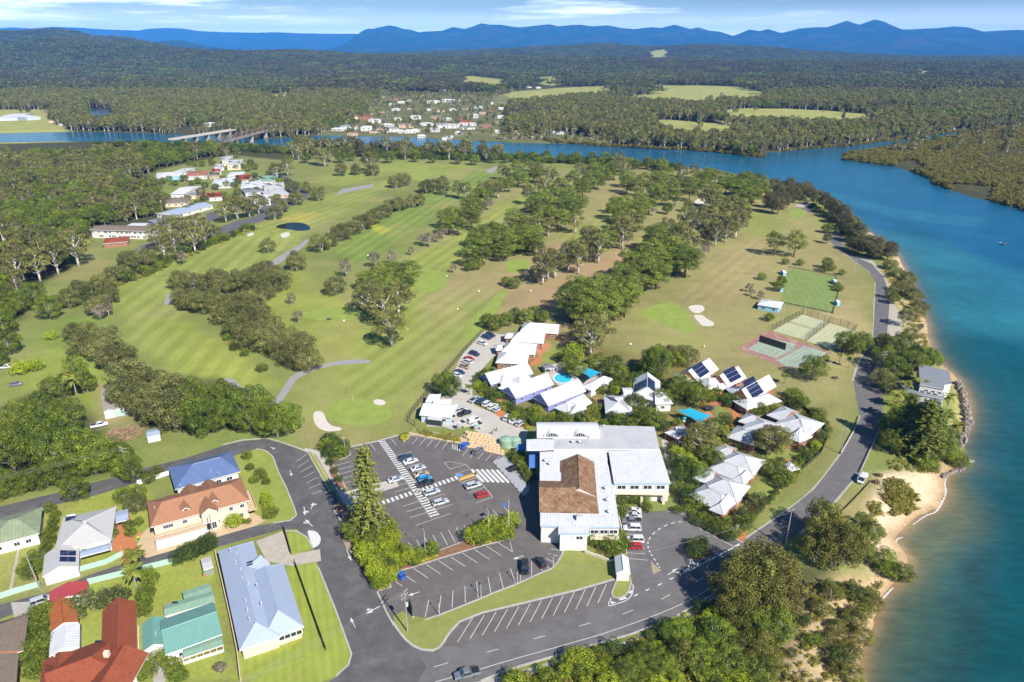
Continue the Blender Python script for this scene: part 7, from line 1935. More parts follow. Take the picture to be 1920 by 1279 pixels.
for lb, A, B, C, ze, rise, rf, wl_, hp, nw in SUB:
 h = House("suburban_house", lb, "house", ((A[0] + B[0]) / 2, A[1] + 6), "houses of the golf course suburb"); h.wing(A, B, C, ze, rise, rf, wl_, hp, hp, win=nw, oh=.5)
TOWN = "612,232,30,g 640,229,26,w 664,224,22,o 684,226,26,r 703,231,24,g 652,243,30,d 690,246,28,w 713,244,22,b 736,248,24,d 762,240,28,b 769,250,22,w 752,250,14,w 800,236,26,g 830,240,26,d 848,241,28,g 866,227,20,r 872,236,24,R 876,243,30,d 842,259,12,w 833,260,10,w 790,256,16,w 700,190,14,o 716,184,16,b 740,188,14,r 752,194,16,w 776,178,14,b 812,194,24,w 840,192,22,w 854,190,18,w 795,180,14,o 828,170,14,d 846,168,12,b 882,166,14,w 896,204,14,w 922,210,16,r 905,214,14,b 886,222,18,w 940,222,16,g 960,236,20,w 981,249,24,p 968,251,14,b 1018,251,14,w 1047,252,22,w 1106,252,12,w 1076,252,10,o 1010,166,10,w 992,165,10,g 1030,142,8,w 960,170,8,w 935,232,16,b 920,196,12,w 730,176,14,b 690,178,12,w 660,196,16,w 640,186,12,w 625,190,10,o 340,230,26,w 392,238,20,w 197,152,14,w 270,152,10,w 118,236,18,d 100,230,16,p 1095,110,8,w 1175,143,8,w 1350,152,8,w 905,132,6,w 440,170,8,o 630,246,22,w 660,252,20,p 702,250,20,b 725,238,22,w 745,226,18,g 780,224,20,w 815,224,18,b 838,226,16,w 780,248,16,g 815,248,18,w 860,252,14,w 890,236,20,g 912,240,18,r 930,250,16,w 690,216,16,b 718,212,16,o 742,208,16,w 770,206,14,b 800,208,16,g 826,210,14,o 850,208,16,w 870,206,12,b 735,198,12,w 765,190,12,g 940,206,12,w 1040,238,14,w 1000,240,16,g 1130,258,12,w"
RC = dict(g=("roof_grey", "wall_white", "grey"), w=("roof_white", "wall_white", "white"), o=("tile_pink", "wall_cream", "pinkish"), r=("tile_red", "wall_brick", "red"), R=("roof_red", "wall_white", "bright red"), d=("roof_darkgrey", "wall_white", "dark grey"), b=("tile_brown", "wall_tanbrick", "brown"), p=("tile_pink", "wall_pinkcream", "salmon"))
cnt = {}
for it in TOWN.split():
 x_, y_, w_, k_ = it.split(","); x_, y_, w_ = float(x_), float(y_), float(w_)
 rf, wl_, cn = RC[k_]; cnt[k_] = cnt.get(k_, 0) + 1
 where = "on the far river front" if 222 < y_ < 262 and 590 < x_ < 1120 else "among the trees beyond the river"
 key = k_ + where; cnt[key] = cnt.get(key, 0) + 1
 p = G(x_, y_); zt = float(land_z(np.array([p.x]), np.array([p.y]))[0])
 h = House("town_house", f"{cn}-roofed house {where}, {ORD[cnt[key] - 1]} of that colour", "house", (x_, y_), "houses across the river")
 two = w_ > 16 and random.random() < .5
 ze = (5.2 if two else 3.0) + zt
 u0 = rnd(-.35, .35); Wd = w_ / (FPX / (p.y * _c + CAM_H * _s)); Dp = min(max(Wd * .62, 7), 11); Wd = max(Wd, 6)
 cx_, sx_ = math.cos(u0), math.sin(u0)
 def back(q, z):  # world to pixel
  X_, Y_, Z_ = q[0], q[1], z - CAM_H
  dz = Y_ * _c - Z_ * _s
  return (CX + FPX * X_ / dz, CY - FPX * (Y_ * _s + Z_ * _c) / dz)
 c4 = [(p.x - cx_ * Wd / 2, p.y - sx_ * Wd / 2), (p.x + cx_ * Wd / 2, p.y + sx_ * Wd / 2), (p.x + cx_ * Wd / 2 - sx_ * Dp, p.y + sx_ * Wd / 2 + cx_ * Dp)]
 h.wing(back(c4[0], ze), back(c4[1], ze), back(c4[2], ze), ze, rnd(1.2, 2.0), rf, wl_, .8, .8, oh=.4, win=3 if w_ > 10 else 0, storeys=2 if two else 1, z0=zt, wsize=(2.0, 1.4))
for lb, A, B, C, ze in (("long white farm shed in the pasture by the inlet", (-6, 222), (33, 221), (32, 213), 4.5), ("white farm shed nearer the river mouth trees", (50, 221), (76, 219), (82, 212), 4.5)):
 h = House("farm_shed", lb, "shed", ((A[0] + B[0]) / 2, A[1] + 4)); h.wing(A, B, C, ze, 1.6, "roof_white", "wall_greyblue", 0, 0, oh=.2)
# ------- vehicles: one of each kind, then copies
def loft(mb, secs, m=0, k=0.28):
 """closed body through cross-sections (x, half width, z low, z high) with softened corners"""
 rings = []
 for x, w, z0, z1 in secs:
  h = z1 - z0
  rings.append([(x, -w * .92, z0), (x, w * .92, z0), (x, w, z0 + h * k), (x, w * .99, z0 + h * .72), (x, w * .86, z1), (x, -w * .86, z1), (x, -w * .99, z0 + h * .72), (x, -w, z0 + h * k)])
 i0 = len(mb.v)
 for r in rings:
  for p in r: mb.vert(p)
 n = 8
 for i in range(len(rings) - 1):
  for j in range(n):
   a, b = i0 + i * n + j, i0 + i * n + (j + 1) % n
   mb.f.append((a, b, b + n, a + n)); mb.m.append(m)
 mb.f.append(tuple(i0 + j for j in reversed(range(n)))); mb.m.append(m)
 mb.f.append(tuple(i0 + (len(rings) - 1) * n + j for j in range(n))); mb.m.append(m)
def prism(mb, xb0, xb1, xt0, xt1, wb, wt, z0, z1, m=0):
 q = [(xb0, -wb, z0), (xb1, -wb, z0), (xb1, wb, z0), (xb0, wb, z0), (xt0, -wt, z1), (xt1, -wt, z1), (xt1, wt, z1), (xt0, wt, z1)]
 for f in ((3, 2, 1, 0), (4, 5, 6, 7), (0, 1, 5, 4), (1, 2, 6, 5), (2, 3, 7, 6), (3, 0, 4, 7)): mb.poly([q[i] for i in f], m)
wb_ = MB()
wb_.lathe([(0.0, -.11), (.30, -.11), (.34, -.08), (.34, .08), (.30, .11), (.20, .11), (.19, .09), (0.02, .10)], n=14)
WHEEL = wb_.mesh("wheel", [M["tyre"], M["hub"]])
for i, p in enumerate(WHEEL.polygons):
 if p.center.z > .07 and math.hypot(p.center.x, p.center.y) < .21: p.material_index = 1
lb_ = MB(); lb_.box((0, 0, 0), (.12, .34, .16), taper=.9)
HEADL, TAILL = lb_.mesh("headlight", M["lamp_clear"]), lb_.mesh("tail_light", M["lamp_red"])
mb_ = MB(); mb_.box((0, 0, 0), (.12, .2, .12)); MIRROR = mb_.mesh("mirror", M["black_trim"])
VSPEC = dict(
 sedan=(4.7, .90, [(-2.34, .74, .42, .90), (-2.22, .86, .30, 1.02), (-1.2, .90, .26, 1.04), (.9, .90, .26, .98), (1.9, .87, .28, .86), (2.30, .74, .36, .70)], (-1.75, 1.15, -1.0, .35, .84, .64, 1.0, 1.44)),
 hatch=(4.1, .87, [(-2.02, .76, .40, .98), (-1.92, .85, .30, 1.06), (-.9, .87, .26, 1.06), (.8, .87, .26, 1.0), (1.6, .84, .28, .90), (1.98, .72, .36, .74)], (-1.92, 1.15, -1.55, .35, .82, .66, 1.02, 1.50)),
 wagon=(4.8, .90, [(-2.38, .78, .42, 1.0), (-2.26, .87, .32, 1.10), (-1.2, .90, .28, 1.10), (.9, .90, .28, 1.04), (1.9, .87, .30, .94), (2.34, .74, .38, .78)], (-2.25, 1.2, -1.85, .40, .84, .66, 1.06, 1.60)),
 suv=(4.8, .95, [(-2.36, .84, .48, 1.12), (-2.26, .92, .40, 1.20), (-1.2, .95, .34, 1.20), (.9, .95, .34, 1.14), (1.9, .92, .38, 1.06), (2.34, .80, .48, .92)], (-2.26, 1.25, -1.95, .50, .90, .72, 1.14, 1.78)),
 ute=(5.3, .94, [(-2.62, .88, .55, 1.10), (-2.5, .92, .46, 1.14), (-1.0, .94, .40, 1.14), (1.0, .94, .40, 1.14), (2.1, .90, .42, 1.06), (2.6, .78, .50, .92)], (-.75, 1.45, -.5, .75, .88, .72, 1.12, 1.78)),
 van=(4.9, .95, [(-2.42, .90, .45, 1.20), (-2.34, .94, .36, 1.24), (-1.2, .95, .32, 1.24), (1.0, .95, .32, 1.20), (2.0, .92, .36, 1.08), (2.4, .80, .44, .90)], (-2.38, 2.0, -2.25, 1.15, .92, .80, 1.20, 1.95)))
VPROTO = {}
def vehicle(kind):
 Lc, hw, secs, cab = VSPEC[kind]
 root = empty("parked_car", (0, 0, 0))
 b_ = MB(); loft(b_, secs)
 xb0, xb1, xt0, xt1, wb, wt, z0, z1 = cab
 prism(b_, xt0 - .04, xt1 + .04, xt0 + .1, xt1 - .12, wt + .03, wt - .08, z1 - .02, z1 + .06)
 for x0, x1 in ((xt0, xb0), (xt1, xb1), ((xt0 + xt1) / 2 - .3, (xb0 + xb1) / 2 - .3)):
  for sgn in (-1, 1): b_.tube([(x1, sgn * wb, z0), (x0, sgn * wt, z1)], .05, 4)
 if kind == "van": prism(b_, -2.3, -.2, -2.24, -.1, .945, .82, 1.2, 1.94)
 if kind == "ute":
  prism(b_, -2.58, -.82, -2.58, -.82, .93, .91, 1.12, 1.30)
 o = link("body", b_.mesh("car_body", M["car_white"], smooth=False), root)
 g_ = MB(); prism(g_, xb0, xb1, xt0, xt1, wb, wt, z0 - .02, z1); link("windows", g_.mesh("car_windows", M["glass"]), root)
 if kind == "ute":
  t_ = MB(); t_.box((-1.7, 0, 1.302), (1.55, 1.6, .01)); link("tray", t_.mesh("tray", M["black_trim"]), root)
 for x in (-Lc * .29, Lc * .30):
  for sgn in (-1, 1):
   w_ = link("wheel", WHEEL, root); w_.location = (x, sgn * (hw - .05), .34); w_.rotation_euler = (-sgn * math.pi / 2, 0, 0)
 for sgn in (-1, 1):
  h_ = link("headlight", HEADL, root); h_.location = (Lc / 2 - .12, sgn * hw * .66, secs[-1][3] - .1)
  t_ = link("tail_light", TAILL, root); t_.location = (-Lc / 2 + .05, sgn * hw * .72, secs[0][3] - .12)
  m_ = link("mirror", MIRROR, root); m_.location = (cab[1] - .35, sgn * (hw + .08), cab[6] + .05)
 KIDS[root.name] = list(root.children)
 return root
USED = set()
def car(kind, col, px, head, label, group="cars", z=0.02, name="parked_car"):
 p = G(*px, z); q = G(px[0] + head[0], px[1] + head[1], z)
 rz = math.atan2(q.y - p.y, q.x - p.x)
 if kind not in VPROTO:
  VPROTO[kind] = vehicle(kind); r = VPROTO[kind]
  r.location = p; r.rotation_euler = (0, 0, rz)
 else:
  r = copy_tree(VPROTO[kind], loc=p, rz=rz)
 r.name = name
 tag(r, label, "ute" if kind == "ute" else "van" if kind == "van" else "car", group)
 for ch in r.children:
  if ch.data.name.startswith("car_body"):
   ch.material_slots[0].link = 'OBJECT'; ch.material_slots[0].material = M[col]
 return r
gA, gB = "cars in the main car park", "cars beside the resort's back drive"
H1 = (32, -9.5)
for kd, cl, px, hd, lb in (
 ("wagon", "car_navy", (761, 861), H1, "dark navy wagon topmost beside the zebra walkway"), ("sedan", "car_white", (770, 868), H1, "white sedan parked against the navy wagon"),
 ("sedan", "car_silver", (784, 881), H1, "silver sedan alone between white sedan and tan sedan"), ("sedan", "car_tan", (790, 892), H1, "grey-tan sedan beside the sky-blue hatchback"),
 ("hatch", "car_sky", (796, 900), H1, "sky-blue hatchback in the middle row"), ("ute", "car_black", (799, 910), H1, "black ute where the two zebra walkways cross"),
 ("wagon", "car_silver", (810, 926), H1, "silver canopy ute just below the walkway crossing"), ("wagon", "car_silver", (826, 945), H1, "pale silver wagon lowest in the middle row"),
 ("sedan", "car_silver", (742, 902), H1, "silver sedan alone left of the zebra walkway"), ("hatch", "car_blue", (871, 838), (12, -13), "bright blue hatchback below the sandstone terrace"),
 ("wagon", "car_grey", (897, 848), (14, -11), "grey wagon parked right of the bright blue hatchback"), ("suv", "car_silver", (887, 914), (32, -9), "silver and dark SUV beside the yellow hatching"),
 ("hatch", "car_red", (905, 931), (32, -9), "red hatchback near the clubhouse shadow"), ("hatch", "car_black", (964, 881), (10, -4), "small black car on the grey forecourt"),
 ("hatch", "car_blue", (748, 1081), (-26, -18), "blue hatchback by the lower garden bed"), ("suv", "car_black", (984, 1068), (0, 12), "black SUV beside the grass verge"),
 ("hatch", "car_black", (1012, 1058), (-20, -20), "black hatchback in the angled corner bays")):
 car(kd, cl, px, hd, lb, gA)
for kd, cl, px, lb in (("sedan", "car_white", (1186, 961), "white sedan topmost in the row by the club's side wall"), ("sedan", "car_silver", (1187, 970), "silver sedan between white sedan and dark ute"), ("ute", "car_grey", (1184, 981), "dark grey ute in the row by the club"),
                       ("suv", "car_white", (1185, 994), "white SUV with sunroof above the empty bay"), ("suv", "car_white", (1190, 1016), "white SUV beside the red hatchback"), ("hatch", "car_red", (1189, 1028), "red hatchback lowest in the row by the club")):
 car(kd, cl, px, (-30, -1), lb, "cars in the entrance court")
car("ute", "car_grey", (876, 1268), (-45, 11), "dark grey ute driving along the main road", "vehicles on the roads", name="moving_car")
car("van", "car_white", (1616, 902), (-14, 20), "white van parked on the road edge above the beach", "vehicles on the roads")
car("suv", "car_blue", (1367, 1087), (22, -13), "blue car under the road-side tree's shade", "vehicles on the roads")
car("suv", "car_silver", (1278, 839), (32, 4), "silver SUV in the top bay of the concrete drive", "cars by the function room"); car("suv", "car_white", (1280, 863), (32, 4), "white SUV in the lower bay of the concrete drive", "cars by the function room")
for kd, cl, px, hd, lb in (("ute", "car_silver", (891, 752), (16, -9), "silver ute first in the row of five by the hedge"), ("suv", "car_navy", (903, 755), (16, -9), "navy car second in the row of five"), ("suv", "car_white", (914, 760), (16, -9), "white car third in the row of five"), ("wagon", "car_white", (924, 765), (16, -9), "white wagon fourth in the row of five"), ("hatch", "car_silver", (933, 770), (16, -9), "silver hatchback last in the row of five"),
 ("suv", "car_white", (953, 786), (15, -11), "white SUV first in the row of three by the barrel roof"), ("sedan", "car_white", (964, 791), (15, -11), "white sedan second in the row of three"), ("wagon", "car_silver", (976, 796), (15, -11), "silver wagon last in the row of three"),
 ("ute", "car_black", (871, 778), (24, -8), "black ute beside the pro shop"), ("suv", "car_silver", (863, 772), (24, -8), "silver SUV half behind the black ute"), ("van", "car_white", (888, 791), (20, -8), "white van between black ute and covered boat"),
 ("suv", "car_navy", (920, 631), (16, 5), "navy SUV at the far end of the back drive"), ("suv", "car_navy", (913, 635), (16, 5), "second navy SUV at the far end of the back drive"), ("wagon", "car_white", (905, 646), (16, 5), "white wagon half under the drive-side bush"), ("suv", "car_navy", (890, 666), (16, 5), "dark SUV with roof racks below the bush"),
 ("sedan", "car_red", (880, 675), (16, 5), "maroon sedan behind the white SUV"), ("suv", "car_white", (876, 681), (-16, -5), "white SUV between maroon sedan and tan car"), ("wagon", "car_tan", (872, 690), (16, 5), "tan wagon in the back drive row"), ("sedan", "car_navy", (862, 700), (16, 5), "navy sedan second from the dark tree"), ("hatch", "car_white", (858, 706), (16, 5), "white hatchback closest to the dark tree"), ("hatch", "car_grey", (919, 702), (14, 8), "grey car tucked against the first poolside villa")):
 car(kd, cl, px, hd, lb, gB)
for kd, cl, px, hd, lb in (("ute", "car_white", (187, 800), (28, -6), "white ute between long shed and brush pile"), ("suv", "car_grey", (250, 768), (20, -4), "grey car in the shade behind the long shed"), ("ute", "car_white", (13, 691), (26, -2), "white ute on the far left meadow"), ("sedan", "car_grey", (30, 723), (20, -3), "grey sedan under the tree by the left meadow"), ("suv", "car_silver", (79, 1131), (20, -7), "silver car by the red-ended garage")):
 car(kd, cl, px, hd, lb, "cars around the houses")
# ------- boats
def boat(px, head, Lb, label, z=WL, cover=None, trailer=False, canopy=None):
 p = G(*px, z); q = G(px[0] + head[0], px[1] + head[1], z)
 r = empty("boat", p, math.atan2(q.y - p.y, q.x - p.x), label, "boat", "boats")
 r.scale = (Lb / 5,) * 3
 o = .75 if trailer else 0.0
 mb = MB(); rings = []
 for x, w, z0, z1 in ((-2.5, .95, .0, .75), (-1.2, 1.05, -.05, .78), (.5, 1.0, -.05, .85), (1.7, .65, .12, .95), (2.5, .05, .55, 1.05)):
  rings.append([(x, -w, z1 + o), (x, -w * .75, z0 + .15 + o), (x, 0, z0 + o), (x, w * .75, z0 + .15 + o), (x, w, z1 + o)])
 for i in range(4):
  for j in range(4): mb.poly([rings[i][j], rings[i + 1][j], rings[i + 1][j + 1], rings[i][j + 1]][::-1])
 mb.poly(rings[0]);
 link("hull", mb.mesh("hull", M["car_white"]), r)
 mb = MB()
 for i in range(4): mb.poly([(rings[i][0][0], rings[i][0][1] * .9, rings[i][0][2] - .25), (rings[i + 1][0][0], rings[i + 1][0][1] * .9, rings[i + 1][0][2] - (.25 if i < 2 else .02)), (rings[i + 1][4][0], rings[i + 1][4][1] * .9, rings[i + 1][4][2] - (.25 if i < 2 else .02)), (rings[i][4][0], rings[i][4][1] * .9, rings[i][4][2] - .25)])
 link("deck", mb.mesh("deck", M["concrete_pale" if not cover else cover]), r)
 mb = MB(); prism(mb, .2, 1.0, .1, .7, .75, .6, .85 + o, 1.35 + o); link("windscreen", mb.mesh("windscreen", M["glass"]), r)
 for s_ in (-.35, .35): mb = MB(); mb.box((-1.2, s_, .8 + o), (.5, .45, .5)); link("seat", mb.mesh("seat", M["wall_greyblue"]), r)
 mb = MB(); mb.box((-2.7, 0, .75 + o), (.4, .35, .6), taper=.8); mb.box((-2.72, 0, .2 + o), (.18, .12, .7)); link("outboard_motor", mb.mesh("outboard_motor", M["black_trim"]), r)
 if canopy:
  mb = MB(); mb.box((-.7, 0, 1.95 + o), (2.0, 1.7, .06))
  for x in (-1.6, .2):
   for s_ in (-.8, .8): mb.tube([(x, s_, .8 + o), (x, s_, 1.95 + o)], .03, 4)
  link("canopy", mb.mesh("canopy", M[canopy]), r)
 if trailer:
  mb = MB(); mb.box((0, 0, .5), (5.4, .12, .1)); mb.box((-.6, 0, .5), (.1, 1.9, .1)); link("trailer_frame", mb.mesh("trailer_frame", M["galv"]), r)
  for s_ in (-1, 1): w_ = link("wheel", WHEEL, r); w_.location = (-.6, s_ * .98, .34); w_.rotation_euler = (-s_ * math.pi / 2, 0, 0)
 return r
boat((1810, 866), (24, 3), 4.6, "white runabout with black canopy nosed onto the beach", canopy="black_trim")
boat((1880, 458), (12, 3), 4.4, "small white boat alone on the wide river")
boat((848, 789), (18, -11), 5.0, "white boat on trailer nearest the pro shop deck", 0, trailer=True); boat((866, 800), (18, -11), 5.2, "white boat on trailer above the grassy bank", 0, trailer=True)
boat((898, 802), (18, -8), 4.8, "boat under a grey-green cover on its trailer", 0, "tank_green", True)
# ------- poles, wires, lamps
def pole(px, h, label, arms=1, lean=(0, 0), ang=0.0, name="utility_pole"):
 p = G(*px); r = empty(name, p, ang, label, "pole", "utility poles")
 mb = MB(); mb.tube([(0, 0, -.3), (lean[0], lean[1], h)], [.17, .12], 8); link("shaft", mb.mesh("shaft", M["wood_pole"]), r)
 for k in range(arms):
  mb = MB(); mb.box((lean[0], lean[1] + .12, h - .45 - k * 1.1), (2.4, .1, .12)); c_ = link("crossarm", mb.mesh("crossarm", M["wood_pole"]), r)
  for x in (-1.1, -.6, .6, 1.1):
   i_ = MB(); i_.lathe([(.05, 0), (.07, .1), (.03, .22)], (lean[0] + x, lean[1] + .12, h - .39 - k * 1.1), 6); link("insulator", i_.mesh("insulator", M["trim_white"]), c_)
 return r
def cables(a, b, ha, hb, aa, ab, n, label, sag=0.9, xs=None):
 pa, pb = (G(*a) if len(a) == 2 else Vector(a)), (G(*b) if len(b) == 2 else Vector(b))
 xs = xs or [-1.1, -.6, .6, 1.1, 0][:n]
 for k in range(n):
  x = xs[k]
  p = pa + Vector((math.cos(aa) * x, math.sin(aa) * x, ha - .2 - (1.2 if k == 4 else 0))); q = pb + Vector((math.cos(ab) * x, math.sin(ab) * x, hb - .2 - (1.2 if k == 4 else 0)))
  mb = MB(); mb.tube([p.lerp(q, t / 8) - Vector((0, 0, sag * 4 * (t / 8) * (1 - t / 8))) for t in range(9)], .013, 4, 0, False)
  tag(mb.build("power_line", M["wire"]), f"{'outermost inner middle further lowest'.split()[k]} wire {label}", "wire", "power lines")
pole((764, 1185), 11.2, "tall timber pole with transformer at the car park entry corner", 2, ang=1.15)
tr_ = [o for o in COL.objects if o.name.startswith("utility_pole")][-1]
mb = MB(); mb.lathe([(.3, 0), (.34, .1), (.34, .9), (.28, 1.0)], (.45, 0, 6.8), 10); link("transformer", mb.mesh("transformer", M["galv"]), tr_)
pole((76, 1106), 9.2, "leaning grey timber pole by the green fence", 0, (-1.3, .6)); pole((402, 1015), 8.6, "timber pole at the lane edge by the clipped hedge", 0)
pole((1472, 1026), 11.6, "timber pole beside the main road bend", 1, ang=.5); pole((1576, 851), 9.2, "timber pole behind the white guard rail", 1, ang=0.3); pole((1651, 705), 10.5, "timber pole by the river house trees", 2, ang=.2); pole((242, 896), 10.5, "timber pole with two crossarms above the back street", 2, ang=-.3)
LEFTP = G(235, 1385, 10.5); LEFTP.z = 0
cables((764, 1185), LEFTP, 11.2, 10.5, 1.15, 1.15, 5, "from the car park corner pole over the lodge lawn")
cables((764, 1185), (1472, 1026), 10.0, 11.0, 1.15, .5, 2, "from the car park corner pole to the road bend pole", 2.2)
cables((1472, 1026), (1576, 851), 11.4, 9.0, .5, .3, 3, "from the road bend pole to the guard rail pole"); cables((1576, 851), (1651, 705), 9.0, 10.3, .3, .2, 3, "from the guard rail pole to the river house pole")
FARL = G(-260, 1010); cables((242, 896), FARL, 10.3, 10.3, -.3, -.3, 4, "above the back street trees", 1.0)
cables((76, 1106), (402, 1015), 9.0, 8.4, 1.5, 1.5, 2, "along the lane between two poles", .8, [-.1, .2])
def lamp(px, h, label, ang=2.2, name="street_lamp", arm=1.1):
 p = G(*px); r = empty(name, p, ang, label, "lamp", "car park lamps")
 mb = MB(); mb.tube([(0, 0, 0), (0, 0, h - .4), (arm * .4, 0, h - .05), (arm, 0, h)], [.09, .06, .05, .04], 6); link("post", mb.mesh("post", M["galv"]), r)
 mb = MB(); mb.box((arm + .25, 0, h), (.7, .32, .12), taper=.8); link("lamp_head", mb.mesh("lamp_head", M["metal_dark"]), r)
 mb = MB(); mb.lathe([(.2, 0), (.2, .12), (.12, .14)], (0, 0, 0), 8); link("base", mb.mesh("base", M["concrete"]), r)
lamp((798, 1045), 8.4, "grey lamp post by the left part of the garden strip"); lamp((916, 1006), 8.4, "grey lamp post in the shrubs near the flagpole"); lamp((648, 856), 7.0, "grey lamp post at the top garden bed")
for px_, lb in (((902, 1119), "low lamp on the verge between lower bays and lawn"), ((970, 1094), "low lamp on the verge beside the black SUV"), ((1037, 1065), "low lamp at the curved verge corner"), ((824, 1154), "low lamp on the verge near the sign")):
 lamp(px_, 3.4, lb, 2.0, "path_lamp", .35)
for px_, h_, lb in (((1602, 507), 8, "light pole on the grass inside the shore road bend"), ((1510, 398), 8, "light pole at the far end of the shore road"), ((1492, 628), 8, "floodlight between the two sand courts"), ((1467, 604), 8, "floodlight on the hut side of the courts"), ((1548, 612), 8, "floodlight on the road side of the courts"), ((1508, 590), 8, "floodlight behind the sand courts")):
 lamp(px_, h_, lb, 3.6, "light_pole", .6)
p = G(954, 1006); r = empty("flagpole", p, 0, "white flagpole with dark blue flag beside the garden strip", "flagpole")
mb = MB(); mb.tube([(0, 0, 0), (0, 0, 11)], [.09, .05], 8); mb.lathe([(.02, 0), (.1, .08), (.02, .16)], (0, 0, 11), 8); link("pole", mb.mesh("pole", M["trim_white"]), r)
mb = MB();
for i in range(5): mb.poly([(-.05 - i * .3, .08 * math.sin(i), 9.5 - .05 * i), (-.35 - i * .3, .08 * math.sin(i + 1), 9.45 - .05 * i), (-.35 - i * .3, .08 * math.sin(i + 1) + .05, 10.6 - .1 * i), (-.05 - i * .3, .08 * math.sin(i) + .05, 10.7 - .1 * i)])
link("flag", mb.mesh("flag", M["cloth_blue"]), r)
# ------- fences and walls
def fence(name, poly, h, label, mat, step=2.4, kind="panel", post="metal_dark", cat="fence", th=.05, z0=0.0):
 P_ = GP(poly); r = empty(name, P_[0], 0, label, cat)
 for i in range(len(P_) - 1):
  a, b = P_[i], P_[i + 1]; d = b - a; Ld = d.length; ang = math.atan2(d.y, d.x); n = max(1, round(Ld / step))
  for k in range(n + 1):
   q = a + d * k / n - r.location
   mb = MB(); mb.box((q.x, q.y, z0 + h / 2 + .03), (.1, .1, h + .06), ang); link("post", mb.mesh("post", M[post]), r)
  for k in range(n):
   q = a + d * (k + .5) / n - r.location
   mb = MB(); w = Ld / n - .1
   if kind == "panel":
    mb.box((q.x, q.y, z0 + h / 2), (w, th, h - .08), ang)
   elif kind == "rail":
    for zz in (.3, .62): mb.box((q.x, q.y, z0 + h * (zz + .3)), (w, .05, .18), ang)
   elif kind == "bars":
    mb.box((q.x, q.y, z0 + h - .06), (w, .04, .05), ang); mb.box((q.x, q.y, z0 + .15), (w, .04, .05), ang)
    m_ = max(2, int(w / .3))
    for j in range(m_):
     t = (j + .5) / m_ - .5; mb.box((q.x + math.cos(ang) * w * t, q.y + math.sin(ang) * w * t, z0 + h / 2), (.025, .025, h - .1), ang)
   else:  # wire mesh: rails and a lattice of wires
    for zz in np.linspace(.04, .98, 7): mb.box((q.x, q.y, z0 + h * zz), (w, .025, .03), ang)
    m_ = max(3, int(w / .5))
    for j in range(m_):
     t = (j + .5) / m_ - .5; mb.box((q.x + math.cos(ang) * w * t, q.y + math.sin(ang) * w * t, z0 + h / 2), (.02, .02, h), ang)
   link({"panel": "panel", "rail": "rail", "bars": "bar_panel"}.get(kind, "wire_panel"), mb.mesh("panel", M[mat]), r)
 return r
fence("metal_fence", "166,1096 246,1076 326,1056", 1.7, "pale green sheet fence along the lane by the palm", "fence_green", 2.4, post="fence_green"); fence("metal_fence", "-20,1130 30,1113 76,1100", 1.7, "pale green sheet fence left of the leaning pole", "fence_green", 2.4, post="fence_green"); fence("metal_fence", "150,1072 200,1058 231,1042 228,1034", 1.6, "pale green sheet fence round the grey house's courtyard", "fence_green", 2.4, post="fence_green")
fence("metal_fence", "264,1110 262,1160", 1.6, "dark green fence between red-tiled and green-roofed gardens", "fence_dark", 2.4)
fence("boundary_wall", "258,926 259,909 322,889", 1.5, "cream rendered wall behind the tan-tiled house", "fence_white", 3, post="fence_white", cat="wall", th=.18)
fence("boundary_wall", "404,1040 415,1085 432,1160 446,1228 452,1279", 1.6, "tan block wall between green-roofed house and lodge", "fence_tan", 3, post="fence_tan", cat="wall", th=.22)
fence("timber_fence", "532,992 546,1040", 1.7, "dark fence beside the lodge's turning bay", "fence_dark", 2.2); fence("timber_fence", "553,1058 575,1120 598,1185 611,1221", 1.6, "long dark fence down the lodge lawn", "fence_dark", 2.4)
fence("wire_fence", "906,624 870,662 835,702 800,742 772,776 764,792 778,800", 2.4, "dark wire fence between golf course and back drive", "fence_dark", 3, "mesh")
fence("court_fence", "1447,621 1505,589 1604,619 1566,656", 3.0, "wire fence round the two sand-coloured courts", "metal_dark", 4, "mesh"); fence("court_fence", "1510,639 1556,605", 3.0, "wire fence dividing the two sand-coloured courts", "metal_dark", 4, "mesh")
fence("wire_fence", "1478,502 1568,519 1573,551 1562,589 1463,568", .9, "low dark fence around the bowling green", "fence_dark", 4, "rail")
fence("guard_rail", "1612,783 1600,812 1577,853", .85, "white guard rail on the inland side of the road", "trim_white", 2.5, "rail", "trim_white", "guard rail"); fence("guard_rail", "1648,808 1632,845 1613,887", .85, "white guard rail on the river side of the road", "trim_white", 2.5, "rail", "trim_white", "guard rail")
fence("timber_fence", "1500,762 1525,780 1546,800 1552,820 1540,850 1500,885", 1.2, "dark boundary fence behind the fence corner villa", "fence_dark", 2.6); fence("brick_wall", "1478,884 1500,868 1512,858", 1.0, "curved low brick wall beside the small pavilion", "wall_brick", 2, post="wall_brick", cat="wall", th=.2)
fence("side_wall", "1157,962 1163,985 1168,1012 1174,1040", 1.2, "cream wall between clubhouse lawn and entrance court", "wall_cream", 3, post="wall_cream", cat="wall", th=.2)
fence("pool_fence", "1034,676 1062,668 1098,680 1132,694", 1.2, "dark bar fence around the swimming pool", "metal_dark", 2.4, "bars"); fence("front_wall", "1096,1037 1120,1045 1145,1055", .9, "low cream wall beneath the club's front block", "wall_cream", 3, post="wall_cream", cat="wall", th=.3)
fence("picket_fence", "258,1262 261,1230 260,1180", 1.1, "white picket fence beside the red-tiled house", "trim_white", 2.4, "bars", "trim_white")
fence("log_rail", "1634,902 1618,920 1596,943 1576,963", .5, "low log rail along the verge above the beach", "wood_dark", 3, "rail", "wood_dark")
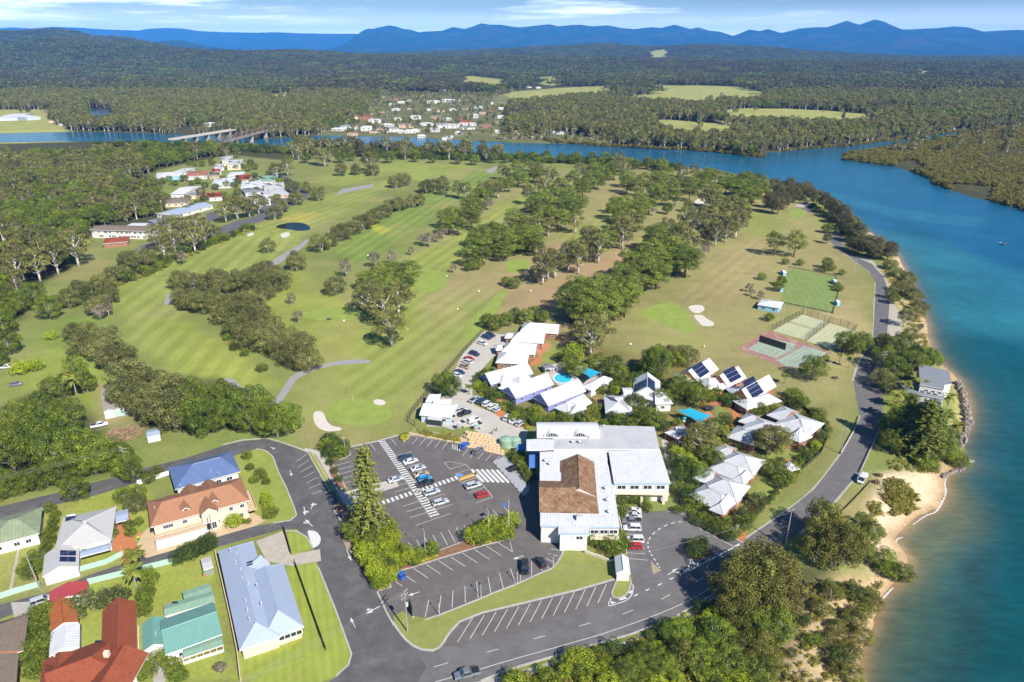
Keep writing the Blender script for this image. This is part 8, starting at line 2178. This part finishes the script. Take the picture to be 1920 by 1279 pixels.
for nm_, qs_ in (("tennis_court.001", "1459,619 1503,597 1543,609 1500,632"), ("tennis_court.002", "1522,638 1556,613 1592,625 1562,648"), ("playing_surface", "1406,655 1437,635 1488,646 1454,669"), ("playing_surface.001", "1463,677 1508,652 1546,662 1504,685")):
 pc_ = [o for o in COL.objects if o.name == nm_][0]; Q_ = PX(qs_); md_ = lambda a, b, t: (a[0] + (b[0] - a[0]) * t, a[1] + (b[1] - a[1]) * t)
 for a_, b_ in [(Q_[i], Q_[(i + 1) % 4]) for i in range(4)] + [(md_(Q_[0], Q_[1], .5), md_(Q_[3], Q_[2], .5)), (md_(Q_[0], Q_[3], .22), md_(Q_[1], Q_[2], .22)), (md_(Q_[0], Q_[3], .78), md_(Q_[1], Q_[2], .78))]: stripe_m(pc_, "court_line", a_, b_, .12, .052)
r = fence("rebound_wall", "1423,641 1472,657", 3.2, "dark panelled rebound wall across the red court", "metal_dark", 4.4, cat="wall")
r = empty("tennis_net", G(1492, 612), 0, "net across the left sand court", "net");
for nm, a, b in (("net", (1478, 605), (1530, 620)),):
 pa, pb = G(*a) - r.location, G(*b) - r.location; d = pb - pa; ang = math.atan2(d.y, d.x); mb = MB()
 for zz in np.linspace(.1, .95, 5): mb.box((*((pa + pb) / 2).xy, zz), (d.length, .02, .03), ang)
 for k in range(28): q = pa.lerp(pb, k / 27); mb.box((q.x, q.y, .5), (.02, .02, .95), ang)
 link("mesh_band", mb.mesh("mesh_band", M["metal_dark"]), r)
 for q in (pa, pb): mb = MB(); mb.tube([(q.x, q.y, 0), (q.x, q.y, 1.1)], .05, 6); link("post", mb.mesh("post", M["metal_dark"]), r)
r = empty("sandstone_terrace", G(905, 835), 0, "stepped terrace of golden sandstone blocks above the car park", "terrace")
A0, B0, A1, B1 = G(880, 838), G(946, 853), G(872, 812), G(920, 820)
st_ = []
for v_ in range(3):
 mb = MB(); mb.box((0, 0, 0), (1, 1, 1), taper=.9 - .04 * v_); st_.append(mb.mesh("stone", M["stone_wall"]))
for i in range(7):
 a, b = A0.lerp(A1, i / 6.5), B0.lerp(B1, i / 6.5); n = int((b - a).length / 1.25)
 for k in range(n):
  q = a.lerp(b, (k + .5 + .4 * (i % 2)) / n) - r.location
  o = link("stone", st_[(i + k) % 3], r); o.location = (q.x + rnd(-.1, .1), q.y + rnd(-.1, .1), .15 + i * .13); o.scale = ((b - a).length / n * rnd(.8, .97), 1.1 * rnd(.75, 1.0), .5 * rnd(.8, 1.2)); o.rotation_euler = (0, 0, math.atan2(b.y - a.y, b.x - a.x) + rnd(-.1, .1))
kerbed("stone_edge", "767,813 810,822 860,831 868,836 880,840", None, .35, False, kw=.5, top="stone_wall"); sheet("path", "862,820 872,812 880,838 866,834", .03, "tan_paving")
mb = MB(); L_ = pline("1797,712 1806,735 1815,765 1816,790 1806,815 1795,838", 10)
for q in L_:
 for k in range(3):
  i0 = len(mb.f); mb.box((q[0] + rnd(-.8, .8), q[1] + rnd(-1, 1), -1.0 + rnd(-.3, .5)), (rnd(.7, 1.3), rnd(.7, 1.3), rnd(.8, 1.3)), rnd(0, 3), 0, .7)
for q in pline("1770,884 1800,872 1808,866", 8):
 for k in range(2): mb.box((q[0] + rnd(-.5, .5), q[1] + rnd(-.5, .5), -1.6), (rnd(.6, 1), rnd(.6, 1), .7), rnd(0, 3), 0, .7)
tag(mb.build("river_wall_rubble", M["rock"]), kind="stuff")
r = empty("brush_pile", G(232, 815), 0, "big heap of cut brown branches beside the long shed", "brush pile"); mb = MB()
for k in range(420):
 a_, R_ = rnd(0, 6.28), 6.0 * math.sqrt(random.random()); h_ = max(.05, 2.0 * (1 - R_ / 6.2)) * random.random(); d_ = rnd(0, 6.28); l_ = rnd(1, 3)
 mb.tube([(math.cos(a_) * R_, math.sin(a_) * R_ * .9, h_), (math.cos(a_) * R_ + math.cos(d_) * l_, math.sin(a_) * R_ * .9 + math.sin(d_) * l_, h_ + rnd(-.1, .8))], [.07, .03], 3)
o = link("branches", mb.mesh("branches", M["pile_wood"] if "pile_wood" in M else pmat("pile_wood", (.34, .22, .14), .9, .4, .8)), r); o["kind"] = "stuff"
# ------- pool, sails, tanks and small things
el = lambda c, a, b, n=28, z=0: [(G(c[0] + a * math.cos(2 * math.pi * k / n), c[1] + b * math.sin(2 * math.pi * k / n))) for k in range(n)]
E_ = [(q.x, q.y) for q in el((1056, 709), 18, 9.5)]
pw = sheet("pool_water", E_, .045, "water_pool"); kerbed("pool_coping", E_, None, .06, True, kw=.5, top="trim_white")
def sail(px4, zs, label, mat="sail_teal", cat="shade sail"):
 C4 = [G(*p_, z) for p_, z in zip(px4, zs)]; r = empty("shade_sail", G(*px4[0]), 0, label, cat); n = 8; mb = MB()
 def S(u, v):
  q = C4[0] * (1 - u) * (1 - v) + C4[1] * u * (1 - v) + C4[2] * u * v + C4[3] * (1 - u) * v
  e = .10 * (math.sin(math.pi * u) * (1 - 2 * abs(v - .5)) + 0); c_ = (C4[0] + C4[1] + C4[2] + C4[3]) / 4
  k = .13 * max(math.sin(math.pi * u) * abs(2 * v - 1), math.sin(math.pi * v) * abs(2 * u - 1)); q = q.lerp(c_, k); return q - r.location
 for i in range(n):
  for j in range(n): mb.poly([tuple(S(i / n, j / n)), tuple(S((i + 1) / n, j / n)), tuple(S((i + 1) / n, (j + 1) / n)), tuple(S(i / n, (j + 1) / n))])
 link("cloth", mb.mesh("cloth", M[mat], smooth=True), r)
 for q in C4:
  mb = MB(); w = q - r.location; mb.tube([(w.x, w.y, 0), (w.x, w.y, q.z + .3)], .08, 6); link("post", mb.mesh("post", M["galv"]), r)
sail([(1085, 693), (1101, 689), (1127, 698), (1108, 710)], [3.2, 3.8, 3.2, 3.8], "teal shade sail over the pool corner"); sail([(1268, 768), (1294, 765), (1333, 779), (1316, 796)], [3.4, 4.2, 3.4, 4.2], "teal shade sail over the playground")
def awning(px4, z, label):
 C4 = [G(*p_, z) for p_ in px4]; r = empty("awning", G(*px4[0]), 0, label, "awning"); mb = MB(); mb.poly([tuple(q - r.location) for q in C4]); mb.poly([tuple(q - r.location - Vector((0, 0, .08))) for q in C4[::-1]])
 for i in range(4):
  a, b = C4[i] - r.location, C4[(i + 1) % 4] - r.location; mb.poly([tuple(a), tuple(b), (b.x, b.y, z - .3), (a.x, a.y, z - .3)])
  q = MB(); q.tube([(a.x, a.y, 0), (a.x, a.y, z - .05)], .06, 6); link("post", q.mesh("post", M["trim_white"]), r)
 link("cloth", mb.mesh("cloth", M["awning_blue"]), r)
awning([(992, 876), (1008, 876), (1008, 845), (992, 847)], 3.4, "blue awning along the clubhouse side wall"); awning([(967, 843), (986, 843), (986, 832), (970, 833)], 3.2, "small blue awning beside the water tanks")
for px_, R_, lb in (((949, 834), 2.1, "pale green water tank nearer the sandstone terrace"), ((966, 834), 1.7, "pale green water tank against the clubhouse annex")):
 r = empty("water_tank", G(*px_), 0, lb, "water tank", "water tanks"); mb = MB(); mb.lathe([(R_, 0), (R_, .7), (R_ * 1.02, .72), (R_, .75), (R_, 1.5), (R_ * 1.02, 1.52), (R_, 1.55), (R_, 2.2), (R_ * .6, 2.55), (.3, 2.75), (.05, 2.75)], n=24); link("shell", mb.mesh("shell", M["tank_green"], smooth=False), r)
 mb = MB(); mb.lathe([(.28, 2.7), (.28, 2.85), (.05, 2.9)], n=10); link("hatch", mb.mesh("hatch", M["tank_green"]), r)
 mb = MB(); mb.tube([(R_ + .08, 0, 0), (R_ + .08, 0, 2.2)], .06, 6); link("downpipe", mb.mesh("downpipe", M["trim_white"]), r)
r = empty("trampoline", G(1328, 768), 0, "round black trampoline with net on the villa lawn", "trampoline"); mb = MB(); mb.lathe([(1.9, .75), (1.9, .8), (.02, .78)], n=24); link("mat", mb.mesh("mat", M["metal_dark"]), r)
for k in range(6):
 a_ = k * math.pi / 3; mb = MB(); mb.tube([(2 * math.cos(a_), 2 * math.sin(a_), 0), (2 * math.cos(a_), 2 * math.sin(a_), 2.4)], .05, 6); link("leg", mb.mesh("leg", M["metal_grey"]), r)
mb = MB()
for zz in np.linspace(.9, 2.3, 7): mb.tube([(1.98 * math.cos(t), 1.98 * math.sin(t), zz) for t in np.linspace(0, 2 * math.pi, 25)], .012, 3, 0, False)
link("safety_net", mb.mesh("safety_net", M["metal_dark"]), r)
r = empty("slide", G(1284, 796), .6, "small blue and teal playground slide under the sail edge", "slide"); mb = MB(); mb.poly([(0, -.3, 1.6), (2.4, -.3, .2), (2.4, .3, .2), (0, .3, 1.6)]); mb.poly([(0, .3, 1.58), (2.4, .3, .18), (2.4, -.3, .18), (0, -.3, 1.58)]); link("chute", mb.mesh("chute", M["plastic_blue"]), r)
mb = MB(); mb.box((-.5, 0, 1.5), (1, 1, .1)); [mb.tube([(x, y, 0), (x, y, 2.6)], .05, 5) for x in (-1, 0) for y in (-.5, .5)]; link("platform", mb.mesh("platform", M["trim_white"]), r); mb = MB(); prism(mb, -1.1, .1, -.6, -.4, .6, .05, 2.5, 3.1); link("canopy", mb.mesh("canopy", M["sail_teal"]), r)
lg = None
for k, px_ in enumerate(((1038, 699), (1044, 695), (1050, 693), (1056, 692), (1062, 693))):
 r = empty("sun_lounger", G(*px_), 1.2 + .1 * k, f"white sun lounger by the pool, {ORD[k]} from the dark shelter", "sun lounger", "pool loungers"); mb = MB(); mb.box((0, 0, .35), (1.3, .6, .08)); link("bed", mb.mesh("bed", M["trim_white"]), r); mb = MB(); mb.poly([(.65, -.3, .38), (1.2, -.3, .85), (1.2, .3, .85), (.65, .3, .38)]); link("backrest", mb.mesh("backrest", M["trim_white"]), r); mb = MB(); [mb.box((x, y, .17), (.06, .06, .34)) for x in (-.55, .55) for y in (-.25, .25)]; link("leg_frame", mb.mesh("leg_frame", M["galv"]), r)
def wheelie(px, col, lidc, label):
 r = empty("wheelie_bin", G(*px), rnd(0, 1), label, "bin", "bins"); mb = MB(); mb.box((0, 0, .5), (.5, .5, .95), taper=1.15); link("tub", mb.mesh("tub", M[col]), r); mb = MB(); mb.box((0, .03, 1.02), (.62, .68, .1), taper=.9); link("lid", mb.mesh("lid", M[lidc]), r)
 for s_ in (-.25, .25): mb = MB(); mb.tube([(s_ - .04, .32, .12), (s_ + .04, .32, .12)], .12, 8); link("wheel", mb.mesh("wheel", M["tyre"]), r)
for a_ in (((822, 743), "plastic_red", "plastic_red", "red bin at the end of the row by the dark tree"), ((830, 741), "plastic_green", "plastic_yellow", "yellow-lidded bin beside the red bin"), ((835, 740), "plastic_green", "plastic_yellow", "yellow-lidded bin in the middle of the row"), ((841, 738), "plastic_green", "plastic_yellow", "yellow-lidded bin farthest from the red bin"), ((262, 1006), "plastic_orange", "plastic_orange", "orange bin beside the tan drive wall"), ((260, 1013), "plastic_green", "plastic_yellow", "yellow-lidded bin in front of the orange bin"), ((383, 1080), "plastic_orange", "plastic_green", "orange bin with green lid below the garden shed")): wheelie(*a_)
for k in range(10):
 t = k / 9; q = G(924 + 59 * t, 867 + 66 * t); r = empty("bollard", q, 0, f"black bollard on the forecourt edge, {ORD[k]} from the top", "bollard", "forecourt bollards"); mb = MB(); mb.lathe([(.09, 0), (.09, .95), (.11, 1.0), (.02, 1.05)], n=8); link("shaft", mb.mesh("shaft", M["metal_dark"]), r); mb = MB(); mb.lathe([(.095, .75), (.095, .85)], n=8); link("reflector", mb.mesh("reflector", M["trim_white"]), r)
def signboard(px, ang, w, h, z0, label, face, name="sign"):
 r = empty(name, G(*px), ang, label, "sign"); mb = MB(); mb.box((0, 0, z0 + h / 2), (w, .18, h)); link("board", mb.mesh("board", M[face]), r)
 for s_ in (-w / 2 + .1, w / 2 - .1): mb = MB(); mb.box((s_, 0, (z0 + h) / 2), (.16, .22, z0 + h)); link("post", mb.mesh("post", M["trim_white"]), r)
 return r
signboard((1311, 1030), -.9, 3.2, 1.0, .5, "blue sign board on the planted entrance island", "plastic_blue"); signboard((771, 1146), 1.9, 4.2, 1.9, .4, "tall dark-backed sign panel at the car park entry", "metal_dark")
for px_, lb in (((1373, 1000), "white gate pillar nearer the entrance court"), ((1381, 995), "white gate pillar nearer the shore road")):
 r = empty("gate_pillar", G(*px_), .5, lb, "pillar", "gate pillars"); mb = MB(); mb.box((0, 0, .8), (.6, .6, 1.6)); link("shaft", mb.mesh("shaft", M["trim_white"]), r); mb = MB(); mb.box((0, 0, 1.65), (.75, .75, .12)); link("cap", mb.mesh("cap", M["trim_white"]), r)
def table(px, ang, label):
 r = empty("picnic_table", G(*px), ang, label, "picnic table");
 for nm, y, z, w in (("tabletop", 0, .75, .8), ("bench", -.75, .45, .3), ("bench", .75, .45, .3)):
  for k in range(3 if nm == "tabletop" else 1):
   mb = MB(); mb.box((0, y + (k - 1) * .26 * (nm == "tabletop"), z), (2.0, .24 if nm == "tabletop" else w, .06)); link(nm, mb.mesh(nm, M["wood_dark"]), r)
 for s_ in (-.7, .7): mb = MB(); mb.box((s_, 0, .37), (.1, 1.4, .08)); mb.box((s_, -.3, .37), (.1, .1, .74)); mb.box((s_, .3, .37), (.1, .1, .74)); link("leg_frame", mb.mesh("leg_frame", M["wood_dark"]), r)
table((1648, 893), -.3, "brown picnic table on the grass above the beach"); table((1566, 710), .2, "brown picnic table on the dry grass by the road"); table((617, 600), .1, "brown bench table beside the tee"); table((1643, 906), 1.0, "small dark seat below the picnic table")
for k, (px_, lb) in enumerate((((662, 752), "flag on the putting green nearest the car park"), ((1255, 592), "flag on the green by the courts"), ((486, 438), "flag on the green by the pond"), ((1495, 399), "flag on the far shore green"), ((296, 519), "flag on the green below the creek"), ((828, 433), "flag on the bright middle fairway"))):
 r = empty("golf_flag", G(*px_), rnd(0, 3), lb, "flag", "golf flags"); mb = MB(); mb.tube([(0, 0, 0), (0, 0, 2.3)], .03, 5); link("pole", mb.mesh("pole", M["trim_white"]), r); mb = MB(); mb.poly([(0, 0, 2.3), (0, 0, 1.8), (.7, .05, 2.05)]); mb.poly([(.7, .051, 2.05), (0, .001, 1.8), (0, .001, 2.3)]); link("cloth", mb.mesh("cloth", M["plastic_yellow"]), r)
def cart(px, ang, label):
 r = empty("golf_cart", G(*px), ang, label, "golf cart", "golf carts"); mb = MB(); loft(mb, [(-1.2, .5, .3, .75), (-.9, .58, .28, .85), (.2, .58, .28, .6), (.9, .55, .3, .9), (1.2, .42, .35, .75)]); link("body", mb.mesh("body", M["car_white"]), r)
 mb = MB(); mb.box((-.1, 0, 1.85), (1.9, 1.15, .08)); link("roof", mb.mesh("roof", M["cloth_dark" if "black" in label else "trim_white"]), r); mb = MB(); [mb.tube([(x, y, .7), (x * .9, y, 1.83)], .03, 4) for x in (-.9, .7) for y in (-.5, .5)]; link("roof_frame", mb.mesh("roof_frame", M["metal_dark"]), r); mb = MB(); mb.box((-.45, 0, .85), (.5, 1.0, .15)); mb.box((-.7, 0, 1.1), (.12, 1.0, .5)); link("seat", mb.mesh("seat", M["black_trim"]), r)
 for x in (-.8, .8):
  for s_ in (-1, 1): w_ = link("wheel", WHEEL, r); w_.location = (x, s_ * .52, .22); w_.scale = (.65,) * 3; w_.rotation_euler = (-s_ * math.pi / 2, 0, 0)
for k, px_ in enumerate(((548, 506), (690, 481), (1020, 468), (838, 520), (645, 604), (858, 582), (898, 548), (1182, 648), (1320, 652), (995, 548))):
 r = empty("tee_marker", G(*px_), rnd(0, 3), f"small white tee board, {ORD[k]} counting from the left along the course", "tee marker", "tee markers"); mb = MB(); mb.box((0, 0, .75), (.9, .1, .7)); link("board", mb.mesh("board", M["trim_white"]), r); mb = MB(); mb.box((0, 0.02, .2), (.1, .1, .5)); link("post", mb.mesh("post", M["wood_dark"]), r)
# ------- people
def person(px, ang, label, shirt, stride=.25, z=0.02):
 r = empty("person", G(*px, z), ang, label, "person")
 def skin(name, pts, edges, rad, mat, root):
  me = bpy.data.meshes.new(name); me.from_pydata(pts, edges, []); me.materials.append(M[mat]); o = link(name, me, r)
  md = o.modifiers.new("skin", 'SKIN');
  if not me.skin_vertices:
   bm = bmesh.new(); bm.from_mesh(me); bm.verts.layers.skin.verify(); bm.to_mesh(me); bm.free()
  for i, sv in enumerate(me.skin_vertices[0].data): sv.radius = (rad[i], rad[i]); sv.use_root = (i == root)
  o.modifiers.new("smooth", 'SUBSURF').levels = 1
 s = stride
 pts = [(0, 0, .95), (0, 0, 1.2), (0, 0, 1.42), (.01, 0, 1.52), (.03, 0, 1.66), (.02, .19, 1.40), (-s * .4, .24, 1.12), (.08 - s * .4, .25, .86), (.02, -.19, 1.40), (s * .4, -.24, 1.12), (.1 + s * .4, -.25, .88), (0, .10, .88), (s * .6, .11, .50), (s * .8, .11, .07), (s * .8 + .16, .11, .04), (0, -.10, .88), (-s * .5, -.11, .5), (-s * 1.1, -.11, .1), (-s * 1.1 + .15, -.11, .04)]
 edges = [(0, 1), (1, 2), (2, 3), (3, 4), (2, 5), (5, 6), (6, 7), (2, 8), (8, 9), (9, 10), (0, 11), (11, 12), (12, 13), (13, 14), (0, 15), (15, 16), (16, 17), (17, 18)]
 skin("body", pts, edges, [.12, .12, .13, .055, .10, .065, .045, .04, .065, .045, .04, .09, .06, .042, .035, .09, .06, .042, .035], "skin", 0)
 skin("shirt", [pts[i] for i in (0, 1, 2, 5, 6, 8, 9)], [(0, 1), (1, 2), (2, 3), (3, 4), (2, 5), (5, 6)], [.145, .15, .15, .085, .06, .085, .06], shirt, 0)
 skin("trousers", [pts[i] for i in (0, 11, 12, 13, 15, 16, 17)], [(0, 1), (1, 2), (2, 3), (0, 4), (4, 5), (5, 6)], [.14, .105, .078, .06, .105, .078, .06], "cloth_dark", 0)
 mb = MB(); mb.lathe([(.02, 1.62), (.108, 1.66), (.112, 1.72), (.07, 1.78), (.01, 1.79)], (.015, 0, 0), 10); link("hair", mb.mesh("hair", M["hair"], smooth=True), r)
person((923, 815), 2.3, "walker in dark clothes nearer the sandstone terrace", "cloth_dark"); person((931, 809), 2.3, "walker in blue top behind the dark-clothed one", "cloth_blue"); person((870, 822), 1.7, "person in blue at the top of the terrace path", "cloth_blue"); person((1167, 366), 0, "golfer in white beside the black golf cart", "cloth_white", .1, 0)
# ------- bridges over the far river
def span(name, a, b, w, z, label, mat, truss=False, nseg=6):
 pa, pb = G(*a), G(*b); r = empty(name, pa, 0, label, "bridge"); d = pb - pa; Ld = d.length; ang = math.atan2(d.y, d.x); u = d.normalized(); nn = Vector((-u.y, u.x, 0)); c_ = d / 2
 mb = MB(); mb.box((c_.x, c_.y, z), (Ld, w, .9), ang); link("deck", mb.mesh("deck", M[mat]), r)
 for s_ in (-1, 1):
  q = c_ + nn * s_ * (w / 2 - .2); mb = MB(); mb.box((q.x, q.y, z + .95), (Ld, .25, 1.0), ang); link("parapet", mb.mesh("parapet", M[mat]), r)
 for k in range(1, nseg):
  q = d * k / nseg; mb = MB(); mb.box((q.x, q.y, z / 2 - 2), (1.4, w * .9, z + 3.2), ang); link("pier", mb.mesh("pier", M["concrete"]), r)
 if truss:
  for s_ in (-1, 1):
   n = nseg * 5
   for k in range(n):
    p0, p1 = d * k / n + nn * s_ * w / 2, d * (k + 1) / n + nn * s_ * w / 2; H_ = 6.5
    mb = MB(); mb.tube([(p0.x, p0.y, z), (p1.x, p1.y, z + H_)] if k % 2 else [(p0.x, p0.y, z + H_), (p1.x, p1.y, z)], .28, 4); mb.tube([(p0.x, p0.y, z + H_), (p1.x, p1.y, z + H_)], .35, 4); mb.tube([(p0.x, p0.y, z), (p0.x, p0.y, z + H_)], .2, 4); link("truss_panel", mb.mesh("truss_panel", M["rust_iron"] if "rust_iron" in M else pmat("rust_iron", (.20, .13, .10), .85, .3, .3)), r)
span("road_bridge", (322, 272), (448, 251), 9, 6.5, "pale concrete road bridge over the far river", "concrete_pale"); span("truss_bridge", (412, 281), (522, 249), 6, 7, "rusty iron truss rail bridge beside the road bridge", "rock", True, 4)
